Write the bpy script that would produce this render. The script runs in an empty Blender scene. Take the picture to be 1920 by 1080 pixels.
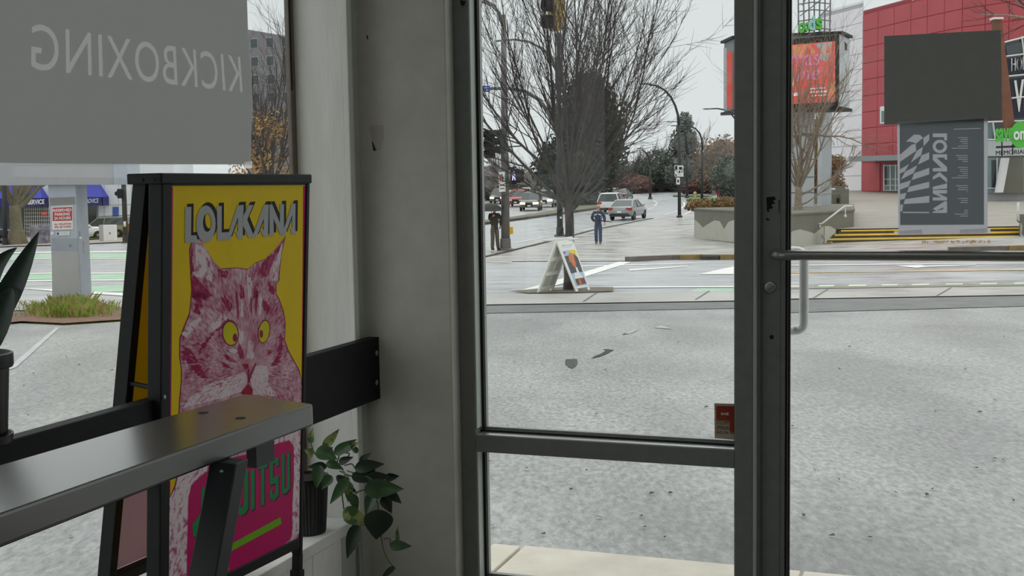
import bpy, bmesh, math, random
from mathutils import Vector, Matrix, noise
V = Vector
R = random.Random(7)
SC = bpy.context.scene
COL = SC.collection
# ------------------------------------------------------------------ camera
FPX, PITCH, ROLL = 2200.0, 0.0842, 0.0159
EYE = V((0, 0, 1.25))
_f = V((0, math.cos(PITCH), -math.sin(PITCH)))
_r = V((1, 0, 0))
_d = _f.cross(_r)
CR = _r * math.cos(ROLL) + _d * math.sin(ROLL)
CD = -_r * math.sin(ROLL) + _d * math.cos(ROLL)
cam_data = bpy.data.cameras.new('camera')
cam_data.sensor_width = 36.0
cam_data.lens = 36.0 * FPX / 1920.0
cam_data.clip_start, cam_data.clip_end = 0.05, 2000
cam = bpy.data.objects.new('camera', cam_data)
COL.objects.link(cam)
cam.matrix_world = Matrix(((CR.x, -CD.x, -_f.x, EYE.x), (CR.y, -CD.y, -_f.y, EYE.y),
                           (CR.z, -CD.z, -_f.z, EYE.z), (0, 0, 0, 1)))
SC.camera = cam
# ------------------------------------------------------------------ overcast sky, light, exposure
SC.view_settings.view_transform = 'Standard'
SC.view_settings.look = 'None'
SC.view_settings.gamma = 1.0
SC.view_settings.use_curve_mapping = False
SC.view_settings.exposure = 0.0
SKY = 0.85
world = bpy.data.worlds.new('overcast_sky')
SC.world = world
world.use_nodes = True
wn = world.node_tree
bg = wn.nodes['Background']
tc = wn.nodes.new('ShaderNodeTexCoord')
nz = wn.nodes.new('ShaderNodeTexNoise')
nz.inputs['Scale'].default_value = 2.2
nz.inputs['Detail'].default_value = 3
rmp = wn.nodes.new('ShaderNodeValToRGB')
rmp.color_ramp.elements[0].position = 0.3
rmp.color_ramp.elements[1].position = 0.75
rmp.color_ramp.elements[0].color = (0.905, 0.965, 0.975, 1)
rmp.color_ramp.elements[1].color = (0.985, 1.0, 1.0, 1)
wn.links.new(tc.outputs['Generated'], nz.inputs['Vector'])
wn.links.new(nz.outputs['Fac'], rmp.inputs['Fac'])
wn.links.new(rmp.outputs['Color'], bg.inputs['Color'])
bg.inputs['Strength'].default_value = SKY
sun_data = bpy.data.lights.new('veiled_sun', 'SUN')
sun_data.energy = 1.6
sun_data.angle = math.radians(100)
sun_data.color = (1.0, 0.985, 0.95)
sun = bpy.data.objects.new('veiled_sun', sun_data)
sun.rotation_euler = (math.radians(-12), math.radians(8), 0)
sun.location = (0, 0, 40)
COL.objects.link(sun)
# ------------------------------------------------------------------ geometry of the place
def ray(px, py):
    return _f + CR * ((px - 960) / FPX) + CD * ((py - 540) / FPX)
def at(px, py, Y):                       # the point seen at a pixel, Y metres ahead
    d = ray(px, py)
    return EYE + d * (Y / d.y)
def atz(px, py, z):
    d = ray(px, py)
    return EYE + d * ((z - EYE.z) / d.z)
_PR = [(-60, -.17), (4.8, -.17), (12, -.38), (20, -.62), (26, -.78), (35, -1.0), (42, -1.17), (49, -1.30), (57, -1.37), (70, -1.33),
       (86, -1.13), (110, -.82), (150, -.15), (200, .42), (300, 1.2), (600, 3.0)]
def _prof(y):
    n = len(_PR)
    if y <= _PR[0][0]: return _PR[0][1]
    for i in range(n - 1):
        x0, a = _PR[i]; x1, b = _PR[i + 1]
        if y <= x1:
            t = (y - x0) / (x1 - x0)
            m0 = 0 if i == 0 else (b - _PR[i - 1][1]) / (x1 - _PR[i - 1][0])
            m1 = (b - a) / (x1 - x0) if i + 2 >= n else (_PR[i + 2][1] - a) / (_PR[i + 2][0] - x0)
            if i <= 1: m0 = 0
            if i == 0: m1 = 0
            h = x1 - x0
            return (2*t**3 - 3*t*t + 1)*a + (t**3 - 2*t*t + t)*h*m0 + (-2*t**3 + 3*t*t)*b + (t**3 - t*t)*h*m1
    return _PR[-1][1]
def _sp(x): return math.log1p(math.exp(min(x, 60))) if x < 60 else x
def _ss(a, b, x):
    t = min(1, max(0, (x - a) / (b - a))); return t*t*(3 - 2*t)
def g(x, y):                              # height of the street and lot surface
    k = _ss(14, 40, y)
    return _prof(y) - k * .030 * min(_sp((-x - 5)), 60) + k * .022 * min(_sp(x - 5), 40)
def gp(px, py, off=0.0):                  # the point of the ground seen at a pixel
    d = ray(px, py)
    lo, hi = 2.5, None
    t = 2.5
    while t < 420:
        p = EYE + d * t
        if p.z <= g(p.x, p.y) + off: hi = t; break
        lo = t; t *= 1.02
    if hi is None: hi = lo
    for _ in range(40):
        m = (lo + hi) / 2; p = EYE + d * m
        if p.z <= g(p.x, p.y) + off: hi = m
        else: lo = m
    return EYE + d * hi
# the building's own axes: u along the door wall (right), v outwards
BYAW = 0.343
bX = V((math.cos(BYAW), -math.sin(BYAW), 0)); bY = V((math.sin(BYAW), math.cos(BYAW), 0)); bZ = V((0, 0, 1))
_dp = at(1480, 348, 3.36)
_dr = ray(688, 354); 
_t = (_dp - EYE).dot(bY) / _dr.dot(bY)
BO = EYE + _dr * _t; BO.z = 0
def B(u, v, z): return BO + bX * u + bY * v + bZ * z
def onv(px, py, v):                       # pixel -> (u, z) on the plane v
    d = ray(px, py); t = (v - (EYE - BO).dot(bY)) / d.dot(bY); p = EYE + d * t
    return (p - BO).dot(bX), p.z
def onu(px, py, u):                       # pixel -> (v, z) on the plane u
    d = ray(px, py); t = (u - (EYE - BO).dot(bX)) / d.dot(bX); p = EYE + d * t
    return (p - BO).dot(bY), p.z
# ------------------------------------------------------------------ mesh builder
class MB:
    def __init__(s): s.v = []; s.f = []
    def add(s, vs, fs):
        n = len(s.v); s.v += [V(p) for p in vs]; s.f += [tuple(i + n for i in q) for q in fs]; return s
    def hull8(s, p):                      # p[0..3] bottom loop, p[4..7] top loop
        return s.add(p, [(3,2,1,0), (4,5,6,7), (0,1,5,4), (1,2,6,5), (2,3,7,6), (3,0,4,7)])
    def par(s, o, a, b, c):
        o = V(o); a = V(a); b = V(b); c = V(c)
        return s.hull8([o, o+a, o+a+b, o+b, o+c, o+a+c, o+a+b+c, o+b+c])
    def box(s, c, d, rot=None):
        c = V(c); M = rot if rot is not None else Matrix.Identity(3)
        a, b, e = M @ V((d[0], 0, 0)), M @ V((0, d[1], 0)), M @ V((0, 0, d[2]))
        return s.par(c - (a+b+e)/2, a, b, e)
    def bb(s, u0, u1, v0, v1, z0, z1):    # box in the building's axes
        return s.par(B(u0, v0, z0), bX*(u1-u0), bY*(v1-v0), bZ*(z1-z0))
    def prism(s, loop, off):
        n = len(loop); off = V(off)
        vs = [V(p) for p in loop] + [V(p) + off for p in loop]
        return s.add(vs, [tuple(range(n))[::-1], tuple(range(n, 2*n))] + [(i, (i+1) % n, n + (i+1) % n, n + i) for i in range(n)])
    def loft(s, rings, cap=True):
        n = len(rings[0]); vs = [V(p) for r in rings for p in r]; fs = []
        for k in range(len(rings) - 1):
            for i in range(n):
                j = (i + 1) % n
                fs.append((k*n+i, k*n+j, (k+1)*n+j, (k+1)*n+i))
        if cap: fs += [tuple(range(n))[::-1], tuple((len(rings)-1)*n + i for i in range(n))]
        return s.add(vs, fs)
    def tube(s, pts, r, n=8, cap=True):
        pts = [V(p) for p in pts]; m = len(pts)
        if not isinstance(r, (list, tuple)): r = [r] * m
        rings = []; up = None
        for i in range(m):
            t = (pts[min(i+1, m-1)] - pts[max(i-1, 0)])
            t = t.normalized() if t.length > 1e-9 else V((0, 0, 1))
            if up is None:
                up = V((0, 0, 1)) if abs(t.z) < .9 else V((1, 0, 0))
            a = t.cross(up)
            if a.length < 1e-6: a = t.cross(V((0, 1, 0)))
            a.normalize(); b = a.cross(t); up = b
            rings.append([pts[i] + (a*math.cos(q) + b*math.sin(q)) * r[i] for q in (2*math.pi*k/n for k in range(n))])
        return s.loft(rings, cap)
    def lathe(s, c, prof, n=20, ax=(0, 0, 1)):
        c = V(c); ax = V(ax).normalized()
        a = ax.orthogonal().normalized(); b = ax.cross(a)
        return s.loft([[c + ax*h + (a*math.cos(q) + b*math.sin(q)) * max(r, 1e-4) for q in (2*math.pi*k/n for k in range(n))] for r, h in prof])
    def ball(s, c, rx, ry=None, rz=None, n=12, m=8, rot=None):
        ry = rx if ry is None else ry; rz = rx if rz is None else rz; c = V(c)
        M = rot if rot is not None else Matrix.Identity(3)
        rings = []
        for j in range(m + 1):
            ph = math.pi * j / m - math.pi / 2; cc = max(math.cos(ph), 1e-3)
            rings.append([c + M @ V((rx*cc*math.cos(q), ry*cc*math.sin(q), rz*math.sin(ph))) for q in (2*math.pi*k/n for k in range(n))])
        return s.loft(rings)
    def quad(s, *p): return s.add(p, [tuple(range(len(p)))])
    def poly(s, loop, M=None):
        return s.add(loop, [tuple(range(len(loop)))])
def link(o, parent=None):
    COL.objects.link(o)
    if parent is not None:
        o.parent = parent
        if not parent.get('_local'): o.matrix_parent_inverse = Matrix.Translation(-parent.location)
def obj(name, mb, mat, parent=None, smooth=None, bevel=0, sub=0, fix=True):
    me = bpy.data.meshes.new(name)
    me.from_pydata([tuple(p) for p in mb.v], [], mb.f)
    if fix:
        bm = bmesh.new(); bm.from_mesh(me)
        bmesh.ops.recalc_face_normals(bm, faces=bm.faces)
        bm.to_mesh(me); bm.free()
    me.materials.append(mat)
    if smooth:
        me.polygons.foreach_set('use_smooth', [True] * len(me.polygons))
        if smooth is not True: me.set_sharp_from_angle(angle=math.radians(smooth))
    o = bpy.data.objects.new(name, me); link(o, parent)
    if bevel:
        b = o.modifiers.new('bevel', 'BEVEL'); b.width = bevel; b.segments = 2; b.limit_method = 'ANGLE'
    if sub:
        b = o.modifiers.new('sub', 'SUBSURF'); b.levels = b.render_levels = sub
    return o
def tag(o, label, cat, group=None, kind=None):
    o['label'] = label; o['category'] = cat
    if group: o['group'] = group
    if kind: o['kind'] = kind
    return o
def thing(name, label, cat, loc=(0, 0, 0), group=None, local=False, rotz=0):
    o = bpy.data.objects.new(name, None); COL.objects.link(o)
    o.location = loc; o.rotation_euler = (0, 0, rotz); o.empty_display_size = .1
    if local: o['_local'] = 1
    return tag(o, label, cat, group)
def struct(name, mb, mat, label=None, cat=None, parent=None, **k):
    o = obj(name, mb, mat, parent, **k)
    if parent is None:
        o['kind'] = 'structure'
        if label: o['label'] = label
        if cat: o['category'] = cat
    return o
def smpty(name, loc, label, cat):
    o = bpy.data.objects.new(name, None); COL.objects.link(o); o.location = loc
    o['kind'] = 'structure'; o['label'] = label; o['category'] = cat
    return o
# ------------------------------------------------------------------ flat shapes (letters, cut-outs)
from mathutils.geometry import delaunay_2d_cdt
def fill(loops):                          # 2-D loops -> triangles, nested loops are holes
    vs = []; faces = []
    for lp in loops:
        if sum(p[0]*q[1] - q[0]*p[1] for p, q in zip(lp, lp[1:] + lp[:1])) < 0: lp = lp[::-1]
        n = len(vs); vs += [V((p[0], p[1])) for p in lp]; faces.append(list(range(n, n + len(lp))))
    ov, oe, of, _1, _2, src = delaunay_2d_cdt(vs, [], faces, 1, 1e-7)
    fs = [tuple(f) for f, s_ in zip(of, src) if len(set(s_)) % 2 == 1]
    return [(p.x, p.y, 0.) for p in ov], fs
_TX = {}
def glyphs(s, bold=0.0, shear=0.0, space=1.0):   # text -> 2-D mesh, left-bottom at 0, cap height about .7
    k = (s, bold, shear, space)
    if k in _TX: return _TX[k]
    cu = bpy.data.curves.new('t', 'FONT'); cu.body = s; cu.size = 1; cu.offset = bold; cu.shear = shear; cu.space_character = space
    cu.resolution_u = 4
    o = bpy.data.objects.new('t', cu); COL.objects.link(o)
    me = bpy.data.meshes.new_from_object(o.evaluated_get(bpy.context.evaluated_depsgraph_get()))
    vs = [(v.co.x, v.co.y) for v in me.vertices]; fs = [tuple(p.vertices) for p in me.polygons]
    bpy.data.objects.remove(o); bpy.data.curves.remove(cu); bpy.data.meshes.remove(me)
    x0 = min(p[0] for p in vs); x1 = max(p[0] for p in vs); y0 = min(p[1] for p in vs); y1 = max(p[1] for p in vs)
    _TX[k] = ([((x-x0)/(x1-x0), (y-y0)/(y1-y0)) for x, y in vs], fs, (x1-x0)/(y1-y0))
    return _TX[k]
def outline(vs, fs):                      # boundary loops of a flat mesh
    key = {}; ids = []
    for p in vs:
        q = (round(p[0], 5), round(p[1], 5)); ids.append(key.setdefault(q, len(key)))
    pos = {i: q for q, i in key.items()}
    cnt = {}
    for f in fs:
        for a, b in zip(f, f[1:] + f[:1]):
            a, b = ids[a], ids[b]
            if a != b: cnt[(a, b)] = cnt.get((a, b), 0) + 1
    nx = {a: b for (a, b) in cnt if (b, a) not in cnt}
    loops = []
    while nx:
        a, b = next(iter(nx.items())); lp = [a]; del nx[a]
        while b in nx: lp.append(b); b = nx.pop(b)
        if len(lp) > 2: loops.append([pos[i] for i in lp])
    return loops
def ftext(mb, s, o, ex, ey, nrm=None, th=0.0, **k):   # text on a parallelogram: o lower left, ex width vector, ey height vector
    o = V(o); ex = V(ex); ey = V(ey)
    if 'M' in s and k.get('bold', 0) > .004:      # thicken by doubled strokes where the offset outline would fold over
        b_ = k.pop('bold'); w_ = glyphs(s, **k)[2]
        for q_ in (-1, 1): ftext(mb, s, o + ex*q_*b_*.8/w_ + (V(nrm)*(th + .001) if th else V((0, 0, 0))), ex, ey, **k)
        th = 0
    vs, fs, _ = glyphs(s, **k)
    n = len(vs); P = [o + ex*x + ey*y for x, y in vs]
    if not th: return mb.add(P, fs)
    up = V(nrm) * th; mb.add([p + up for p in P], fs)
    lps = outline(vs, fs)
    for lp in lps:
        m = len(lp); q = [o + ex*x + ey*y for x, y in lp]
        mb.add(q + [p + up for p in q], [(i, (i+1) % m, m + (i+1) % m, m + i) for i in range(m)])
    return mb
# ------------------------------------------------------------------ materials
def L(r, g_=None, b=None):
    if g_ is None: g_ = b = r
    return tuple(((c/255)/12.92 if c <= 10 else ((c/255+.055)/1.055)**2.4) for c in (r, g_, b))
def M(name, col, rough=.6, metal=0., var=0., vs=6., det=4, col2=None, bump=0., bs=60., spec=.5, coat=0., stretch=None, emit=0., ecol=None, rvar=0., ramp=(.35, .65), ior=None, big=None, coatr=.12):
    m = bpy.data.materials.new(name); m.use_nodes = True
    nt = m.node_tree; p = nt.nodes['Principled BSDF']
    p.inputs['Base Color'].default_value = (*col, 1); p.inputs['Roughness'].default_value = rough
    p.inputs['Metallic'].default_value = metal; p.inputs['Specular IOR Level'].default_value = spec
    if ior: p.inputs['IOR'].default_value = ior; p.inputs['Coat IOR'].default_value = ior
    if coat: p.inputs['Coat Weight'].default_value = coat; p.inputs['Coat Roughness'].default_value = coatr
    if emit:
        p.inputs['Emission Color'].default_value = (*(ecol or col), 1); p.inputs['Emission Strength'].default_value = emit
    if var or bump or col2 or rvar:
        t = nt.nodes.new('ShaderNodeTexCoord'); src = t.outputs['Object']
        if stretch:
            mp = nt.nodes.new('ShaderNodeMapping'); mp.inputs['Scale'].default_value = stretch
            nt.links.new(src, mp.inputs['Vector']); src = mp.outputs['Vector']
        n = nt.nodes.new('ShaderNodeTexNoise'); n.inputs['Scale'].default_value = vs; n.inputs['Detail'].default_value = det
        n.inputs['Roughness'].default_value = .62
        nt.links.new(src, n.inputs['Vector'])
        if var or col2:
            r_ = nt.nodes.new('ShaderNodeValToRGB')
            r_.color_ramp.elements[0].position = ramp[0]; r_.color_ramp.elements[1].position = ramp[1]
            a = col if col2 else tuple(c*(1-var) for c in col); b = col2 or tuple(min(1, c*(1+var)) for c in col)
            r_.color_ramp.elements[0].color = (*a, 1); r_.color_ramp.elements[1].color = (*b, 1)
            nt.links.new(n.outputs['Fac'], r_.inputs['Fac']); csrc = r_.outputs['Color']
            if big:
                nb = nt.nodes.new('ShaderNodeTexNoise'); nb.inputs['Scale'].default_value = big[0]; nb.inputs['Detail'].default_value = 5
                nt.links.new(src, nb.inputs['Vector'])
                mr2 = nt.nodes.new('ShaderNodeMapRange'); mr2.inputs['From Min'].default_value = .38; mr2.inputs['From Max'].default_value = .6
                mr2.inputs['To Min'].default_value = big[1]; mr2.inputs['To Max'].default_value = 1.0
                nt.links.new(nb.outputs['Fac'], mr2.inputs['Value'])
                vm = nt.nodes.new('ShaderNodeVectorMath'); vm.operation = 'SCALE'
                nt.links.new(csrc, vm.inputs[0]); nt.links.new(mr2.outputs['Result'], vm.inputs['Scale']); csrc = vm.outputs['Vector']
            nt.links.new(csrc, p.inputs['Base Color'])
        if rvar:
            mr = nt.nodes.new('ShaderNodeMapRange'); mr.inputs['From Min'].default_value = .35; mr.inputs['From Max'].default_value = .65
            mr.inputs['To Min'].default_value = max(.02, rough - rvar); mr.inputs['To Max'].default_value = min(1, rough + rvar)
            nt.links.new(n.outputs['Fac'], mr.inputs['Value']); nt.links.new(mr.outputs['Result'], p.inputs['Roughness'])
        if bump:
            n2 = nt.nodes.new('ShaderNodeTexNoise'); n2.inputs['Scale'].default_value = bs; n2.inputs['Detail'].default_value = 4
            nt.links.new(src, n2.inputs['Vector'])
            bp = nt.nodes.new('ShaderNodeBump'); bp.inputs['Strength'].default_value = bump; bp.inputs['Distance'].default_value = .01
            nt.links.new(n2.outputs['Fac'], bp.inputs['Height']); nt.links.new(bp.outputs['Normal'], p.inputs['Normal'])
    return m
def glass_mat(name, tint=(.93, .95, .94), refl=.9):
    m = bpy.data.materials.new(name); m.use_nodes = True; nt = m.node_tree
    nt.nodes.remove(nt.nodes['Principled BSDF']); out = nt.nodes['Material Output']
    tr = nt.nodes.new('ShaderNodeBsdfTransparent'); tr.inputs['Color'].default_value = (*tint, 1)
    gl = nt.nodes.new('ShaderNodeBsdfGlossy'); gl.inputs['Roughness'].default_value = .01; gl.inputs['Color'].default_value = (refl,)*3 + (1,)
    lw = nt.nodes.new('ShaderNodeLayerWeight'); lw.inputs['Blend'].default_value = .5
    pw = nt.nodes.new('ShaderNodeMath'); pw.operation = 'POWER'; pw.inputs[1].default_value = 5
    fr = nt.nodes.new('ShaderNodeMath'); fr.operation = 'MULTIPLY_ADD'; fr.inputs[1].default_value = .9; fr.inputs[2].default_value = .025
    nt.links.new(lw.outputs['Facing'], pw.inputs[0]); nt.links.new(pw.outputs[0], fr.inputs[0])
    mx = nt.nodes.new('ShaderNodeMixShader')
    nt.links.new(fr.outputs[0], mx.inputs[0]); nt.links.new(tr.outputs[0], mx.inputs[1]); nt.links.new(gl.outputs[0], mx.inputs[2])
    nt.links.new(mx.outputs[0], out.inputs['Surface'])
    return m
def sheet_mat(name, front, through, rough=.7):       # thin sheet: reflects a little, lets light through diffusely
    m = bpy.data.materials.new(name); m.use_nodes = True; nt = m.node_tree
    nt.nodes.remove(nt.nodes['Principled BSDF']); out = nt.nodes['Material Output']
    d = nt.nodes.new('ShaderNodeBsdfDiffuse'); d.inputs['Color'].default_value = (*front, 1)
    t = nt.nodes.new('ShaderNodeBsdfTranslucent'); t.inputs['Color'].default_value = (*through, 1)
    ad = nt.nodes.new('ShaderNodeAddShader')
    nt.links.new(d.outputs[0], ad.inputs[0]); nt.links.new(t.outputs[0], ad.inputs[1])
    nt.links.new(ad.outputs[0], out.inputs['Surface'])
    return m
# ================================================================== materials
m_wall = M('painted_wall', L(205, 204, 196), .75, var=.05, vs=9, bump=.08, bs=120)
m_white = M('white_wood_paint', L(244, 244, 240), .5, var=.05, vs=14, bump=.12, bs=90, stretch=(1, 1, .2))
m_greenwhite = M('pale_green_grey_paint', L(196, 203, 196), .5, var=.06, vs=12)
m_ceil = M('ceiling_paint', L(170, 170, 166), .9, var=.03)
m_floor = M('dark_floor', L(120, 118, 114), .5, var=.15, vs=4)
m_alu = M('weathered_aluminium', L(150, 153, 149), .42, .25, var=.05, vs=30)
m_alud = M('dark_aluminium', L(128, 132, 129), .45, .2, var=.06, vs=25)
m_sheen = M('bright_rail_sheen', L(240, 242, 240), .22, .85)  # near-white so the rail tops look lit by the sky
m_edge = M('pale_edge_bead', L(196, 204, 200), .4, .1)
m_gask = M('black_gasket', L(12, 12, 13), .6)
m_glass = glass_mat('window_glass', (.965, .975, .97))
m_black = M('black_paint', L(22, 23, 25), .45, var=.2, vs=12)
m_blackw = M('black_stained_wood', L(16, 17, 19), .6, spec=.25, var=.25, vs=18, stretch=(1, .15, 1), bump=.15, bs=40)
m_steel = M('brushed_steel', L(170, 174, 172), .3, .85, var=.05)
m_chrome = M('satin_aluminium', L(246, 248, 248), .3, .1)
m_pushbar = M('push_bar_steel', L(150, 150, 148), .28, .8)
m_conc = M('pale_concrete', L(214, 208, 194), .7, var=.12, vs=3, det=8, bump=.25, bs=120)
# ================================================================== the room
CEIL = 3.0; FZ = -.12; RZ = -.015
ROOM_U, ROOM_V = 5.2, -6.0
uD = onv(845, 550, -.06)[0]; uE = uD + .002; uF = onv(887, 550, 0)[0]
uM0 = onv(1377, 550, 0)[0]; uM1 = onv(1412, 550, 0)[0]
uS0 = onv(1428, 550, .05)[0]; uS1 = onv(1472, 550, .05)[0]; uDoorR = uS0 + .93
vB = -.148
zr1 = onv(1135, 829.7, 0)[1]; zr0 = onv(1138, 863, 0)[1]
struct('floor', MB().bb(-.2, ROOM_U, ROOM_V, .1, FZ - .045, FZ), m_floor, 'dark floor of the shop', 'floor')
struct('ceiling', MB().bb(-.2, ROOM_U, ROOM_V, .15, CEIL, CEIL + .1), m_ceil, 'plain shop ceiling', 'ceiling')
struct('wall_back', MB().bb(-.2, ROOM_U, ROOM_V - .1, ROOM_V, FZ, CEIL), m_wall, 'plain painted wall behind the viewer', 'wall')
struct('wall_right', MB().bb(ROOM_U, ROOM_U + .1, ROOM_V, .15, FZ, CEIL), m_wall, 'plain painted wall at the far right', 'wall')
wf = struct('wall_front', MB().bb(0, uD, -.06, .15, FZ, CEIL), m_wall, 'grey painted wall between the side window and the glass front', 'wall', bevel=.004)
struct('wall_front_header', MB().bb(uD, ROOM_U, -.02, .15, 2.66, CEIL), m_wall, 'painted wall above the shop front', 'wall')
struct('wall_front_right', MB().bb(4.7, ROOM_U, -.02, .15, FZ, 2.66), m_wall, 'painted wall right of the shop front', 'wall')
mb = MB().bb(-.19, -.012, -3.6, vB, FZ, .172).bb(-.19, 0, vB, -.06, FZ, CEIL).bb(-.19, 0, -.06, .15, FZ, CEIL)
mb.bb(-.19, 0, -3.6, vB, 2.45, CEIL).bb(-.19, 0, ROOM_V, -3.6, FZ, CEIL)
struct('wall_left', mb, m_white, 'white painted wall around the side window', 'wall')
# window sill and low panel joints
struct('trim_1', MB().bb(-.185, .004, -3.6, vB, .172, .208), m_white, 'white painted sill board under the side window', 'sill', bevel=.003)
struct('trim_2', MB().bb(0, .021, vB - .001, vB + .03, .2, CEIL), m_white, 'narrow white casing at the window edge', 'trim', bevel=.003)
struct('trim_3', MB().bb(0, .012, vB + .032, -.06, FZ, CEIL), m_greenwhite, 'pale painted corner board beside the side window', 'trim', bevel=.002)
struct('trim_4', MB().bb(-.012, .0, -.42, -.24, FZ, .172), m_white, 'white panel board below the sill', 'trim', bevel=.003)
struct('trim_5', MB().bb(-.012, .0, -.238, vB + .03, FZ, .172), m_greenwhite, 'pale board below the sill by the corner', 'trim', bevel=.003)
struct('trim_6', MB().bb(-.012, .0, -3.6, -.424, FZ, .172), m_white, 'long white board below the sill', 'trim', bevel=.003)
# chips on the grey wall
def chip(name, pts, v, mat, parent, th=.0008):
    return obj(name, MB().prism([B(*(lambda q: (q[0], v, q[1]))(onv(x, y, v))) for x, y in pts], bY * -th), mat, parent)
m_chip = M('bare_plaster_chip', L(58, 56, 52), .9)
m_patch = M('filler_patch', L(190, 185, 174), .9)
chip('paint_patch', [(692, 236), (719, 234), (719, 260), (712, 282), (702, 284), (697, 262)], -.0602, m_patch, wf)
chip('paint_chip', [(697, 264), (700, 268), (706, 282), (700, 283)], -.0606, m_chip, wf)
chip('paint_chip', [(687, 66), (690, 67), (690, 76), (688, 72)], -.0602, m_chip, wf)
# ---- side window (window_1)
w1 = smpty('window_1', B(-.17, -1.8, .208), 'tall side window looking out to the parking lot', 'window')
vj0 = onu(548, 300, -.168)[0]
m_jamb = M('aged_window_metal', L(120, 112, 102), .5, .2, var=.12, vs=20)
obj('window_jamb', MB().bb(-.18, -.166, vj0, vB + .002, .208, 2.45), m_jamb, w1)
obj('window_jamb', MB().bb(-.19, -.15, -3.6, -3.56, .208, 2.45), m_jamb, w1)
obj('window_rail', MB().bb(-.188, -.155, -3.56, vj0, .208, .238), m_jamb, w1)
obj('window_rail', MB().bb(-.188, -.155, -3.56, vj0, 2.42, 2.45), m_jamb, w1)
a0 = onu(550, 168, -.15)[1]
obj('gasket', MB().bb(-.1662, -.1645, vj0 + .005, vj0 + .012, a0, 2.42), m_gask, w1)
obj('pane', MB().bb(-.174, -.168, -3.57, vj0 + .005, .23, 2.43), m_glass, w1)
# ---- glass front: side light (window_2)
w2 = smpty('window_2', B(.77, .05, 0), 'fixed glass side light left of the door', 'window')
obj('mullion', MB().bb(uD, uF, 0, .11, FZ, 2.66), m_alud, w2, bevel=.002)
obj('glazing_bead', MB().bb(uF, uF + .004, .004, .052, zr1 + .02, 2.6), m_greenwhite, w2)
obj('glazing_bead', MB().bb(uF, uF + .004, .004, .052, RZ, zr0), m_greenwhite, w2)
obj('mullion', MB().bb(uM0, uM1, 0, .11, FZ, 2.66), m_alud, w2, bevel=.003)
obj('edge_bead', MB().bb(uM1 - .001, uM1 + .007, .002, .05, FZ, 2.66), m_edge, w2, bevel=.002)
obj('mid_rail', MB().bb(uF, uM0, 0, .11, zr0, zr1), m_alud, w2, bevel=.002)
obj('bottom_rail', MB().bb(uF, uM0, 0, .11, FZ, RZ), m_alud, w2, bevel=.002)
obj('top_rail', MB().bb(uF, uM0, 0, .11, 2.6, 2.66), m_alud, w2)
for z0, z1 in ((zr1, 2.6), (RZ, zr0)):
    obj('gasket', MB().bb(uF + .004, uF + .013, .0465, .0515, z0, z1), m_gask, w2)
    obj('gasket', MB().bb(uM0 - .008, uM0, .0465, .0515, z0, z1), m_gask, w2)
    obj('gasket', MB().bb(uF, uM0, .0465, .0515, z0, z0 + .009), m_gask, w2)
    obj('pane', MB().bb(uF, uM0, .052, .058, z0, z1), m_glass, w2)
    obj('outer_bead', MB().bb(uF, uF + .012, .066, .085, z0, z1), m_alu, w2)
    obj('outer_bead', MB().bb(uF, uM0, .066, .085, z0, z0 + .014), m_alu, w2)
    obj('sill_sheen', MB().bb(uF + .004, uM0, .003, .046, z0 - .0005, z0 + .002), m_sheen, w2)  # bright strip added for the sky's sheen on the rail top
# ---- glass door (door_1)
d1 = smpty('door_1', B(uS0 + .46, .07, 0), 'glass shop door with aluminium stiles', 'door')
obj('door_stile', MB().bb(uS0, uS1, .05, .095, FZ + .01, 2.1), m_alud, d1, bevel=.004)
obj('door_stile', MB().bb(uDoorR - .07, uDoorR, .05, .095, FZ + .01, 2.1), m_alud, d1, bevel=.004)
obj('door_rail', MB().bb(uS1, uDoorR - .07, .05, .095, FZ + .01, RZ), m_alud, d1, bevel=.003)
obj('door_rail', MB().bb(uS1, uDoorR - .07, .05, .095, 2.0, 2.1), m_alud, d1, bevel=.003)
obj('stile_groove', MB().bb(uS1 - .0135, uS1 - .0125, .0494, .0502, FZ + .03, 2.09), m_gask, d1)
obj('gasket', MB().bb(uS1, uS1 + .0075, .057, .068, RZ, 2.0), m_gask, d1)
obj('outer_bead', MB().bb(uS1, uS1 + .012, .076, .094, RZ, 2.0), m_gask, d1)
obj('pane', MB().bb(uS1, uDoorR - .07, .069, .075, RZ, 2.0), m_glass, d1)
obj('door_stop', MB().bb(uM1, uS0 - .003, .04, .10, FZ, 2.12), m_alud, d1)
zb_ = onv(1600, 479, -.03)[1]
def fillet(pts, r=.03, n=5):
    out = [V(pts[0])]
    for i in range(1, len(pts) - 1):
        a, b, c = V(pts[i-1]), V(pts[i]), V(pts[i+1])
        d0 = (a - b).normalized(); d1_ = (c - b).normalized()
        rr = min(r, (a-b).length*.49, (c-b).length*.49)
        p0, p1 = b + d0*rr, b + d1_*rr
        for k in range(n + 1):
            t = k / n; out.append(p0*(1-t)**2 + b*2*t*(1-t) + p1*t*t)
    out.append(V(pts[-1])); return out
ub = onv(1449, 479, -.03)[0]
obj('push_bar', MB().tube(fillet([B(ub, .05, zb_), B(ub, -.03, zb_), B(uDoorR - .03, -.03, zb_), B(uDoorR - .03, .05, zb_)], .04), .0145, 14), m_pushbar, d1, smooth=True)
up0, zp0 = onv(1507, 619, .17); zp1 = onv(1507, 470, .17)[1]
obj('pull_handle', MB().tube(fillet([B(uS1 - .03, .095, zp0), B(uS1 - .01, .15, zp0), B(up0, .17, zp0), B(up0, .17, zp1), B(uS1 - .01, .15, zp1), B(uS1 - .03, .095, zp1)], .03), .0138, 14), m_chrome, d1, smooth=True)
ul, zl = onv(1443, 538, .05)
lk = obj('lock_cylinder', MB().lathe(B(ul, .0502, zl), [(.0185, 0), (.0185, .004), (.016, .007), (.012, .008), (0, .008)], 24, -bY), m_steel, d1, smooth=40)
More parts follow.
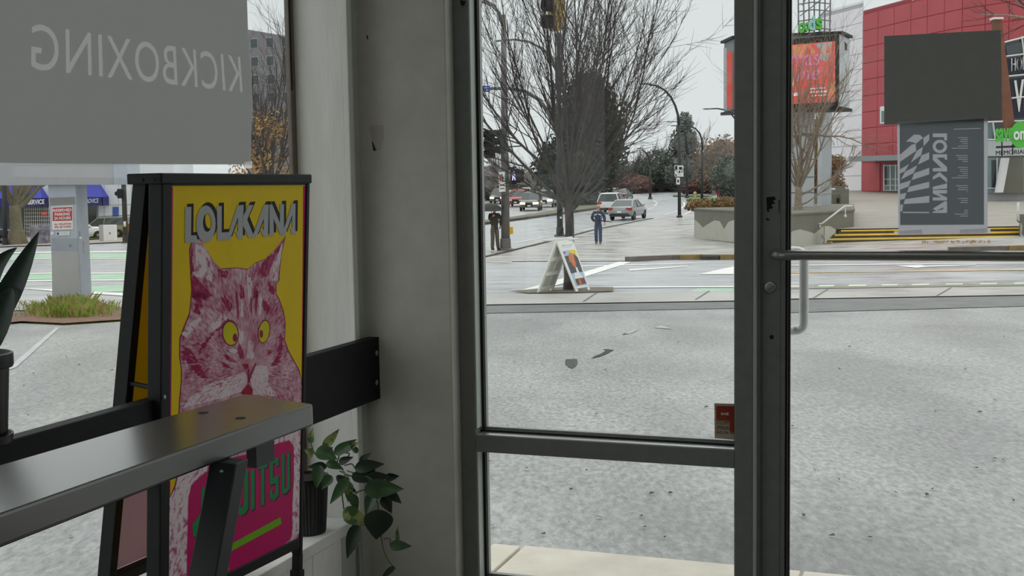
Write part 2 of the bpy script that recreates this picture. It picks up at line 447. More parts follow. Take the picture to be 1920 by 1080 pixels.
obj('thumb_turn', MB().box(B(ul, .036, zl), (.006, .026, .026), Matrix((bX, bY, bZ)).transposed() @ Matrix.Rotation(1.05, 3, 'Y')), m_steel, lk, bevel=.002)
uh, zh = onv(1447, 632, .05)
obj('screw_hole', MB().lathe(B(uh, .0501, zh), [(.0068, 0), (.0068, .0006), (0, .0006)], 16, -bY), m_gask, d1)
m_scuff = M('bare_scuff', L(16, 16, 15), .8)
for pts in ([(1437, 370), (1452, 368), (1455, 374), (1449, 377), (1454, 381), (1446, 384), (1450, 390), (1441, 393), (1444, 398), (1438, 396)],
            [(1436, 408), (1444, 412), (1438, 414)], [(1460, 375), (1462, 375), (1461.5, 400), (1460.3, 398)]):
    chip('scuff', pts, .0497, m_scuff, d1, .0004)
chip('paint_chip', [(863, 0), (873, 3), (870, 12), (866, 9), (869, 18), (864, 8)], -.0002, m_scuff, w2)
# transom and further shop window, outside the picture
w3 = smpty('window_3', B(3.4, .05, 0), 'fixed glazing above and right of the shop door', 'window')
obj('transom_bar', MB().bb(uM1, uDoorR + .06, 0, .11, 2.12, 2.18), m_alud, w3)
obj('pane', MB().bb(uM1, uDoorR + .06, .052, .058, 2.18, 2.66), m_glass, w3)
obj('mullion', MB().bb(uDoorR + .004, uDoorR + .06, 0, .11, FZ, 2.66), m_alud, w3)
obj('pane', MB().bb(uDoorR + .06, 4.7, .052, .058, FZ + .06, 2.62), m_glass, w3)
obj('bottom_rail', MB().bb(uDoorR + .06, 4.7, 0, .11, FZ, FZ + .06), m_alud, w3)
# ---- concrete slab walk outside the door
sw = smpty('entrance_sidewalk', B(.8, .4, 0), 'pale concrete slab walk outside the glass front', 'sidewalk')
def sedge(px, py):
    p = atz(px, py, FZ); return (p - BO).dot(bX), (p - BO).dot(bY)
j1 = sedge(980, 1023); j2 = sedge(1504, 1068)
ve = (j1[1] + j2[1]) / 2
for k, (a, b) in enumerate(((-.1, j1[0] - .13), (j1[0] - .125, j1[0] - .012), (j1[0] + .006, j2[0] - .004), (j2[0] + .006, 6.0))):
    obj('slab', MB().bb(a, b, .112, ve, FZ - .12, FZ if k > 1 else FZ - .004), m_conc, sw, bevel=.006)
# ================================================================== things in the room
# ---- black rail board
rb = thing('rail_board', 'black wooden rail board screwed across the side window', 'rail', B(.04, -1.5, .59))
RB0, RB1 = .022, .060
obj('board', MB().bb(RB0, RB1, -3.3, -.061, .585, .785), m_blackw, rb, bevel=.003)
for py in (662, 717):
    u_, z_ = RB1, onu(706, py, RB1)[1]
    v_ = onu(706, py, RB1)[0]
    obj('screw', MB().lathe(B(RB1, v_, z_), [(.009, 0), (.009, .001), (.006, .003), (0, .003)], 14, bX), m_steel, rb, smooth=40)
obj('bracket', MB().bb(0, RB0, -3.3, -3.2, .6, .77), m_blackw, rb)
# ---- counter / bar table
ZT = .89; TH = .038
bt = thing('bar_table', 'narrow black-stained plank bar table with slanted legs', 'table', (-.6, 1.4, 0))
c0, c1, c2, c3 = (atz(587, 757, ZT), atz(460, 738, ZT), atz(0, 871, ZT), atz(0, 964, ZT))
dl = (c3 - c0).normalized(); dbk = (c2 - c1).normalized()
c3 = c3 + dl * .55; c2 = c2 + dbk * .62
m_plank = M('black_satin_plank', L(42, 43, 43), .3, var=.10, vs=7, det=5, stretch=(5, 1.0, 5), spec=.4, coat=1.0, ior=1.7, coatr=.2)
obj('tabletop', MB().prism([p - V((0, 0, TH)) for p in (c0, c1, c2, c3)], (0, 0, TH)), m_plank, bt, bevel=.004)
m_leg = M('black_leg_paint', L(36, 38, 42), .4, var=.15, vs=20)
zt = ZT - TH
def uv(p): return ((p - BO).dot(bX), (p - BO).dot(bY))
lt = atz(393, 866, zt); lu, lv = uv(lt)
lv2, lz2 = onu(352, 1080, lu)
slope = (lv2 - lv) / (lz2 - zt)
def tleg(u0, v0, sgn=1):
    w, dp = .046, .034
    vb = v0 + slope * (FZ - zt) * sgn
    return MB().hull8([B(u0, vb, FZ), B(u0 + w, vb, FZ), B(u0 + w, vb + dp, FZ), B(u0, vb + dp, FZ), B(u0, v0, zt), B(u0 + w, v0, zt), B(u0 + w, v0 + dp, zt), B(u0, v0 + dp, zt)])
obj('leg', tleg(lu, lv), m_leg, bt, bevel=.002)
obj('leg', tleg(lu - .14, lv - 1.05, -1), m_leg, bt, bevel=.002)
obj('leg', tleg(lu - .02, lv - 1.05, -1), m_leg, bt, bevel=.002)
bk = atz(470, 826, zt); ku, kv = uv(bk)
obj('bracket', MB().bb(ku - .002, ku + .016, kv - .01, kv + .045, zt - .042, zt), m_leg, bt)
q = onv(417, 862, uv(lt)[1] - .001)
obj('bolt', MB().lathe(B(q[0], uv(lt)[1] - .0005, zt - .014), [(.006, 0), (.006, .002), (.0035, .005), (0, .005)], 12, -bY), m_steel, bt, smooth=40)
for px, py in ((381, 774), (451, 784)):
    obj('screw_hole', MB().lathe(atz(px, py, ZT), [(.0085, .0001), (.0085, .0006), (0, .0006)], 16), m_gask, bt)
# ---- A-frame sign straddling the rail
SV = -1.187
sg_e = V((math.sin(math.radians(23.4)), math.cos(math.radians(23.4)), 0))
_u, _z = onv(320.7, 348, SV); sTL = B(_u, SV, _z)
_u, _z = onv(315, 1130, SV); sBL = B(_u, SV, _z)
SW = .545
s_dn = (sBL - sTL); SHH = s_dn.length; s_dn.normalize()
s_n = s_dn.cross(sg_e).normalized()
if s_n.dot(EYE - sTL) < 0: s_n = -s_n
sg = thing('sandwich_board', 'black framed sandwich board with yellow cat poster behind the plank table', 'sandwich board', sBL + sg_e * .27)
m_frame = M('sign_black_metal', L(26, 27, 29), .5, spec=.3, var=.12, vs=25)
m_yel = M('poster_yellow', L(248, 214, 0), .42, spec=.18, var=.03, vs=8)
m_mag = M('poster_magenta', L(206, 14, 108), .42, spec=.18)
m_magd = M('poster_dark_magenta', L(150, 22, 76), .42, spec=.18)
def fur_mat(name, c1, c2, lo, hi, blotch=.45):     # ink whose streaks run away from the muzzle
    m = M(name, L(*c1), .45, spec=.18); nt = m.node_tree; p = nt.nodes['Principled BSDF']; N = nt.nodes.new; K = nt.links.new
    tc_ = N('ShaderNodeTexCoord'); sb = N('ShaderNodeVectorMath'); sb.operation = 'SUBTRACT'; sb.inputs[1].default_value = tuple(NOSE)
    K(tc_.outputs['Object'], sb.inputs[0]); ds = []
    for ax in (sg_e, s_dn):
        d_ = N('ShaderNodeVectorMath'); d_.operation = 'DOT_PRODUCT'; d_.inputs[1].default_value = tuple(ax); K(sb.outputs[0], d_.inputs[0]); ds.append(d_.outputs['Value'])
    ln_ = N('ShaderNodeVectorMath'); ln_.operation = 'LENGTH'; K(sb.outputs[0], ln_.inputs[0])
    an = N('ShaderNodeMath'); an.operation = 'ARCTAN2'; K(ds[0], an.inputs[0]); ng = N('ShaderNodeMath'); ng.operation = 'MULTIPLY'; ng.inputs[1].default_value = -1; K(ds[1], ng.inputs[0]); K(ng.outputs[0], an.inputs[1])
    a2 = N('ShaderNodeMath'); a2.operation = 'MULTIPLY'; a2.inputs[1].default_value = 20; K(an.outputs[0], a2.inputs[0])
    r2 = N('ShaderNodeMath'); r2.operation = 'MULTIPLY'; r2.inputs[1].default_value = 34; K(ln_.outputs['Value'], r2.inputs[0])
    cb = N('ShaderNodeCombineXYZ'); K(a2.outputs[0], cb.inputs[0]); K(r2.outputs[0], cb.inputs[1])
    n1 = N('ShaderNodeTexNoise'); n1.inputs['Scale'].default_value = 1.6; n1.inputs['Detail'].default_value = 5; n1.inputs['Distortion'].default_value = .4; K(cb.outputs[0], n1.inputs['Vector'])
    n2 = N('ShaderNodeTexNoise'); n2.inputs['Scale'].default_value = 17; n2.inputs['Detail'].default_value = 4; K(tc_.outputs['Object'], n2.inputs['Vector'])
    mx = N('ShaderNodeMix'); mx.inputs[0].default_value = blotch; K(n1.outputs['Fac'], mx.inputs[2]); K(n2.outputs['Fac'], mx.inputs[3])
    rp_ = N('ShaderNodeValToRGB'); e0, e1 = rp_.color_ramp.elements; e0.position, e1.position = lo, hi; e0.color = (*L(*c1), 1); e1.color = (*L(*c2), 1)
    K(mx.outputs[0], rp_.inputs['Fac']); K(rp_.outputs['Color'], p.inputs['Base Color']); return m
_dn = ray(467, 690); NOSE = EYE + _dn*((sTL - EYE).dot(s_n)/_dn.dot(s_n))
m_pal = fur_mat('poster_pale_pink', (196, 84, 138), (244, 228, 234), .36, .5, .25)
m_fur = fur_mat('poster_cat_fur', (172, 26, 92), (240, 204, 218), .36, .62)
m_fur2 = fur_mat('poster_dark_fur', (166, 14, 84), (222, 140, 174), .5, .68, .3)
m_silver = M('poster_silver', L(188, 192, 194), .42, spec=.18)
m_prblk = M('poster_black', L(16, 15, 18), .42, spec=.18)
m_grn = M('poster_green', L(30, 150, 84), .42, spec=.18)
m_pur = M('poster_purple', L(86, 30, 92), .42, spec=.18)
m_lime = M('poster_lime', L(122, 190, 24), .42, spec=.18)
m_eye = M('poster_eye_yellow', L(238, 214, 16), .42, spec=.18, col2=L(196, 206, 20), vs=9, ramp=(.4, .7))
m_red = M('poster_red', L(172, 14, 50), .42, spec=.18)
pnl = obj('poster', MB().prism([sTL, sTL + sg_e*SW, sBL + sg_e*SW, sBL], s_n * -.003), m_yel, sg)
def onface(px, py, off):
    d = ray(px, py); t = (sTL + s_n*off - EYE).dot(s_n) / d.dot(s_n); return EYE + d * t
def fbar(a, b, w, d0, d1_):              # a bar on the face from a to b (s,t from top left in metres)
    o = sTL
    (s0, t0), (s1, t1) = a, b
    e1 = sg_e if abs(s1 - s0) > abs(t1 - t0) else s_dn
    e2 = s_dn if e1 is sg_e else sg_e
    ln = (s1 - s0) if e1 is sg_e else (t1 - t0)
    return MB().par(o + sg_e*s0 + s_dn*t0 + s_n*d0, e1*ln, e2*w, s_n*(d1_ - d0))
obj('frame_post', fbar((-.034, -.005), (-.034, SHH + .05), .034, -.036, .004), m_frame, sg, bevel=.003)
obj('frame_post', fbar((SW, -.005), (SW, SHH + .05), .016, -.024, .004), m_frame, sg, bevel=.003)
obj('frame_rail', fbar((0, SHH - .002), (SW, SHH - .002), .03, -.024, .004), m_frame, sg, bevel=.003)
obj('frame_rail', fbar((0, -.02), (SW, -.02), .02, -.024, .004), m_frame, sg, bevel=.003)
obj('foot', fbar((SW + .0, SHH + .05), (SW + .0, SHH + .125), .020, -.022, .002), m_frame, sg, bevel=.002)
ft = obj('foot_cap', fbar((SW - .003, SHH + .095), (SW - .003, SHH + .135), .026, -.026, .006), m_gask, sg, bevel=.002)
obj('foot', fbar((-.03, SHH + .05), (-.03, SHH + .125), .026, -.022, .002), m_frame, sg, bevel=.002)
# top cap and rear leaf
hu = [onv(x, y, SV)[0] for x, y in ((262, 330), (240, 757), (194, 1080))]
hz = [onv(x, y, SV)[1] for x, y in ((262, 330), (240, 757), (194, 1080))]
bTL = B(hu[0], SV, hz[0]); r_dn = (B(hu[2], SV, hz[2]) - bTL).normalized()
r_n = r_dn.cross(sg_e).normalized()
if r_n.dot(s_n) > 0: r_n = -r_n
RH = (hz[0] - .209) / -r_dn.z
zc = sTL.z + .005
tcap = MB().hull8([V((p.x, p.y, z)) for z in (sTL.z + .004, sTL.z + .028) for p in
                   (sTL - sg_e*.040 + s_n*.008, sTL + sg_e*(SW + .02) + s_n*.008, bTL + sg_e*(SW + .01) - s_n*.012, bTL - sg_e*.030 - s_n*.012)])
obj('top_cap', tcap, m_frame, sg, bevel=.003)
def rbar(s0, t0, ds, dt, d=.022):
    return MB().par(bTL + sg_e*s0 + r_dn*t0, sg_e*ds, r_dn*dt, -r_n*d)
obj('rear_post', rbar(-.022, 0, .024, RH, .038), m_frame, sg, bevel=.002)
obj('rear_post', rbar(SW - .004, 0, .02, RH), m_frame, sg, bevel=.002)
obj('rear_rail', rbar(.0, .03, SW, .03), m_frame, sg, bevel=.002)
obj('rear_rail', rbar(.0, RH - .14, SW, .03), m_frame, sg, bevel=.002)
m_backp = sheet_mat('poster_back_pink', (.32, .22, .24), (.34, .27, .29)); m_backy = sheet_mat('poster_back_yellow', (.42, .33, .02), (.28, .21, .02))
for t0_, t1_, mt_ in ((.06, RH*.56, m_backy), (RH*.56, RH - .14, m_backp)):
    obj('rear_panel', MB().prism([bTL + sg_e*.002 + r_dn*t0_, bTL + sg_e*(SW-.004) + r_dn*t0_, bTL + sg_e*(SW-.004) + r_dn*t1_, bTL + sg_e*.002 + r_dn*t1_], r_n * .0006), mt_, sg)
pA = sTL - sg_e*.02 + s_dn*.46 - s_n*.024; pB_ = bTL - sg_e*.012 + r_dn*.47 - r_n*.011
for py in (739, 748):
    pass
obj('spreader', MB().tube([sTL - sg_e*.017 + s_dn*.465 - s_n*.012, bTL - sg_e*.012 + r_dn*.478], .006, 8), m_gask, sg)
for (x, y) in ((268, 337), (290, 337)):
    p = atz(x, y, 0) if False else at(x, y, (sTL.y - .045))
    obj('bolt', MB().lathe(p, [(.005, 0), (.005, .002), (.003, .004), (0, .004)], 10, -sg_e), m_gask, sg, smooth=40)
def face_bolt(s, t):
    p = sTL + sg_e*s + s_dn*t + s_n*.004
    obj('bolt', MB().lathe(p, [(.005, 0), (.005, .002), (.003, .004), (0, .004)], 10, s_n), m_steel, sg, smooth=40)
face_bolt(-.024, .48)
# prints on the poster (flat ink layers)
def cr1(x, y): return (310 + x/4.697, 330 + y/4.697)
def cr2(x, y): return (310 + x/4.697, 540 + y/4.697)
def cr3(x, y): return (310 + x/3.6, 780 + y/3.6)
def ink(name, loops, mat, lay):
    off = .0003 + .00014*lay
    o0 = sTL + s_n*off; mb = MB()
    L2 = []
    for lp in loops:
        q = []
        for x, y in lp:
            p = onface(x, y, off) - o0
            q.append((min(max(p.dot(sg_e), .0), SW), min(max(p.dot(s_dn), .0), SHH)))
        L2.append(q)
    vs, fs = fill(L2)
    mb.add([o0 + sg_e*x + s_dn*y for x, y, _ in vs], fs)
    return obj(name, mb, mat, pnl)
FR = random.Random(3)
def furry(lp, amp=3.2, step=2.2):         # ragged, hair-like edges
    out = []
    for (x0, y0), (x1, y1) in zip(lp, lp[1:] + lp[:1]):
        n = max(1, int(math.hypot(x1-x0, y1-y0)/step))
        for k in range(n):
            x, y = x0 + (x1-x0)*k/n, y0 + (y1-y0)*k/n; dx, dy = x - 467, y - 690; l_ = math.hypot(dx, dy) + .01
            a_ = amp*(FR.random()*2 - 1)*(1 if k % 2 else -.6); out.append((x + dx/l_*a_, y + dy/l_*a_))
    return out
def ell(c, rx, ry, tilt=0, n=22):
    return [(c[0] + rx*math.cos(a)*math.cos(tilt) - ry*math.sin(a)*math.sin(tilt), c[1] + rx*math.cos(a)*math.sin(tilt) + ry*math.sin(a)*math.cos(tilt)) for a in (2*math.pi*k/n for k in range(n))]
ink('border_print', [[(320.9, 350), (324.5, 350), (322.5, 700), (319.5, 1100), (316, 1100), (319.2, 700)]], m_mag, 0)
ink('border_print', [[(568.5, 350), (575.5, 350), (573.5, 726), (567, 726)]], m_mag, 0)
cat = [(371.7,449),(364,452),(360,458),(356.4,470.5),(358,496),(359.4,521.6),(361,544),(359,570),(356.8,589),(350,606),(344,621),(339,636),(338.7,672),(342,693),(342,714.6),(338.7,753),(337.7,770),
       (337,840),(335,891),(331,910),(318,938),(300,945),(300,1150),(600,1150),(600,727),(570.5,727),(566.5,721),(561,697.5),(550.6,678),(541,661),(533.5,640),(534.6,608),(531.4,587),(523,563),
       (517.6,554),(517.6,536.5),(522.9,528),(524,507),(528,475),(534.6,445),(533.5,446),(514.4,470.5),(497,487.5),(478,495),(464.4,506.7),(442,503.5),(416.5,505.6),(403.7,494),(393,477),(380,455.6)]
cx_, cy_ = 450, 720
ink('cat_outline_print', [[(cx_ + (x-cx_)*1.006 + (-1 if x < cx_ else 1), y - 1.6) for x, y in cat]], m_magd, 1)
ink('cat_fur_print', [cat], m_fur, 2)
dark = [[cr1(*p) for p in q] for q in (
    [(232,900),(250,870),(320,950),(380,1010),(420,1060),(330,1080),(240,1075)], [(225,640),(250,660),(240,760),(262,830),(232,880),(222,760)],
    [(860,760),(930,700),(1010,610),(1045,560),(1010,660),(950,760),(900,880),(850,900),(830,830)],
    [(440,790),(500,830),(560,850),(540,900),(480,880)], [(660,960),(690,985),(705,1078),(660,1078)], [(790,960),(812,1000),(818,1078),(775,1078)], [(905,930),(960,990),(965,1060),(915,1010)])]
dark += [[cr2(*p) for p in q] for q in (
    [(620,20),(640,60),(652,180),(650,290),(632,270),(626,150)], [(675,10),(705,90),(722,210),(720,300),(700,290),(690,150)], [(755,60),(768,110),(765,220),(745,200)], [(800,10),(826,30),(812,180),(800,270),(790,150)],
    [(505,320),(560,270),(600,285),(640,330),(560,300),(505,350),(430,400),(390,460),(345,530),(300,595),(285,575),(340,480),(420,390)],
    [(150,500),(215,535),(265,600),(305,665),(350,760),(380,800),(300,790),(230,700),(180,640),(150,640)],
    [(650,480),(690,560),(700,640),(660,620),(635,560)], [(820,470),(838,560),(826,650),(806,600)], [(925,275),(985,340),(1005,410),(985,400),(940,330)],
    [(1010,400),(1038,450),(1030,600),(990,680),(920,700),(985,610)], [(500,580),(560,600),(640,660),(560,650)], [(900,540),(950,560),(920,600)], [(480,640),(560,680),(600,720),(520,700)],
    [(1040,700),(1130,800),(1200,960),(1150,960),(1060,830)], [(240,30),(330,50),(380,90),(300,140),(250,90)], [(270,130),(340,150),(300,240),(250,210)], [(520,60),(600,160),(570,220),(500,110)], [(870,100),(930,190),(900,240),(850,150)])]
for d_ in dark: ink('fur_stripe_print', [furry(d_)], m_fur2, 3)
pale = [[cr1(*p) for p in q] for q in ([(265,600),(320,620),(390,700),(420,830),(410,930),(330,900),(240,880),(270,760)], [(1030,590),(1025,700),(1000,820),(990,930),(940,930),(950,800),(990,700)], [(720,880),(770,900),(760,1070),(730,1075)])]
pale += [[cr2(*p) for p in q] for q in ([(640,765),(700,735),(728,780),(725,840),(660,925),(450,985),(190,1045),(150,1060),(230,960),(330,870),(480,810)],
    [(745,800),(790,690),(880,690),(920,760),(900,830),(990,960),(900,955),(770,935),(775,890)],
    [(400,330),(500,250),(560,255),(500,310),(430,380)], [(640,380),(690,385),(700,470),(655,500)], [(800,330),(830,330),(820,450),(800,440)], [(735,470),(775,470),(790,620),(715,630)], [(835,90),(850,95),(845,230),(820,250)], [(665,100),(690,170),(690,240),(668,260)],
    [(150,410),(230,300),(330,250),(260,360),(180,440)], [(560,520),(640,545),(620,580),(560,560)])]
for d_ in pale: ink('pale_fur_print', [furry(d_)], m_pal, 4)
ink('eye_rim_print', [[cr2(*p) for p in ell((577, 400), 74, 116, -.12)]], m_magd, 5)
ink('eye_rim_print', [[cr2(*p) for p in ell((873, 386), 54, 106, .15)]], m_magd, 5)
ink('eye_print', [[cr2(*p) for p in ell((577, 403), 65, 102, -.12)]], m_eye, 6)
ink('eye_print', [[cr2(*p) for p in ell((873, 388), 46, 96, .15)]], m_eye, 6)
ink('pupil_print', [[cr2(*p) for p in ell((617, 440), 20, 37)]], m_magd, 7)
ink('pupil_print', [[cr2(*p) for p in ell((848, 408), 16, 35)]], m_magd, 7)
ink('nose_print', [[cr2(*p) for p in ((680,675),(735,668),(738,705),(712,722))]], m_red, 6)
ink('mouth_print', [[cr2(*p) for p in ((665,930),(735,845),(775,895),(772,940),(700,945))]], m_red, 6)
ink('mouth_print', [[cr2(*p) for p in ((730,715),(744,720),(742,800),(760,740),(800,660),(806,672),(765,770),(742,840),(728,840))]], m_magd, 6)
for a, b, c in (((520,790),(340,800),(200,900)), ((500,830),(330,870),(180,1010)), ((450,920),(390,960),(340,1010)), ((300,665),(220,675),(150,680)), ((900,740),(1020,800),(1140,985)), ((900,790),(990,870),(1080,985)), ((905,830),(960,900),(1000,960)), ((1060,860),(1150,915),(1215,915)), ((920,705),(980,705),(1040,685)), ((880,850),(910,910),(930,960))):
    pts = []
    for k in range(9):
        t = k/8; pts.append(((1-t)**2*a[0]+2*t*(1-t)*b[0]+t*t*c[0], (1-t)**2*a[1]+2*t*(1-t)*b[1]+t*t*c[1]))
    up_ = [(x, y - 3.5*(1-k/9)) for k, (x, y) in enumerate(pts)]; dn_ = [(x, y + 3.5*(1-k/9)) for k, (x, y) in enumerate(pts)][::-1]
    ink('whisker_print', [[cr2(*p) for p in up_ + dn_]], m_pal, 6)
# shirt and lettering
ink('shirt_print', [[cr3(*p) for p in ((150,1250),(152,1060),(160,560),(180,470),(240,410),(290,375),(300,330),(420,290),(640,240),(770,185),(840,168),(868,205),(872,400),(862,600),(860,800),(850,830),(800,880))]], m_mag, 3)
ink('chest_fur_print', [[cr3(*p) for p in ((640,165),(760,115),(840,75),(900,55),(915,200),(905,480),(925,640),(915,790),(862,810),(864,600),(874,400),(870,200),(842,166),(760,185),(700,215),(650,215))]], m_pal, 4)
ink('chest_fur_print', [[cr3(*p) for p in ((95,370),(200,325),(290,320),(285,372),(235,405),(178,465),(156,560),(150,900),(148,1200),(30,1250),(25,900),(30,560),(75,480))]], m_pal, 4)
words = {'L': [(175,275),(230,272),(228,525),(275,522),(288,585),(175,590)],
    'LA': [(455,268),(497,266),(497,500),(560,497),(635,262),(690,258),(682,555),(640,555),(615,490),(641,490),(641,365),(570,565),(460,570)],
    'KA': [(680,340),(690,350),(730,262),(775,258),(722,388),(775,520),(868,258),(912,256),(905,540),(865,540),(838,482),(868,480),(868,380),(802,545),(735,548),(680,430)],
    'NA': [(918,258),(942,256),(1010,420),(1010,255),(1045,252),(1045,470),(1115,250),(1147,248),(1145,520),(1115,520),(1098,465),(1118,460),(1118,350),(1055,525),(1015,527),(953,380),(957,530),(918,535)]}
ringo = [ell((358, 425), 86, 164), ell((370, 412), 38, 82)]
for sh, mt, ly in (((20, -29), m_prblk, 5), ((0, 0), m_silver, 6)):
    for k_, w in words.items():
        ink('lettering_print', [[cr1(x + sh[0], y + sh[1]) for x, y in w]], mt, ly)
    ink('lettering_print', [[cr1(x + sh[0], y + sh[1]) for x, y in w] for w in ringo], mt, ly)
jit = [[(540,370),(563,365),(565,620),(545,660),(515,672),(495,650),(492,600),(512,585),(515,625),(535,612)], [(582,365),(607,360),(607,625),(582,640)],
    [(625,325),(693,308),(693,345),(672,352),(672,600),(650,607),(650,358),(625,362)],
    [(708,310),(740,282),(768,285),(768,335),(748,345),(748,318),(730,322),(730,420),(768,400),(768,535),(740,572),(710,560),(708,505),(726,490),(728,535),(748,525),(748,455),(710,470)],
    [(788,262),(808,256),(808,495),(825,485),(825,248),(843,240),(845,490),(820,525),(790,525)],
    [(250,485),(330,470),(330,640),(240,700),(245,600)], [(188,735),(240,660),(300,700),(280,800),(195,815)]]
for w in jit:
    ink('lettering_print', [[cr3(x + 7, y + 8) for x, y in w]], m_pur, 5)
for w in jit: ink('lettering_print', [[cr3(*p) for p in w]], m_grn, 6)
ink('arrow_print', [[cr3(*p) for p in ((420,880),(780,685),(790,730),(428,925),(436,1040),(385,1032),(300,960),(380,850))]], m_lime, 6)

# ---- unseen ceiling panels added as fill light, behind and above the viewer
m_signw0 = M('fill_frame', L(230, 230, 228), .5)
m_fill = M('fill_diffuser', L(240, 240, 236), .5, emit=1.5, ecol=(1, .98, .94))
for k, (u_, v_) in enumerate(((1.4, -2.2), (3.4, -2.2), (1.4, -4.4), (3.4, -4.4))):
    cl = thing('fill_panel', 'unseen added fill light panel at the %s of the room' % ('front left', 'front right', 'rear left', 'rear right')[k], 'fill light', B(u_, v_, CEIL), 'added fill light panels')
    obj('frame', MB().bb(u_ - .62, u_ + .62, v_ - .32, v_ + .32, CEIL - .04, CEIL - .001), m_signw0, cl)
    obj('diffuser', MB().bb(u_ - .58, u_ + .58, v_ - .28, v_ + .28, CEIL - .045, CEIL - .041), m_fill, cl)
# ================================================================== ground outside
m_lot = M('wet_lot_asphalt', L(112, 114, 114), .5, col2=L(188, 190, 188), vs=38, det=8, bump=.3, bs=160, rvar=.1, spec=.55, ramp=(.25, .7), big=(.9, .74), stretch=(1, .42, 1))
m_street = M('wet_street_asphalt', L(158, 161, 163), .36, col2=L(184, 187, 188), vs=.7, det=8, bump=.2, bs=30, rvar=.12, spec=.6, stretch=(1, 1.6, 1))
m_walk = M('wet_walk_concrete', L(164, 162, 157), .45, col2=L(192, 190, 185), vs=.8, det=8, rvar=.12, spec=.5)
m_corner = M('wet_corner_concrete', L(146, 144, 139), .34, col2=L(192, 190, 185), vs=.7, det=8, rvar=.10, spec=.6, stretch=(1, 1.2, 1))
m_band = M('dark_asphalt_band', L(112, 114, 114), .6, var=.18, vs=2, det=8, bump=.4, bs=40)
m_paint = M('white_road_paint', L(236, 236, 232), .5, var=.05, vs=2)
m_paintg = M('worn_green_road_paint', L(150, 196, 158), .5, col2=L(196, 206, 198), vs=1.1, det=6, ramp=(.45, .7))
m_painty = M('worn_yellow_road_paint', L(214, 186, 130), .5, var=.1)
m_moss = M('mossy_curb', L(120, 132, 98), .8, col2=L(158, 160, 140), vs=3, det=6)
m_kerb = M('curb_concrete', L(112, 104, 96), .7, var=.15, vs=4)
m_kyel = M('curb_worn_yellow', L(138, 116, 72), .7, var=.25, vs=3)
m_dark = M('dark_kerb_gap', L(66, 62, 58), .7, var=.2, vs=3)
m_plaza = M('plaza_pavers', L(146, 141, 131), .6, col2=L(168, 163, 152), vs=.6, det=8, stretch=(1, 3, 1))
m_grass = M('lawn', L(96, 128, 62), .8, var=.25, vs=4, det=8)
m_grassd = M('winter_grass', L(116, 116, 94), .9, var=.25, vs=3, det=8)
m_puddle = M('puddle_water', L(120, 122, 122), .03, spec=.8)
def grid_ground(name, xs, ys, mat, off=0.0, fz=None, **k):
    mb = MB(); n = len(xs)
    mb.v = [V((x, y, (fz or g)(x, y) + off)) for y in ys for x in xs]
    mb.f = [(j*n+i, j*n+i+1, (j+1)*n+i+1, (j+1)*n+i) for j in range(len(ys)-1) for i in range(n-1)]
    return struct(name, mb, mat, smooth=True, fix=False, **k)
def ysteps(a, b, r):
    out = [a]
    while out[-1] < b: out.append(out[-1] + max(.4, out[-1]*r))
    return out
YS1 = gp(960, 561).y
grid_ground('parking_lot', [-60 + 2*i for i in range(61)], [-6, -2, 0, 2, 4] + [4.4 + .5*i for i in range(29)] + [YS1 + .4], m_lot, label='wide wet grey asphalt parking lot', cat='parking lot')
street = grid_ground('street', [-130 + 2.5*i for i in range(113)], ysteps(YS1 + .4, 420, .022), m_street, off=-.005, label='wet grey city street running uphill beyond the crossing', cat='street')
def subd(mb, mx):
    bm = bmesh.new()
    vs = [bm.verts.new(p) for p in mb.v]
    for f in mb.f:
        try: bm.faces.new([vs[i] for i in f])
        except ValueError: pass
    bmesh.ops.triangulate(bm, faces=bm.faces)
    for _ in range(6):
        es = [e for e in bm.edges if e.calc_length() > max(mx, .05*min(abs(e.verts[0].co.y), 60))]
        if not es: break
        bmesh.ops.subdivide_edges(bm, edges=es, cuts=1)
        bmesh.ops.triangulate(bm, faces=[f for f in bm.faces if len(f.verts) > 3])
    bm.verts.index_update()
    mb.v = [v.co.copy() for v in bm.verts]; mb.f = [tuple(v.index for v in f.verts) for f in bm.faces]
    bm.free(); return mb
def gpatch(name, pxs, mat, off, parent=None, **k):   # a flat patch of the ground whose corners are seen at these pixels
    lp = [gp(*p) for p in pxs]
    mb = MB(); vs, fs = fill([[(p.x, p.y) for p in lp]])
    mb.add(vs, fs); subd(mb, 1.2)
    for p in mb.v: p.z = g(p.x, p.y) + off
    if parent is None: return struct(name, mb, mat, fix=False, **k)
    return obj(name, mb, mat, parent, fix=False)
def gline(name, a, b, w, mat, off, parent):          # painted line of real width w metres between two pixels
    A, Bq = gp(*a), gp(*b); A.z = Bq.z = 0
    t = (Bq - A).normalized(); n = V((-t.y, t.x, 0)) * w/2
    mb = MB(); k = max(1, int((Bq - A).length / 2)); 
    for i in range(k):
        p0 = A.lerp(Bq, i/k); p1 = A.lerp(Bq, (i+1)/k)
        mb.quad(p0 - n, p1 - n, p1 + n, p0 + n)
    for p in mb.v: p.z = g(p.x, p.y) + off
    return obj(name, mb, mat, parent, fix=False)
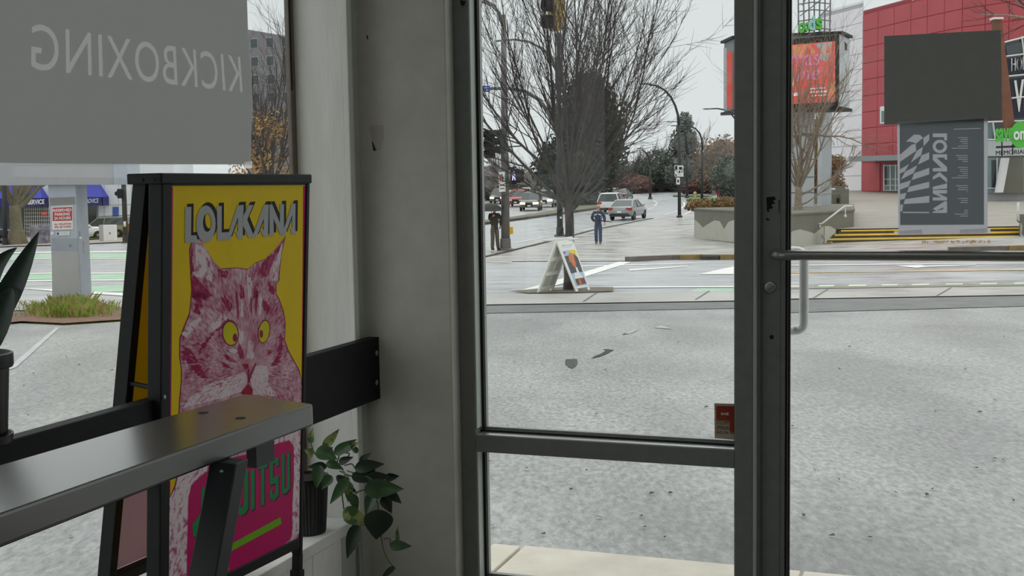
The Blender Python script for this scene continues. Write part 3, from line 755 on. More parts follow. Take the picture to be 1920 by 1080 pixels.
# street-side walk (near) with its dark gutter band and moss line
gpatch('street_sidewalk', [(-700, 590), (400, 582), (900, 573.5), (1374, 566), (1480, 562.5), (1920, 555), (2300, 549), (2300, 531), (1920, 538.5), (1480, 544.5), (1290, 549), (1150, 550), (900, 553), (400, 563), (-700, 572)], m_walk, .02,
       label='light concrete walk along the near side of the street', cat='sidewalk')
gpatch('gutter_band', [(-700, 612), (400, 600), (914, 588), (1374, 579), (1480, 587), (1920, 575), (2300, 566), (2300, 549.5), (1920, 555.5), (1480, 563), (1374, 566.5), (900, 574), (400, 582.5), (-700, 590.5)], m_band, .008,
       label='dark rough asphalt band between lot and walk', cat='asphalt band')
gpatch('moss_line', [(1380, 544.5), (1480, 543.5), (1920, 538), (2300, 532), (2300, 528.5), (1920, 534.5), (1480, 540.5), (1380, 542)], m_moss, .03, label='mossy green strip along the street curb', cat='curb')
gpatch('tree_pit', [(952, 550), (1010, 544), (1060, 541), (1150, 541.5), (1150, 549.5), (1060, 552), (990, 553)], M('tree_pit_soil', L(118, 112, 98), .9, var=.25, vs=5, det=8), .035, label='soil pit around the foot of the bare street tree', cat='tree pit')
for x in (1552, 1783, 1330, 1120):
    gline('walk_joint', (x, 545.8 - (x-1480)*.0135), (x - 26, 562 - (x-1480)*.0165), .03, m_band, .026, bpy.data.objects['street_sidewalk'])
# painted markings
for i, (x0, x1) in enumerate(((1478, 1499), (1533, 1563), (1590, 1623), (1652, 1682), (1708, 1741), (1772, 1804), (1836, 1868), (1900, 1932))):
    yy = lambda x: 539.0 - (x - 1480)*.0125
    gpatch('dash_marking', [(x0, yy(x0)), (x1, yy(x1)), (x1 + 2, yy(x1) - 3), (x0 + 2, yy(x0) - 3)], m_paint, .006, street)
gpatch('lane_marking', [(1380, 513.4), (1920, 507), (2100, 505), (2100, 503.5), (1920, 505.4), (1380, 511.9)], m_painty, .006, street)
gpatch('lane_marking', [(1380, 499.6), (1920, 494.5), (1920, 493.2), (1380, 498.2)], m_paint, .006, street)
gpatch('arrow_marking', [(1676, 498.5), (1718, 502.5), (1735, 501), (1829, 497.5), (1829, 496), (1735, 498.5), (1726, 497)], m_paint, .007, street)
gpatch('crosswalk_marking', [(972, 545.5), (1008, 545.5), (1062, 530), (1184, 491.5), (1160, 491), (1048, 524)], m_paint, .006, street)
gpatch('crosswalk_marking', [(1036, 540.5), (1376, 539), (1376, 536.5), (1036, 538)], m_paint, .006, street)
gpatch('crosswalk_marking', [(1310, 514.5), (1376, 514.5), (1376, 500), (1346, 506)], m_paint, .006, street)
gpatch('crosswalk_marking', [(1080, 500), (1300, 494.5), (1300, 493.4), (1080, 498.4)], m_paint, .006, street)
gpatch('crosswalk_marking', [(1180, 508), (1290, 500), (1290, 498.6), (1180, 505)], m_paint, .006, street)
gpatch('bike_lane_marking', [(1287, 548.5), (1376, 548.5), (1376, 541), (1310, 541)], m_paintg, .006, street)
gpatch('crosswalk_marking', [(905, 491.5), (960, 492.5), (960, 491), (905, 490)], m_paint, .006, street)
# the markings of the crossing seen through the side window
for q in ([(-30, 485.5), (95, 484), (240, 483.5), (240, 475.5), (95, 476), (-30, 478)], [(-60, 527), (95, 524), (240, 523.5), (240, 513.5), (95, 514), (-60, 517)], [(165, 547.5), (240, 547.5), (240, 536), (165, 537)]):
    gpatch('bike_lane_marking', q, m_paintg, .006, street)
for q in ([(-30, 487.5), (95, 485.8), (240, 485.5), (240, 484), (95, 484.4), (-30, 486)], [(-30, 476), (95, 474), (240, 473), (240, 471), (95, 472), (-30, 474)],
          [(-60, 530.5), (95, 527.5), (240, 526.5), (240, 524), (95, 524.8), (-60, 528)], [(-60, 516), (95, 513.5), (240, 513), (240, 511.3), (95, 511.8), (-60, 514)], [(35, 541), (95, 546), (170, 551), (240, 556), (240, 549.5), (170, 547.5), (95, 542.5)]):
    gpatch('lane_marking', q, m_paint, .008, street)
# far corner: concrete apron, curbs
gpatch('corner_sidewalk', [(860, 491), (1182, 490), (1262, 486), (1376, 484), (1480, 476.5), (1640, 471.5), (1860, 469.5), (2040, 462), (2300, 455), (2300, 440), (1950, 452), (1560, 450), (1480, 452), (1380, 441), (1330, 422), (1300, 400), (1272, 404), (1225, 408), (1170, 419), (1118, 429), (1040, 445), (960, 462), (860, 476)], m_corner, .012,
       label='pale wet concrete apron on the far street corner', cat='sidewalk')
def kerb(name, pts, w, h, mat, parent=None, **k):
    P = [gp(*p) for p in pts]; mb = MB(); rings = []
    for i, p in enumerate(P):
        t = (P[min(i+1, len(P)-1)] - P[max(i-1, 0)]); t.z = 0; t.normalize(); n = V((-t.y, t.x, 0))
        z = g(p.x, p.y)
        rings.append([V((p.x, p.y, z-.1)) , V((p.x, p.y, z-.1)) + n*w, V((p.x, p.y, z+h)) + n*w, V((p.x, p.y, z+h))])
    mb.loft(rings)
    return struct(name, mb, mat, **k) if parent is None else obj(name, mb, mat, parent)
kb = kerb('corner_curb', [(1183, 490.5), (1225, 488.5), (1262, 487), (1320, 486.5), (1390, 486.5)], .3, .14, m_kerb, label='worn yellow curb stone on the far corner', cat='curb')
kerb('yellow_paint', [(1275, 487.2), (1310, 487)], .31, .15, m_kyel, kb); kerb('yellow_paint', [(1350, 486.9), (1390, 486.9)], .31, .15, m_kyel, kb)
kerb('drain_opening', [(1315, 487.3), (1347, 487.1)], .31, .11, m_dark, kb)
kb2 = kerb('far_curb', [(1780, 474), (1850, 472.2), (1920, 471), (2060, 469)], .3, .16, m_kerb, label='brown curb stone before the plaza steps', cat='curb')
kerb('yellow_paint', [(1892, 471.8), (1925, 471.2)], .31, .17, m_kyel, kb2)
kerb('median_curb', [(860, 428), (912, 421), (959, 415), (1045, 403.5), (1108, 394.5), (1150, 388), (1180, 384)], .5, .16, m_dark, label='long dark curb of the street median', cat='curb')
gpatch('median', [(860, 426.5), (912, 419.5), (959, 413.6), (1045, 402.4), (1108, 393.4), (1135, 389), (1120, 386), (1100, 385), (1078, 389), (1040, 397), (959, 410.5), (860, 423)], m_grassd, .17, label='grassy street median with low verge', cat='median')
kerb('road_edge_curb', [(912, 483), (985, 465), (1045, 450), (1118, 431), (1170, 421), (1225, 410)], .12, .05, m_dark, label='thin dark curb edge along the corner apron', cat='curb')
for a, b, w in (((966, 456), (1026, 444), .14), ((975, 435), (1041, 426), .14), ((1213, 393), (1226, 389), .16), ((1227, 386), (1233, 381), .16), ((1246, 403), (1272, 395), .16), ((1279, 404), (1300, 394), .2), ((1300, 394), (1312, 385), .2), ((1272, 395), (1284, 385), .18), ((1284, 385), (1282, 379), .18), ((1232, 380), (1226, 376), .16), ((1092, 433), (1118, 427), .12)):
    gline('lane_marking', a, b, w, m_paint, .008, street)
gpatch('verge_lawn', [(1286, 374.5), (1300, 380), (1312, 381), (1355, 380), (1350, 373.5), (1320, 371), (1296, 371.5)], m_grass, .12, label='small green lawn verge by the far bend', cat='lawn')
gpatch('verge_lawn', [(1330, 369), (1345, 367.5), (1262, 367), (1262, 369)], m_grassd, .12, label='thin strip of grass behind the far lawn verge', cat='lawn')
gpatch('far_path', [(1300, 371.5), (1325, 371), (1356, 374.5), (1362, 381), (1420, 389), (1420, 374), (1350, 369)], m_walk, .06, label='pale footpath beside the far lawn', cat='path')
# plaza and its ground
STEP_Y = gp(1560, 456).y
def gz(y): return -.575 + (y - STEP_Y) * (1.16 / 54.)
def plz(x, y): return gz(y)
PX0 = gp(1475, 464).x
mbq = MB(); yy_ = [STEP_Y + .66] + [STEP_Y + 2 + 3*i for i in range(26)]
for y in yy_:
    xl = max(13.1, .25*y + (1.0 if y < 55 else 0)); mbq.v += [V((xl + (78 - xl)*k/20, y, gz(y))) for k in range(21)]
mbq.f = [(j*21+i, j*21+i+1, (j+1)*21+i+1, (j+1)*21+i) for j in range(len(yy_)-1) for i in range(20)]
struct('plaza', mbq, m_plaza, fix=False, label='broad pale paved plaza before the red arena', cat='plaza')
# puddles and drains in the lot
mp = [gpatch('puddle', q, m_puddle, .006, label=lb, cat='puddle') for q, lb in (
    ([(1108, 673), (1124, 669.5), (1136, 665), (1146, 659.5), (1151, 657), (1144, 656), (1130, 655), (1146, 653.5), (1158, 650.5), (1164, 645.5), (1172, 641), (1181, 636.5), (1183, 633.5), (1174, 637), (1163, 641.5), (1156, 647), (1144, 650.5), (1126, 652.5), (1136, 658), (1128, 663.5), (1116, 668.5)], 'thin bright puddle streak across the lot asphalt'),
    ([(1166, 628.5), (1180, 626.5), (1198, 619.5), (1182, 622), (1170, 626)], 'small bright puddle sliver above the long streak'),
    ([(1225, 615), (1262, 618), (1240, 611)], 'tiny bright puddle high on the lot asphalt'),
    ([(1060, 676), (1063, 674.5), (1082, 674), (1083, 681), (1081, 686), (1073, 692), (1066, 689), (1060, 683)], 'small dark reflecting puddle in the lot asphalt'))]
for q, lb in (([(0, 700), (30, 690), (112, 615), (104, 615), (20, 686)], 'worn white bay line seen through the side window'),):
    gpatch('bay_line', q, M('faded_bay_paint', L(190, 190, 190), .5, var=.1, vs=4), .006, label=lb, cat='road marking')
# scattered dead leaves
m_leafd = M('wet_dead_leaf', L(88, 66, 52), .6, var=.3, vs=2)
lf = MB()
for k in range(110):
    px = R.uniform(10, 1920); py = R.uniform(580, 1010)
    if 240 < px < 900: continue
    p = gp(px, py, .01); a = R.uniform(0, 6.3); r = R.uniform(.006, .02)
    e1 = V((math.cos(a), math.sin(a), .15)) * r; e2 = V((-math.sin(a), math.cos(a), .1)) * r * .6
    lf.quad(p - e1, p - e2*.9, p + e1, p + e2 + V((0, 0, .006)))
o = obj('dead_leaves', lf, m_leafd, fix=False); tag(o, 'dead brown leaves scattered over the wet lot', 'leaves', kind='stuff')
# ================================================================== street things
m_bark = M('grey_bark', L(80, 75, 71), .9, var=.25, vs=14, det=6, stretch=(1, 1, .3), bump=.5, bs=30)
m_barkl = M('pale_brown_bark', L(146, 132, 116), .9, var=.2, vs=10)
m_barkg = M('mossy_bark', L(118, 112, 92), .9, var=.2, vs=8)
m_twig = M('dark_twigs', L(66, 58, 56), .9)
m_ever = M('dark_evergreen', L(74, 80, 72), .9, var=.35, vs=1.5)  # lightened a little, distance haze put into the colour
m_leafg = M('dull_green_leaves', L(98, 108, 96), .9, var=.3, vs=.8)  # green raised slightly to carry the haze of distance
m_leafo = M('orange_brown_leaves', L(142, 116, 90), .9, col2=L(168, 142, 108), vs=1.2)
m_everhaze = M('hazed_evergreen', L(108, 114, 108), .9, var=.25, vs=.8)  # paler evergreen copy, haze painted in for the far trees
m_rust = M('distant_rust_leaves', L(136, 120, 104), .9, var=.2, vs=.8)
m_leafr = M('reddish_shrub', L(128, 98, 90), .9, var=.3, vs=1)
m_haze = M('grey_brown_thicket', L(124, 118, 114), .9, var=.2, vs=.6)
m_pole = M('black_pole_paint', L(44, 45, 48), .5, var=.1)
m_polew = M('galvanised_pole', L(110, 108, 106), .5, .2)
m_bl = M('flat_black', L(18, 18, 19), .6)
m_sigyel = M('signal_yellow', L(222, 176, 40), .5)
m_signw = M('sign_white', L(236, 236, 234), .5)
m_signb = M('sign_blue', L(40, 74, 168), .5)
def rvec(r): return V((r.uniform(-1, 1), r.uniform(-1, 1), r.uniform(-1, 1)))
def limb(mbs, r, p, d, ln, rad, lev, mx, up, child, wob=.18, taper=.25, seg=None):
    n = seg or max(3, int(6 - lev)); pts = [p.copy()]; rs = [rad]; q = p.copy(); d = d.normalized()
    for i in range(n):
        d = (d + rvec(r)*wob + V((0, 0, up))).normalized(); q = q + d*(ln/n); pts.append(q.copy()); rs.append(rad*(1 - (1-taper)*(i+1)/n))
    mbs[min(lev, len(mbs)-1)].tube(pts, rs, (7, 6, 4, 3, 3)[min(lev, 4)], cap=False)
    if lev < mx:
        k = child[min(lev, len(child)-1)]
        for j in range(k):
            t = r.uniform(.22, 1.0)*n; i = min(int(t), n-1); fr = t - i
            b = pts[i].lerp(pts[i+1], fr); dd = (pts[i+1]-pts[i]).normalized()
            side = (rvec(r) - dd*rvec(r).dot(dd)).normalized()
            a = r.uniform(.35, .75)
            limb(mbs, r, b, dd*math.cos(a) + side*math.sin(a), ln*r.uniform(.3, .55)*(1.05 - .35*t/n), max(rs[i]*.5, .004), lev+1, mx, up*.7, child, wob, .3)
def bare_tree(name, label, base, fork, tr, limbs, llen, tilt, seed, mat, mtw=None, mx=2, child=(7, 6, 4), up=.10, group=None, lean=(0, 0), lrad=None, wob=.18, flare=1.5, extra=None):
    r = random.Random(seed); base = V(base)
    t = thing(name, label, 'tree', base, group)
    top = base + V((lean[0], lean[1], fork))
    mb = MB(); n = 7
    mb.tube([base + V((0, 0, -.1))] + [base.lerp(top, k/n) + V((r.uniform(-.02, .02), r.uniform(-.02, .02), 0)) for k in range(n+1)], [tr*flare] + [tr*(1 + (flare-1)*max(0, 1-k*2.2/n)) * (1 - .1*k/n) for k in range(n+1)], 12)
    obj('trunk', mb, mat, t, smooth=True)
    mbs = [MB(), MB(), MB()]
    for k in range(limbs):
        a = 2*math.pi*(k + r.uniform(-.3, .3))/limbs*1.618*2; ti = r.uniform(*tilt)
        d = V((math.cos(a)*math.sin(ti), math.sin(a)*math.sin(ti), math.cos(ti)))
        st = base.lerp(top, r.uniform(.72, 1.02))
        limb(mbs, r, st, d, llen*r.uniform(.75, 1.1), (lrad or tr*.42)*r.uniform(.7, 1.1), 0, mx, up, child, wob)
    for e_ in (extra or []):
        limb(mbs, r, base + V(e_[0]), V(e_[1]), e_[2], e_[3], 0, mx, e_[4], child, wob)
    obj('limbs', mbs[0], mat, t, smooth=True, fix=False)
    obj('branches', mbs[1], mtw or mat, t, fix=False)
    if mbs[2].v: obj('twigs', mbs[2], mtw or mat, t, fix=False)
    return t
def leaf_cloud(mb, r, c, rad, n, sz, shell=.5, flat=.0):
    c = V(c)
    for _ in range(n):
        d = rvec(r)
        while d.length > 1 or d.length < .05: d = rvec(r)
        d = d.normalized() * (shell + (1-shell)*r.random()**.6)
        d *= 1 + .18*noise.noise(V((d.x*2.3 + c.x, d.y*2.3 + c.y, d.z*2.3)))
        p = c + V((d.x*rad[0], d.y*rad[1], d.z*rad[2]))
        a = rvec(r).normalized(); b = a.orthogonal().normalized(); s = sz*r.uniform(.6, 1.3)
        mb.quad(p - a*s, p - b*s*.55, p + a*s, p + b*s*.55)
def leafy(name, label, base, blobs, mat, n, sz, seed, trunk=None, tm=None, cat='tree', group=None, core=True):
    r = random.Random(seed); base = V(base); t = thing(name, label, cat, base, group)
    mb = MB(); tot = sum(b[1][0]*b[1][2] for b in blobs)
    for c, rad in blobs: leaf_cloud(mb, r, base + V(c), rad, int(n*rad[0]*rad[2]/tot), sz, .45)
    if core:
        for c, rad in blobs:
            k0 = len(mb.v); mb.ball(base + V(c), rad[0]*.74, rad[1]*.74, rad[2]*.78, 14, 10)
            for p in mb.v[k0:]: p += rvec(r)*rad[0]*.07
    obj('foliage', mb, mat, t, fix=False)
    tk = trunk or (.12, .5)
    obj('trunk', MB().tube([base - V((0, 0, .1)), base + V((0, 0, tk[1]))], [tk[0]*1.2, tk[0]], 8), tm or m_bark, t, smooth=True)
    return t
# ---- the big street tree
tb = gp(1069, 546)
bare_tree('street_tree', 'bare upswept street tree standing beside the white sandwich board', tb, 1.95, .088, 24, 4.6, (.05, .98), 12, m_bark, m_twig, mx=2, child=(14, 10, 4), up=.13, lrad=.030, wob=.16, flare=1.55,
          extra=[((0, 0, 1.65), (-.7, .4, .3), 2.2, .022, .10), ((0, 0, 1.65), (.75, .1, .35), 2.3, .022, .10), ((0, 0, 1.65), (.9, .0, .2), 1.9, .018, .09), ((0, 0, 1.65), (-.9, .0, .25), 2.1, .018, .09)])
# ---- white sandwich board on the walk
wb0 = gp(1010, 549); wb1 = gp(1092, 548)
wc = gp(1052, 549)
wsb = thing('sandwich_board', 'white plastic sandwich board with picture poster by the street tree', 'sandwich board', wc)
m_plast = M('white_plastic', L(240, 241, 236), .4)
m_plastd = M('grey_white_plastic_recess', L(196, 197, 186), .5)
def at_on(px, py, Y): return at(px, py, Y)
WY = wc.y
A_l, A_r = at(1006, 550, WY - .28), at(1035, 547, WY + .25)     # rear leaf feet
B_l, B_r = at(1081, 551, WY - .22), at(1107, 544, WY + .22)      # front leaf feet
T_l, T_r = at(1042, 447, WY - .26), at(1072, 443, WY + .24)      # ridge
zg = g(wc.x, wc.y) + .03
def leaf_panel(fl, fr, tl, tr, nm, sgn):
    fl = V(fl); fr = V(fr); fl.z = zg; fr.z = zg
    n = (fr - fl).cross(tl - fl).normalized() * sgn
    pn = obj(nm, MB().prism([fl.lerp(tl, .055), fr.lerp(tr, .055), tr, tl], n * .03), m_plast, wsb, bevel=.008)
    def pt(s, t, o=.0): return fl.lerp(fr, s).lerp(tl.lerp(tr, s), t) + n*o
    for s0 in (0.0, .84):
        obj('foot', MB().prism([pt(s0, 0), pt(s0 + .16, 0), pt(s0 + .16, .08), pt(s0, .08)], n * .03), m_plast, wsb, bevel=.005)
    return pn, pt, n
rp, rpt, rn_ = leaf_panel(A_l, A_r, T_l, T_r, 'rear_leaf', 1)
fp, fpt, fn_ = leaf_panel(B_l, B_r, T_l, T_r, 'front_leaf', -1)
def inner_n(pt, nn, toward):
    return nn if nn.dot(V(toward)) > 0 else -nn
ri = inner_n(rpt, rn_, (1, -.2, 0)); 
for j in range(3):
    for i in range(2):
        s0, t0 = .12 + i*.40, .12 + j*.27
        o_ = .031 if ri.dot(rn_) > 0 else -.001
        q = [rpt(s0, t0, o_), rpt(s0 + .34, t0, o_), rpt(s0 + .34, t0 + .21, o_), rpt(s0, t0 + .21, o_)]
        obj('recess_panel', MB().prism(q, ri * .004), m_plastd, wsb)
        q2 = [rpt(s0, t0 + .2, o_), rpt(s0 + .34, t0 + .2, o_), rpt(s0 + .34, t0 + .215, o_), rpt(s0, t0 + .215, o_)]
        obj('rib', MB().prism(q2, ri * .012), m_plast, wsb)
fo = inner_n(fpt, fn_, (.6, -1, 0)); o0 = .031 if fo.dot(fn_) > 0 else -.001
def fpr(nm, q, mt, lay, par):
    return obj(nm, MB().prism([fpt(s, t, o0) + fo*(.001 + .0012*lay) for s, t in q], fo * .001), mt, par)
m_pb = M('picture_light_blue', L(168, 196, 224), .4); m_pd = M('picture_charcoal', L(62, 58, 64), .4, var=.2, vs=6); m_po = M('picture_orange', L(224, 142, 60), .4, col2=L(190, 84, 40), vs=14)
m_py = M('picture_yellow', L(232, 206, 66), .4); m_pw = M('picture_white', L(232, 232, 236), .4); m_pbr = M('picture_brown', L(140, 80, 56), .4, col2=L(96, 52, 40), vs=12)
ps = fpr('picture', [(.10, .10), (.90, .10), (.90, .76), (.10, .76)], m_pb, 0, fp)
ps.parent = wsb; ps.matrix_parent_inverse = Matrix.Translation(-wsb.location)
for nm, q, mt, ly in (('picture_print', [(.10, .34), (.90, .34), (.90, .60), (.75, .68), (.10, .66)], m_pd, 1), ('picture_print', [(.45, .64), (.9, .62), (.9, .76), (.5, .76)], m_py, 1), ('picture_print', [(.3, .55), (.62, .52), (.70, .68), (.5, .72), (.34, .66)], m_po, 2),
                      ('picture_print', [(.42, .45), (.56, .44), (.66, .53), (.60, .60), (.44, .61), (.36, .54)], m_po, 3), ('picture_print', [(.5, .34), (.66, .34), (.62, .44), (.52, .44)], m_pw, 2), ('picture_print', [(.3, .31), (.66, .31), (.66, .345), (.3, .345)], m_pw, 3),
                      ('picture_print', [(.2, .22), (.8, .22), (.7, .31), (.3, .31)], m_pw, 2), ('picture_print', [(.22, .12), (.84, .12), (.84, .235), (.22, .235)], m_pbr, 3), ('picture_print', [(.4, .13), (.55, .13), (.52, .22), (.42, .22)], m_po, 4), ('picture_print', [(.14, .71), (.22, .71), (.22, .74), (.14, .74)], m_red, 2)):
    fpr(nm, q, mt, ly, ps)
hb = obj('hinge_bar', MB().tube([T_l + V((-.22, -.05, -.03)), T_r + V((.12, .05, -.05))], .022, 8), m_plast, wsb, smooth=True)
obj('handle', MB().tube(fillet([fpt(.25, .86, o0) , fpt(.25, .86, o0) + fo*.05, fpt(.75, .86, o0) + fo*.05, fpt(.75, .86, o0)], .03), .014, 6), m_plast, wsb, smooth=True)
# ---- poles and signals
def pole(name, label, base, top, r0, r1, mat, cat='pole', group=None, collar=True):
    t = thing(name, label, cat, base, group)
    obj('pole', MB().tube([base - V((0, 0, .2)), base.lerp(top, .5), top], [r0, (r0+r1)/2, r1], 12), mat, t, smooth=True)
    if collar: obj('base_plate', MB().lathe(base, [(r0*1.9, 0), (r0*1.9, .06), (r0*1.25, .12), (r0*1.15, .5), (r0, .52)], 12), mat, t, smooth=40)
    return t
def signal(mb_h, mb_v, p, w, h, n, fwd, nlen=.22):      # housing box and visors
    fwd = V(fwd).normalized(); rt = fwd.cross(V((0, 0, 1))).normalized()
    mb_h.par(p - rt*w/2 - fwd*.18, rt*w, fwd*.2, V((0, 0, h)))
    for k in range(n):
        c = p + V((0, 0, h*(k+.5)/n)) + fwd*.02
        pts = []
        rings = []
        for d_ in (0, nlen):
            rings.append([c + fwd*d_ + (rt*math.cos(a) + V((0, 0, 1))*math.sin(a))*w*.42 for a in (2*math.pi*j/12 for j in range(12))])
        mb_v.loft(rings, cap=False)
        mb_v.lathe(c, [(w*.4, 0), (w*.4, .01), (0, .012)], 12, fwd)
pa = gp(948, 470); 
pA_ = pole('signal_pole', 'thick dark signal pole beside the umbrella walker', pa, at(944, 28, pa.y), .19, .10, m_polew)
obj('lamp_arm', MB().tube([at(944, 55, pa.y), at(937, 25, pa.y), at(925, 10, pa.y), at(905, -2, pa.y)], [.07, .06, .05, .05], 8), m_polew, pA_, smooth=True)
obj('lamp_arm', MB().tube([at(943, 50, pa.y), at(933, 22, pa.y - .3), at(921, 10, pa.y - .3), at(903, 3, pa.y - .3)], [.06, .05, .04, .04], 8), m_polew, pA_, smooth=True)
pd = obj('walk_signal', MB().par(at(957, 343, pa.y - .25), V((.42, 0, 0)), V((0, .2, 0)), V((0, 0, .58))), m_bl, pA_, bevel=.02)
obj('signal_visor', MB().par(at(967, 341, pa.y - .45), V((.34, .05, 0)), V((0, .2, 0)), V((0, 0, .5))), m_bl, pA_, bevel=.03)
m_walk_lit = M('walk_signal_lamp', L(190, 190, 235), .4, emit=.9, ecol=L(206, 206, 240))
wk = MB(); wy = pa.y - .26
for pts in ([(962.5, 321), (964.5, 321), (964.5, 323.5), (962.5, 323.5)], [(961.5, 324), (965, 324), (965.5, 331), (961, 331)], [(961, 331), (963, 331), (962, 338), (959.8, 338)], [(963.2, 331), (965.4, 331), (967, 338), (965, 338)], [(965, 325), (966.6, 330), (965.6, 330.5), (964.5, 327)], [(961.6, 325), (959.6, 330), (960.6, 330.5), (962, 327)]):
    wk.prism([at(x, y, wy) for x, y in pts], (0, -.01, 0))
obj('walk_symbol', wk, m_walk_lit, pd)
obj('signal_bracket', MB().tube([at(950, 316, pa.y), at(968, 314, pa.y - .15)], .04, 6), m_bl, pA_)
obj('signal_bracket', MB().tube([at(950, 343, pa.y), at(968, 343.5, pa.y - .15)], .04, 6), m_bl, pA_)
sgw = obj('turn_sign', MB().prism([at(x, y, pa.y - .3) for x, y in ((935, 323), (946.5, 321.5), (948, 359), (936, 360))], (0, .02, 0)), m_signw, pA_)
obj('sign_print', MB().prism([at(x, y, pa.y - .302) for x, y in ((939.5, 326), (942.5, 326), (944, 342), (941, 342))], (0, -.004, 0)), M('sign_green', L(46, 128, 84), .5), sgw)
obj('sign_print', MB().prism([at(x, y, pa.y - .302) for x, y in ((936, 330), (939, 328), (939.5, 340), (937, 343))], (0, -.004, 0)), M('sign_red', L(196, 46, 44), .5), sgw)
for y in (349, 355): obj('sign_print', MB().prism([at(x, yy, pa.y - .302) for x, yy in ((937.5, y), (946, y - .8), (946, y - 3), (937.5, y - 2.4))], (0, -.004, 0)), M('sign_grey_print', L(120, 120, 118), .6), sgw)
obj('push_button', MB().box(at(958.5, 432, pa.y), (.16, .16, .3)), m_sigyel, pA_, bevel=.02)
# side signals on the pole
mh, mv = MB(), MB(); signal(mh, mv, at(938, 288, pa.y - .1), .34, 1.0, 3, (-1, -.1, 0)); 
sn1 = obj('signal_head', mh, M('signal_green_housing', L(52, 66, 60), .5), pA_, bevel=.02); obj('signal_visor', mv, m_bl, sn1)
mh, mv = MB(), MB(); signal(mh, mv, at(917, 297, pa.y - .4), .40, 1.15, 3, (-.4, -1, 0)); 
sn2 = obj('signal_head', mh, m_bl, pA_, bevel=.02); obj('signal_visor', mv, m_bl, sn2)
obj('signal_bracket', MB().tube([at(917, 262, pa.y - .3), at(944, 262, pa.y)], .035, 6), m_bl, pA_)
obj('signal_bracket', MB().tube([at(930, 278, pa.y - .2), at(944, 279, pa.y)], .035, 6), m_bl, pA_)
# mast pole behind the tree, with the arm that carries the street name plate
pb = gp(1050, 443)
pB2 = pole('mast_pole', 'black mast pole behind the bare tree with curved arm', pb, at(1047, 62, pb.y), .17, .11, m_pole)
yb = pb.y
obj('mast_arm', MB().tube([at(1046, 255, yb), at(1030, 215, yb - .2), at(1012, 188, yb - .4), at(985, 171, yb - .8), at(955, 166, yb - 1.2), at(905, 166, yb - 1.8)], [.13, .12, .11, .10, .09, .08], 8), m_polew, pB2, smooth=True)
obj('lamp_arm', MB().tube([at(1047, 140, yb), at(1036, 112, yb), at(1018, 92, yb), at(992, 78, yb), at(965, 74, yb), at(930, 77, yb)], [.09, .08, .07, .06, .05, .05], 8), m_polew, pB2, smooth=True)
npx = obj('name_plate', MB().prism([at(x, y, yb - 2.0) for x, y in ((903, 161), (919, 160.5), (919, 172), (903, 172.5))], (0, .03, 0)), m_signb, pB2)
for y in (165.5, 170): obj('plate_print', MB().prism([at(x, yy, yb - 2.002) for x, yy in ((906, y), (917, y - .3), (917, y - 2.2), (906, y - 1.9))], (0, -.004, 0)), m_pb, npx)
obj('pole_tag', MB().box(at(1051.5, 408, yb - .17), (.1, .02, .1)), m_signw, pB2)
# near yellow signal hanging from a mast arm that leaves the picture
ysy = 25.0
yb0 = gp(800, 548); yb0.z = g(yb0.x, yb0.y)
ypole = thing('traffic_signal', 'yellow traffic signal hanging high in front of the bare tree', 'traffic signal', yb0)
ztop = at(1035, -75, ysy).z
obj('pole', MB().tube([yb0 - V((0, 0, .2)), V((yb0.x, yb0.y, ztop + .3))], [.16, .12], 12), m_pole, ypole, smooth=True)
obj('mast_arm', MB().tube([V((yb0.x, yb0.y, ztop + .1)), at(950, -95, ysy), at(1100, -100, ysy)], [.09, .07, .05], 8), m_polew, ypole, smooth=True)
mh, mv = MB(), MB(); p0 = at(1037, 57, ysy); hh = at(1037, -70, ysy).z - p0.z
signal(mh, mv, p0, .34, hh, 4, (-.92, -.4, 0), .2)
obj('signal_head', mh, m_sigyel, ypole, bevel=.02); obj('signal_visor', mv, m_bl, ypole)
obj('back_plate', MB().par(p0 + V((.02, -.16, .03)), V((.2, .03, 0)), V((.05, .16, 0)), V((0, 0, hh - .06))), M('signal_grey_yellow', L(196, 160, 72), .5), ypole, bevel=.015)
obj('hanger', MB().tube([p0 + V((0, 0, hh - .05)), at(1037, -98, ysy)], .04, 8), m_polew, ypole)
# ---- street lamps
def street_lamp(label, bx_, by_, arc, r0=.11, hd=True):
    b = gp(bx_, by_); t = thing('street_lamp', label, 'street lamp', b, 'curved street lamps')
    y = b.y; pts = [at(x, yy, y) for x, yy in arc]
    n = len(pts)
    obj('pole', MB().tube([b - V((0, 0, .2)), pts[0]], [r0, r0*.72], 10), m_pole, t, smooth=True)
    obj('arm', MB().tube(pts, [r0*.72 - r0*.3*k/n for k in range(n)], 8), m_pole, t, smooth=True)
    e = pts[-1]; d = (pts[-1] - pts[-2]).normalized()
    obj('lamp_head', MB().ball(e + d*.3, .42, .16, .07), m_polew, t, smooth=True)
    obj('base_plate', MB().lathe(b, [(r0*1.7, 0), (r0*1.7, .1), (r0, .2)], 10), m_pole, t)
    return t, y
sl1, y1 = street_lamp('tall black curved street lamp carrying a white parking sign', 1274, 408, [(1273, 235), (1271, 215), (1266, 198), (1258, 182), (1246, 169), (1232, 161), (1217, 158.5)], .13)
ps1 = obj('parking_sign', MB().prism([at(x, y, y1 - .2) for x, y in ((1265, 310), (1281.5, 310.5), (1281.5, 331.5), (1265, 331))], (0, .03, 0)), m_signw, sl1, bevel=.01)
mbt = MB()
for q in ([(1266, 311), (1270, 311), (1270, 318.5), (1266, 318.5)], [(1266, 327), (1268.5, 327), (1268.5, 330), (1266, 330)], [(1273, 320), (1276, 320), (1275, 324.5), (1272.5, 324.5)]): mbt.prism([at(x, y, y1 - .205) for x, y in q], (0, -.004, 0))
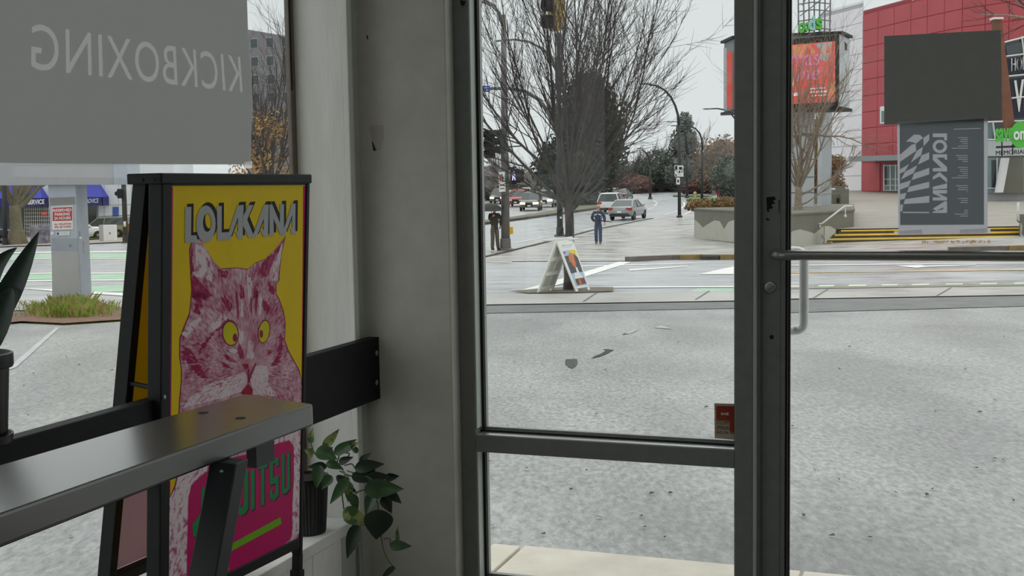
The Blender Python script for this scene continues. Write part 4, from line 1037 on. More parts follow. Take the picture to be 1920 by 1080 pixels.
mbt.prism([at(x, y, y1 - .205) for x, y in ((1273, 313), (1279, 313), (1279, 317.5), (1273, 317.5))], (0, -.004, 0)); mbt.prism([at(x, y, y1 - .205) for x, y in ((1277.5, 321), (1280, 321), (1280, 323), (1277.5, 323))], (0, -.004, 0))
obj('sign_print', mbt, m_bl, ps1)
ps2 = obj('small_sign', MB().prism([at(x, y, y1 - .2) for x, y in ((1268, 333), (1275, 333), (1275, 346), (1268, 346))], (0, .03, 0)), m_signw, sl1, bevel=.01)
obj('sign_print', MB().prism([at(x, y, y1 - .21) for x, y in ((1270, 337), (1273, 337), (1273, 342), (1270, 342))], (0, -.004, 0)), m_bl, ps2)
obj('banner_arm', MB().tube([at(1272, 228, y1), at(1250, 229, y1)], .03, 6), m_pole, sl1); obj('banner_arm', MB().tube([at(1274, 226, y1), at(1290, 225, y1)], .025, 6), m_pole, sl1)
street_lamp('second curved street lamp standing on the green verge', 1316, 377, [(1317, 280), (1316, 262), (1312, 250), (1304, 241), (1293, 236.5), (1281, 235.5)], .14)
street_lamp('thin black lamp pole just left of the verge lamp', 1288, 371, [(1288, 290), (1287, 262), (1284, 248), (1278, 240), (1268, 237)], .16)
street_lamp('curved street lamp partly hidden behind the door mullion', 1392, 384, [(1392, 260), (1389, 240), (1381, 226), (1371, 214), (1358, 206), (1345, 203.5), (1332, 204)], .12)
street_lamp('far black lamp pole against the dark roadside trees', 1219, 373, [(1219, 310), (1217, 296), (1212, 287), (1204, 281)], .16)
# ---- cars
m_tyre = M('tyre_rubber', L(24, 24, 25), .8); m_rim = M('wheel_rim', L(150, 152, 154), .35, .7)
m_cglass = M('car_glass', L(62, 72, 74), .08, spec=.8); m_tail = M('tail_lamp_red', L(176, 30, 28), .3); m_headon = M('headlight_on', L(255, 236, 190), .3, emit=3.2, ecol=(1, .78, .42)); m_headoff = M('headlight_glass', L(210, 212, 214), .15)
m_trimc = M('car_dark_trim', L(34, 35, 37), .5)
CARS = {'sedan': dict(L=4.5, W=.88, belt=.93, roof=1.45, hood=.92, deck=1.0, xr=(-1.9, -1.0), xf=(1.0, .25), zb=.26),
        'suv': dict(L=4.6, W=.93, belt=1.05, roof=1.72, hood=1.08, deck=1.08, xr=(-2.2, -1.85), xf=(1.1, .35), zb=.32),
        'wagon': dict(L=4.7, W=.88, belt=.95, roof=1.52, hood=.94, deck=.98, xr=(-2.25, -1.75), xf=(1.05, .3), zb=.28)}
def car(label, p, face, kind, mat, on=False, group=None, rack=False):
    K = CARS[kind]; h = K['L']/2; W = K['W']
    f = V((math.cos(face), math.sin(face), 0)); l = V((-f.y, f.x, 0))
    dz = (g(p.x + f.x, p.y + f.y) - g(p.x - f.x, p.y - f.y))/2; f = (f + V((0, 0, dz))).normalized(); u = f.cross(l)
    t = thing('car', label, 'car', p, group)
    T = lambda x, y, z: p + f*x + l*y + u*z
    st = [(-h, .78, .45, .80), (-h+.08, .93, .32, K['deck']-.06), (-h+.35, .98, K['zb'], K['deck']), (-1.35, 1, K['zb'], K['belt']+.02), (0, 1, K['zb'], K['belt']), (1.0, 1, K['zb'], K['belt']-.0), (1.35, .99, K['zb'], K['hood']), (h-.45, .95, K['zb'], K['hood']-.10), (h-.1, .86, .34, K['hood']-.2), (h, .74, .45, K['hood']-.3)]
    mb = MB(); mb.loft([[T(x, s*W*k, z) for s, k, z in ((-1, .88, zb), (-1, 1, zb+.16), (-1, 1.0, (zb+zt)/2+.08), (-1, .94, zt-.05), (-1, .82, zt), (1, .82, zt), (1, .94, zt-.05), (1, 1.0, (zb+zt)/2+.08), (1, 1, zb+.16), (1, .88, zb)) for k in (k*w,)] for x, w, zb, zt in st])
    obj('body', mb, mat, t, smooth=35)
    b0, b1 = K['belt'] - .03, K['roof'] - .04
    lo = [(K['xr'][0], -.84), (K['xf'][0], -.80), (K['xf'][0], .80), (K['xr'][0], .84)]; hi = [(K['xr'][1], -.62), (K['xf'][1], -.62), (K['xf'][1], .62), (K['xr'][1], .62)]
    k_ = W/.88
    obj('window_band', MB().hull8([T(x, y*k_, b0) for x, y in lo] + [T(x, y*k_, b1) for x, y in hi]), m_cglass, t, bevel=.03)
    rf = MB().loft([[T(x, y*k_, z) for x, y in q] for q, z in (([(a*1.0 + (.03 if a > 0 else -.03), b*1.02) for a, b in hi], b1 - .03), ([(a*.98, b*.98) for a, b in hi], b1 + .035), ([(a*.8, b*.7) for a, b in hi], b1 + .06))])
    obj('roof', rf, mat, t, smooth=50)
    for i in range(4): obj('pillar', MB().tube([T(lo[i][0], lo[i][1]*k_, b0), T(hi[i][0], hi[i][1]*k_, b1)], .045, 6), mat, t)
    for s in (-1, 1): obj('pillar', MB().tube([T(-.25, s*.84*k_, b0), T(-.3, s*.63*k_, b1)], .035, 6), mat, t)
    for x in (-1.35, 1.38):
        for s in (-1, 1):
            c = T(x, s*(W - .10), .33)
            wh = obj('wheel', MB().lathe(c - l*s*.10, [(.20, 0), (.32, .01), (.335, .05), (.335, .16), (.31, .2), (.22, .2)], 16, l*s), m_tyre, t, smooth=40)
            obj('rim', MB().lathe(c - l*s*.10, [(.22, .17), (.21, .19), (.06, .205), (0, .205)], 12, l*s), m_rim, wh)
    for s in (-1, 1):
        obj('tail_light', MB().hull8([T(-h + a, s*W*b, z) for z in (K['deck']-.28, K['deck']-.08) for a, b in ((-.0, .55), (.0, .88), (.25, .99), (.25, .6))]), m_tail, t, bevel=.02)
        obj('headlight', MB().hull8([T(h - a, s*W*b, z) for z in (K['hood']-.44, K['hood']-.25) for a, b in ((-.04, .38), (-.01, .80), (.25, .95), (.25, .45))]), m_headon if on else m_headoff, t, bevel=.02)
        obj('mirror', MB().ball(T(.75, s*(W + .08), b0 + .1), .09, .09, .07, 8, 6), mat, t, smooth=True)
    obj('bumper', MB().hull8([T(-h + a, W*b, z) for z in (.32, .52) for a, b in ((-.03, -.75), (-.03, .75), (.2, .95), (.2, -.95))]), m_trimc, t, bevel=.03)
    obj('grille', MB().hull8([T(h + a, W*b, z) for z in (.42, K['hood']-.28) for a, b in ((.015, -.38), (.015, .38), (-.2, .4), (-.2, -.4))]), m_trimc, t, bevel=.02)
    obj('number_plate', MB().hull8([T(-h + a, b, z) for z in (.56, .68) for a, b in ((-.045, -.15), (-.045, .15), (.05, .15), (.05, -.15))]), m_signw, t)
    obj('number_plate', MB().hull8([T(h + a, b, z) for z in (.44, .56) for a, b in ((.03, -.15), (.03, .15), (-.03, .15), (-.03, -.15))]), m_signw, t)
    if rack:
        for s in (-1, 1): obj('roof_rack', MB().tube([T(K['xr'][1]+.1, s*.55, b1 + .12), T(K['xf'][1]-.1, s*.55, b1 + .12)], .025, 6), m_trimc, t)
    return t
def cm(nm, *c, metal=.35): return M(nm, L(*c), .3, metal, coat=.6)
GC = 'cars on the uphill street'
aw = math.atan2(1, .22)
car('silver grey sedan driving away up the street', gp(1178, 411), math.radians(68), 'sedan', cm('car_paint_silver', 160, 162, 160), group=GC)
car('white sport utility car left of the silver sedan', gp(1148, 399.5), math.radians(76), 'suv', cm('car_paint_white', 216, 218, 216, metal=.1), group=GC)
car('far white car beyond the white sport utility car', gp(1150, 377), math.radians(78), 'sedan', cm('car_paint_pale', 222, 224, 224, metal=.1), group=GC)
car('far grey car right of the far white car', gp(1166, 379), math.radians(72), 'sedan', cm('car_paint_grey', 120, 126, 124), group=GC)
car('grey green car with both headlights lit coming downhill', gp(996, 394.5), math.radians(-96), 'suv', cm('car_paint_greygreen', 92, 98, 86), True, group=GC)
car('red car coming downhill behind the grey green car', gp(972, 387), math.radians(-98), 'suv', cm('car_paint_red', 158, 40, 48), group=GC)
car('white car with lit headlights coming downhill on the right', gp(1024, 388), math.radians(-98), 'suv', cm('car_paint_whitish', 196, 200, 198, metal=.1), True, group=GC)
car('dark pickup sized car behind the signal pole with amber lights', gp(938, 382), math.radians(-98), 'suv', cm('car_paint_taupe', 104, 100, 92), True, group=GC)
car('pale car half hidden behind the red car', gp(984, 380), math.radians(-98), 'suv', cm('car_paint_ash', 186, 190, 190), group=GC)
car('grey car far up the oncoming lane by the tree trunk', gp(1030, 382), math.radians(-98), 'suv', cm('car_paint_slate', 128, 132, 128), True, group=GC)
car('small white car beside the dark pickup', gp(955, 381), math.radians(-98), 'sedan', cm('car_paint_ivory', 222, 222, 218, metal=.1), group=GC)
# ---- people
def skin(name, J, E, mat, parent, root, sub=2):
    me = bpy.data.meshes.new(name); ks = list(J)
    me.from_pydata([tuple(J[k][0]) for k in ks], [(ks.index(a), ks.index(b)) for a, b in E], [])
    me.materials.append(mat); o = bpy.data.objects.new(name, me); link(o, parent)
    m = o.modifiers.new('skin', 'SKIN'); m.use_smooth_shade = True
    for i, k in enumerate(ks):
        r = J[k][1]; me.skin_vertices[0].data[i].radius = r if isinstance(r, tuple) else (r, r); me.skin_vertices[0].data[i].use_root = (k == root)
    s_ = o.modifiers.new('sub', 'SUBSURF'); s_.levels = s_.render_levels = sub
    return o
m_skin = M('skin', L(196, 148, 126), .6)
def person(label, p, face, hgt, jacket, trousers, shoes, cap, pose, strip=None, sub=2):
    s = hgt/1.75; f = V((math.cos(face), math.sin(face), 0)); rt = V((f.y, -f.x, 0))
    t = thing('person', label, 'person', p)
    W = lambda x, y, z: p + (rt*x + f*y + V((0, 0, z)))*s
    J = {'hip': (W(0, 0, .96), .12*s), 'spine': (W(0, 0, 1.15), .11*s), 'chest': (W(0, 0, 1.36), .14*s), 'neck': (W(0, .01, 1.5), .055*s), 'jaw': (W(0, .03, 1.58), .068*s), 'head': (W(0, .01, 1.68), .086*s)}
    E = [('hip', 'spine'), ('spine', 'chest'), ('chest', 'neck'), ('neck', 'jaw'), ('jaw', 'head')]
    for sd, k in ((-1, 'l'), (1, 'r')):
        P = pose[k]
        J['sh'+k] = (W(sd*.18, 0, 1.43), .065*s); J['el'+k] = (W(*P[0]), .045*s); J['wr'+k] = (W(*P[1]), .032*s)
        d = (J['wr'+k][0] - J['el'+k][0]).normalized(); J['pa'+k] = (J['wr'+k][0] + d*.07*s, (.038*s, .018*s))
        E += [('chest', 'sh'+k), ('sh'+k, 'el'+k), ('el'+k, 'wr'+k), ('wr'+k, 'pa'+k)]
        sidev = d.cross(f).normalized() if abs(d.dot(f)) < .95 else rt
        for i, ln in enumerate((.055, .075, .08, .075, .06)):
            o_ = sidev*(i - 2)*.018*s; a = J['pa'+k][0] + o_ + d*(.0 if i else -.02)*s
            b = a + d*ln*.55*s + f*.006*s + (sidev*-.022*s if i == 0 else V((0, 0, 0))); c = b + d*ln*.4*s + f*.02*s
            J[f'fa{k}{i}'] = (b, .0085*s); J[f'fb{k}{i}'] = (c, .007*s); E += [('pa'+k, f'fa{k}{i}'), (f'fa{k}{i}', f'fb{k}{i}')]
        J['th'+k] = (W(sd*.09, 0, .9), .085*s); J['kn'+k] = (W(*P[2]), .056*s); J['an'+k] = (W(*P[3]), .038*s)
        J['to'+k] = (W(P[3][0], P[3][1] + .14, P[3][2] - .05), .03*s)
        E += [('hip', 'th'+k), ('th'+k, 'kn'+k), ('kn'+k, 'an'+k), ('an'+k, 'to'+k)]
    skin('body', J, E, m_skin, t, 'hip', sub)
    jk = {'hem': (W(0, 0, .76), (.168*s, .135*s)), 'hip': (W(0, 0, .98), (.16*s, .13*s)), 'spine': (W(0, 0, 1.16), (.16*s, .135*s)), 'chest': (W(0, 0, 1.36), (.17*s, .14*s)), 'neckb': (W(0, 0, 1.485), .078*s)}
    je = [('hem', 'hip'), ('hip', 'spine'), ('spine', 'chest'), ('chest', 'neckb')]
    for k in 'lr':
        jk['sh'+k] = (J['sh'+k][0], .092*s); jk['el'+k] = (J['el'+k][0], .076*s); jk['wr'+k] = (J['wr'+k][0], .06*s); je += [('chest', 'sh'+k), ('sh'+k, 'el'+k), ('el'+k, 'wr'+k)]
    jo = skin('jacket', jk, je, jacket, t, 'spine', sub)
    tk = {'top': (W(0, 0, 1.08), .12*s), 'hip': (W(0, 0, .93), .125*s)}; te = [('top', 'hip')]
    for k in 'lr':
        tk['th'+k] = (J['th'+k][0] - V((0, 0, .06*s)), .10*s); tk['kn'+k] = (J['kn'+k][0], .088*s); tk['an'+k] = (J['an'+k][0] - V((0, 0, .03*s)), .078*s); te += [('hip', 'th'+k), ('th'+k, 'kn'+k), ('kn'+k, 'an'+k)]
    skin('trousers', tk, te, trousers, t, 'hip', sub)
    for k in 'lr':
        a = J['an'+k][0]; sh_ = skin('shoe', {'h': (a + V((0, 0, -.03*s)) - f*.06*s, .062*s), 'm': (a + V((0, 0, -.035*s)) + f*.07*s, .062*s), 't': (a + V((0, 0, -.045*s)) + f*.19*s, .048*s)}, [('h', 'm'), ('m', 't')], shoes, t, 'h', 1)
    hd = W(0, .01, 1.66)
    ax_ = Matrix((rt, f, V((0, 0, 1)))).transposed()
    if cap is not None:
        obj('cap', MB().ball(hd + V((0, 0, .035*s)), .098*s, .105*s, .075*s, 12, 8, ax_).box(hd + f*.12*s + V((0, 0, .035*s)), (.13*s, .12*s, .015*s), ax_), cap, t, smooth=40)
    obj('hair', MB().ball(hd + V((0, 0, .02*s)) - f*.025*s, .09*s, .09*s, .085*s, 10, 8, ax_), M('hair', L(70, 62, 56), .8), t, smooth=True)
    fm = MB().ball(hd + f*.088*s + V((0, 0, -.02*s)), .014*s, .02*s, .024*s, 8, 6)
    obj('nose', fm, m_skin, t, smooth=True)
    fm = MB()
    for sd in (-1, 1): fm.ball(hd + f*.082*s + rt*sd*.032*s + V((0, 0, .0)), .011*s, .008*s, .008*s, 6, 5)
    obj('eyes', fm, m_bl, t); obj('mouth', MB().ball(hd + f*.078*s + V((0, 0, -.065*s)), .024*s, .008*s, .007*s, 8, 5), M('lips', L(150, 90, 84), .6), t)
    e_ = MB()
    for sd in (-1, 1): e_.ball(hd + rt*sd*.088*s - V((0, 0, .02*s)), .012*s, .02*s, .03*s, 6, 6)
    obj('ears', e_, m_skin, t)
    return t, W, jo
m_navy = M('navy_jacket', L(30, 44, 66), .7, var=.15, vs=12); m_jean = M('blue_jeans', L(48, 66, 100), .8, var=.15, vs=14); m_darkj = M('charcoal_jacket', L(52, 52, 52), .75, var=.15, vs=12); m_khaki = M('khaki_trousers', L(92, 88, 74), .8, var=.12, vs=12)
m_shoe = M('dark_shoes', L(34, 33, 34), .6); m_shoel = M('pale_soled_shoes', L(96, 96, 98), .6); m_beige = M('beige_cap', L(168, 152, 126), .8)
p2 = gp(1122, 459.5); p2.z += .05
pose_b = {'l': ((-.29, -.02, 1.19), (-.30, .10, .97), (-.10, .06, .50), (-.11, .16, .09)), 'r': ((.30, -.08, 1.18), (.18, -.10, 1.02), (.10, .02, .50), (.10, -.10, .08))}
pp, Wb, jb = person('person in navy jacket with white stripes and jeans walking toward the shop', p2, math.radians(-100), 1.74, m_navy, m_jean, m_shoel, m_beige, pose_b)
for a, b in (((-.16, .19, 1.31), (-.03, .2, 1.36)), ((.16, .19, 1.31), (.03, .2, 1.36))):
    obj('stripe', MB().tube([Wb(*a), Wb(*b)], .022, 6), m_signw, jb)
obj('side_panel', MB().ball(Wb(-.15, .16, 1.18), .05, .05, .09, 8, 6), M('jacket_blue_panel', L(42, 92, 180), .7), jb)
um2 = thing('furled_umbrella', 'furled dark umbrella tucked under the arm of the navy jacket walker', 'umbrella', Wb(-.22, -.1, 1.0))
obj('shaft', MB().tube([Wb(-.12, .1, 1.06), Wb(-.62, -.2, .98)], [.03, .012], 8), m_bl, um2); obj('handle', MB().tube([Wb(-.12, .1, 1.06), Wb(-.02, .18, 1.06)], .014, 6), m_bl, um2)
p1_ = gp(928, 470.5); p1_.z += .05
pose_a = {'l': ((-.30, .05, 1.22), (-.26, -.02, .98), (-.10, .03, .50), (-.13, .04, .08)), 'r': ((.24, .12, 1.25), (.16, .24, 1.36), (.10, .05, .50), (.13, .06, .08))}
pp1, Wa, ja = person('person in dark hooded jacket and khaki trousers holding an open umbrella', p1_, math.radians(-72), 1.76, m_darkj, m_khaki, m_shoe, None, pose_a)
obj('backpack', MB().box(Wa(-.02, -.2, 1.25), (.3, .2, .42)), m_bl, pp1, bevel=.04)
um = thing('open_umbrella', 'open black umbrella over the walker by the signal pole', 'umbrella', Wa(.18, .26, 1.3))
ut = Wa(.22, .10, 1.93)
rings = []
for k in range(6):
    a = k/5*1.15; rings.append([ut + V((math.cos(q)*.56*math.sin(a)/math.sin(1.15), math.sin(q)*.56*math.sin(a)/math.sin(1.15), -.34*(1-math.cos(a))/(1-math.cos(1.15)))) * 1 for q in (2*math.pi*j/16 for j in range(16))])
obj('canopy', MB().loft(rings, cap=False), M('umbrella_black', L(44, 43, 43), .6), um, smooth=True, fix=False)
obj('shaft', MB().tube([ut + V((0, 0, .08)), Wa(.17, .27, 1.3)], .012, 6), m_bl, um)
for j in range(0, 16, 2): obj('rib', MB().tube([ut - V((0, 0, .22)), rings[-1][j]], .006, 4), m_bl, um)
obj('handle', MB().tube([Wa(.17, .27, 1.36), Wa(.165, .28, 1.26)], .018, 6), m_bl, um)
p3 = gp(1347, 373); p3.z += .08
pose_c = {'l': ((-.26, .0, 1.2), (-.2, .1, 1.02), (-.09, .0, .5), (-.09, .02, .08)), 'r': ((.26, .0, 1.2), (.2, .1, 1.02), (.09, .0, .5), (.09, .02, .08))}
person('far person in dark top and red trousers on the footpath', p3, math.radians(80), 1.62, m_darkj, M('red_trousers', L(150, 46, 52), .8), m_shoe, None, pose_c, sub=1)
# ---- vegetation up the street
GT = 'trees beyond the crossing'
gb = lambda x, y, Y: V((at(x, y, Y).x, Y, g(at(x, y, Y).x, Y)))
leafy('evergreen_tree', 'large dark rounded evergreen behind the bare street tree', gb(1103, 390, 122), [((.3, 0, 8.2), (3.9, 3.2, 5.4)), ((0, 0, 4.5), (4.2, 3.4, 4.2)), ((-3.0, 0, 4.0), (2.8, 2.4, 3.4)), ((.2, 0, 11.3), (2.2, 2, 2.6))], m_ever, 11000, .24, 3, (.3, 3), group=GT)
leafy('evergreen_tree', 'spiky conifer rising behind the parking sign lamp', gb(1283, 370, 165), [((0, 0, 3), (3.2, 3, 3)), ((0, 0, 6.5), (2.2, 2, 2.6)), ((.1, 0, 9.3), (1.2, 1.2, 1.8))], m_everhaze, 3600, .28, 4, (.25, 2), group=GT, core=True)
for k, (x, w, h, mt, lb) in enumerate(((1240, 3.0, 6.0, m_leafg, 'grey green roadside tree left of the lamp post'), (1205, 2.6, 4.6, m_leafg, 'broad dull green tree at the road bend'), (1262, 2.2, 5.0, m_leafg, 'slim dull green tree right of the lamp post'))):
    leafy('roadside_tree', lb, gb(x, 370, 168 + 4*k), [((0, 0, h*.62), (w, w, h*.42)), ((w*.4, 0, h*.4), (w*.8, w*.8, h*.32))], mt, 3600, .22, 20 + k, (.25, h*.4), group=GT, core=False)
for k, (x, y, Y, h, sd) in enumerate(((1186, 372, 170, 7, 5), (1300, 366, 150, 9.5, 6), (1338, 372, 140, 8, 7), (1020, 385, 150, 8, 8), (930, 384, 140, 8, 9), (1228, 370, 175, 8, 10))):
    bare_tree('roadside_tree', ('thin bare tree above the road bend', 'tall bare tree between the far lamps', 'bare tree above the orange bushes', 'bare tree behind the oncoming cars', 'bare tree behind the amber lit pickup', 'bare tree rising behind the green roadside trees')[k], gb(x, y, Y), h*.28, .16, 9, h*.62, (.1, .8), sd, m_haze, m_haze, mx=2, child=(7, 5), lrad=.09, group=GT)
for k, (x, y, Y, w, h, mt, lb) in enumerate(((1352, 372, 145, 3.6, 7.0, m_rust, 'rusty brown leaved tree at the bend'), (1375, 376, 128, 2.6, 4.6, m_everhaze, 'dark green bush beside the door mullion'), (1185, 374, 165, 3.0, 2.6, m_leafr, 'reddish shrub at the road bend'), (1300, 370, 150, 1.8, 1.6, m_leafr, 'low red shrub behind the verge lamps'), (1330, 371, 150, 2.2, 2.2, m_leafr, 'red leaved hedge beside the footpath'),
    (1215, 372, 172, 4.5, 2.4, m_everhaze, 'dark hedge along the bend'), (1255, 371, 172, 4.0, 2.4, m_everhaze, 'dark hedge behind the parking sign lamp'), (1010, 383, 155, 6.0, 3.4, m_haze, 'brown thicket behind the oncoming cars'), (930, 383, 150, 6.5, 4.4, m_haze, 'grey thicket left behind the signal pole'), (1060, 380, 160, 5, 4.0, m_haze, 'brown thicket behind the mast pole'), (1145, 374, 175, 5, 5.0, m_haze, 'tall grey thicket behind the far cars'), (1290, 369, 178, 5, 3.0, m_haze, 'grey thicket beyond the verge lamps'), (975, 384, 170, 5, 3.6, m_leafr, 'rust brown thicket above the red car'))):
    leafy('shrub', lb, gb(x, y, Y), [((0, 0, h*.5), (w, w*.7, h*.55))], mt, 2600, .19, 40 + k, (.1, h*.3), cat='shrub', group='shrubs beyond the crossing')
leafy('shrub', 'dark low bush on the street median', gb(1095, 386, 118), [((0, 0, .5), (2.2, 1, .9))], m_ever, 300, .25, 77, (.05, .3), cat='shrub', group='shrubs beyond the crossing')
# green post sign on the median and hydrant
gs = gb(1128, 382, 125)
gsg = thing('median_sign', 'green topped white sign panel on the street median', 'sign', gs)
obj('sign_panel', MB().par(at(1119, 377, 125), V((1.0, 0, 0)), V((0, .12, 0)), V((0, 0, 1.35))), m_signw, gsg); obj('sign_top', MB().par(at(1115, 354, 124.9), V((1.35, 0, 0)), V((0, .14, 0)), V((0, 0, .75))), M('sign_lime', L(120, 184, 84), .5, var=.2, vs=2), gsg)
for x in (1117, 1138): obj('post', MB().tube([V((at(x, 380, 125).x, 125, gs.z - .2)), at(x, 352, 125)], .06, 6), m_bark, gsg)
hy = gp(1303, 374); hyd = thing('fire_hydrant', 'pale yellow fire hydrant on the far verge', 'hydrant', hy)
obj('barrel', MB().lathe(hy, [(.18, 0), (.16, .1), (.15, .6), (.19, .62), (.17, .75), (.06, .85), (0, .86)], 12), M('hydrant_yellow', L(196, 182, 132), .6), hyd, smooth=40); obj('nozzle', MB().lathe(hy + V((-.22, 0, .5)), [(.07, 0), (.07, .44)], 8, (1, 0, 0)), M('hydrant_cap', L(160, 150, 110), .6), hyd)
fb = gb(1312, 352, 175)
fn2 = thing('white_fence', 'pale board fence behind the far lamps', 'fence', fb)
for k in range(12): obj('fence_board', MB().par(at(1290 + k*4.4, 352, 175), V((.33, 0, 0)), V((0, .06, 0)), V((0, 0, 2.2))), M('fence_pale', L(206, 208, 208), .7) if k == 0 else bpy.data.materials['fence_pale'], fn2)

for k, (x, Y, h, sd) in enumerate(((590, 150, 10, 71), (690, 140, 9, 72), (800, 150, 9, 73))):
    bare_tree('roadside_tree', ('bare tree far off behind the grey wall corner', 'bare tree behind the middle of the grey wall', 'bare tree just hidden by the window frame')[k], gb(x, 390, Y), h*.28, .18, 9, h*.62, (.1, .8), sd, m_haze, m_haze, mx=2, child=(7, 5), lrad=.1, group=GT)
    leafy('shrub', ('thicket far off behind the grey wall corner', 'thicket behind the middle of the grey wall', 'thicket just hidden by the window frame')[k], gb(x + 45, 390, Y + 8), [((0, 0, 2.2), (4.6, 2.4, 2.6))], m_haze, 1800, .2, 170 + k, (.1, 1), cat='shrub', group='shrubs beyond the crossing')
# ================================================================== plaza, planter, steps
m_cw = M('old_concrete', L(118, 116, 104), .8, var=.1, vs=1.2, det=6); m_cwl = M('painted_over_concrete', L(186, 184, 173), .7, var=.06, vs=1.5, det=6)
m_nose = M('yellow_step_edge', L(238, 202, 92), .6, var=.1, vs=2); m_rise = M('dark_step_riser', L(92, 84, 74), .8, var=.15, vs=2)
m_rail = M('white_handrail', L(222, 224, 222), .35)
P1, P2, P3 = gp(1302, 447), gp(1474, 464.5), gp(1545, 457)
ztopP = at(1302, 391, P1.y).z
P4 = at(1601, 402, P3.y + 2.4); P5 = V((at(1335, 400, 63).x, 63, 0)); P6 = V((at(1600, 400, 62).x, 62, 0))
pl = thing('concrete_planter', 'low concrete planter wall beside the plaza steps', 'planter', P2)
lp = [V((p.x, p.y, g(p.x, p.y) - .3)) for p in (P1, P2, P3)] + [V((P4.x, P4.y, g(P4.x, P4.y) - .3)), V((P6.x, P6.y, -1.6)), V((P5.x, P5.y, -1.6))]
zt_ = (at(1302, 391, P1.y).z + at(1474, 400, P2.y).z)/2
mbp = MB(); n_ = len(lp); mbp.add(lp + [V((p.x, p.y, zt_)) for p in lp], [tuple(range(n_))[::-1], tuple(range(n_, 2*n_))] + [(i, (i+1) % n_, n_ + (i+1) % n_, n_ + i) for i in range(n_)])
obj('planter_wall', mbp, m_cw, pl)
obj('coping', MB().prism([V((p.x, p.y, zt_ - .07)) for p in (P1 + V((-.04, -.05, 0)), P2 + V((0, -.06, 0)), P3 + V((.03, -.05, 0)), P4 + V((.05, 0, 0)), P6, P5)], (0, 0, .075)), m_cw, pl)
def onseg(A, Bp, px, py, push=.02):       # pixel -> point on the vertical wall over A-B
    n = V((-(Bp - A).y, (Bp - A).x, 0)).normalized()
    if n.dot(EYE - A) < 0: n = -n
    d = ray(px, py); t = (A + n*push - EYE).dot(n)/d.dot(n); return EYE + d*t, n
def wallpatch(name, A, Bp, pts, mat, parent, push=.0, th=.012):
    q = [onseg(A, Bp, x, y, push)[0] for x, y in pts]; n = onseg(A, Bp, *pts[0], push)[1]
    return obj(name, MB().prism(q, n*th), mat, parent)
wallpatch('paint_patch', P1, P2, [(1303, 447), (1303, 412), (1310, 418), (1318, 427), (1326, 421), (1340, 413), (1350, 415), (1358, 430), (1366, 416), (1378, 412), (1400, 418), (1440, 428), (1473, 436), (1473, 463.5)], m_cwl, pl)
wallpatch('paint_patch', P2, P3, [(1475, 464), (1475, 440), (1487, 433), (1500, 430), (1515, 434), (1527, 438), (1540, 427), (1544, 424), (1544, 457)], m_cwl, pl)
wallpatch('paint_patch', P2, P3 + V((1.2, .3, 0)), [(1546, 457), (1546, 424), (1556, 424), (1566, 430), (1566, 436), (1556, 445), (1550, 452)], m_cwl, pl, .012)
wallpatch('step_light', P2, P3, [(1541, 440), (1550, 440), (1550, 446), (1541, 446)], M('step_light_metal', L(150, 156, 160), .4), pl, .02)
def rail3(name, label, pts, Y, posts, r=.035):
    q = [at(x, y, Y) for x, y in pts]; t = thing(name, label, 'handrail', q[0], 'white plaza handrails')
    obj('rail', MB().tube(q, r, 8), m_rail, t, smooth=True)
    for (x, y, y2) in posts: 
        obj('post', MB().tube([at(x, y, Y), at(x, y2, Y)], r*.6, 6), m_rail, t); obj('bracket', MB().ball(at(x, y2, Y + .05), .06), m_rail, t)
    return t
rail3('handrail', 'white sloped handrail on the planter wall by the steps', [(1526, 419.5), (1541, 419.5), (1584, 386.5), (1599, 386)], P3.y - .35, [(1537, 420, 425), (1585, 388, 405)])
rail3('handrail', 'white handrail stub left on the planter wall', [(1343, 417.5), (1357, 417), (1378, 405), (1400, 392)], P1.y - 3.8, [(1360, 417, 420)])
rail3('handrail', 'white handrail far behind on the upper plaza wall', [(1530, 369), (1553, 355), (1566, 354.5)], 68, [(1555, 356, 366)], .05)
# steps
st = thing('plaza_steps', 'three wide plaza steps with yellow edges', 'steps', gp(1730, 456))
RS = .155
for k in range(3):
    y0 = STEP_Y + .02 + k*.34; x0 = at(1548 + 12*k, 450, y0).x; z0 = g(x0 + 4, STEP_Y)
    zb0 = gz(STEP_Y) - .035 - RS*(3 - k)
    obj('step', MB().par((x0, y0, zb0 - .6), (26, 0, 0), (0, .9, 0), (0, 0, RS + .6)), m_rise, st)
    obj('step_edge', MB().par((x0 + .1, y0 - .03, zb0 + RS - .055), (26, 0, 0), (0, .3, 0), (0, 0, .06)), m_nose, st)
rp_ = thing('concrete_planter', 'grey concrete wall at the right end of the steps', 'planter', at(1915, 455, STEP_Y - .2))
q0 = at(1912, 402, STEP_Y - .3)
obj('planter_wall', MB().par(V((q0.x, q0.y, g(q0.x, q0.y) - .3)), (6, 0, 0), (.25, .6, 0), (0, 0, q0.z - g(q0.x, q0.y) + .3)), m_cw, rp_)
wq = [(1913, 455), (1913, 412), (1917, 425), (1915, 438), (1921, 444), (1930, 436), (1930, 457)]
obj('paint_patch', MB().prism([at(x, y, q0.y - .002) for x, y in wq], (0, -.012, 0)), m_cwl, rp_)
t_ = thing('handrail', 'white upright handrail end at the right of the steps', 'handrail', at(1909, 415, STEP_Y - .5), 'white plaza handrails')
obj('rail', MB().tube([at(1909.5, 379, STEP_Y - .5), at(1907.5, 412, STEP_Y - .5)], .05, 8), m_rail, t_, smooth=True); obj('bracket', MB().tube([at(1907.5, 412, STEP_Y - .5), at(1909, 416, STEP_Y - .5), at(1914, 416, STEP_Y - .4)], .02, 6), m_pole, t_)
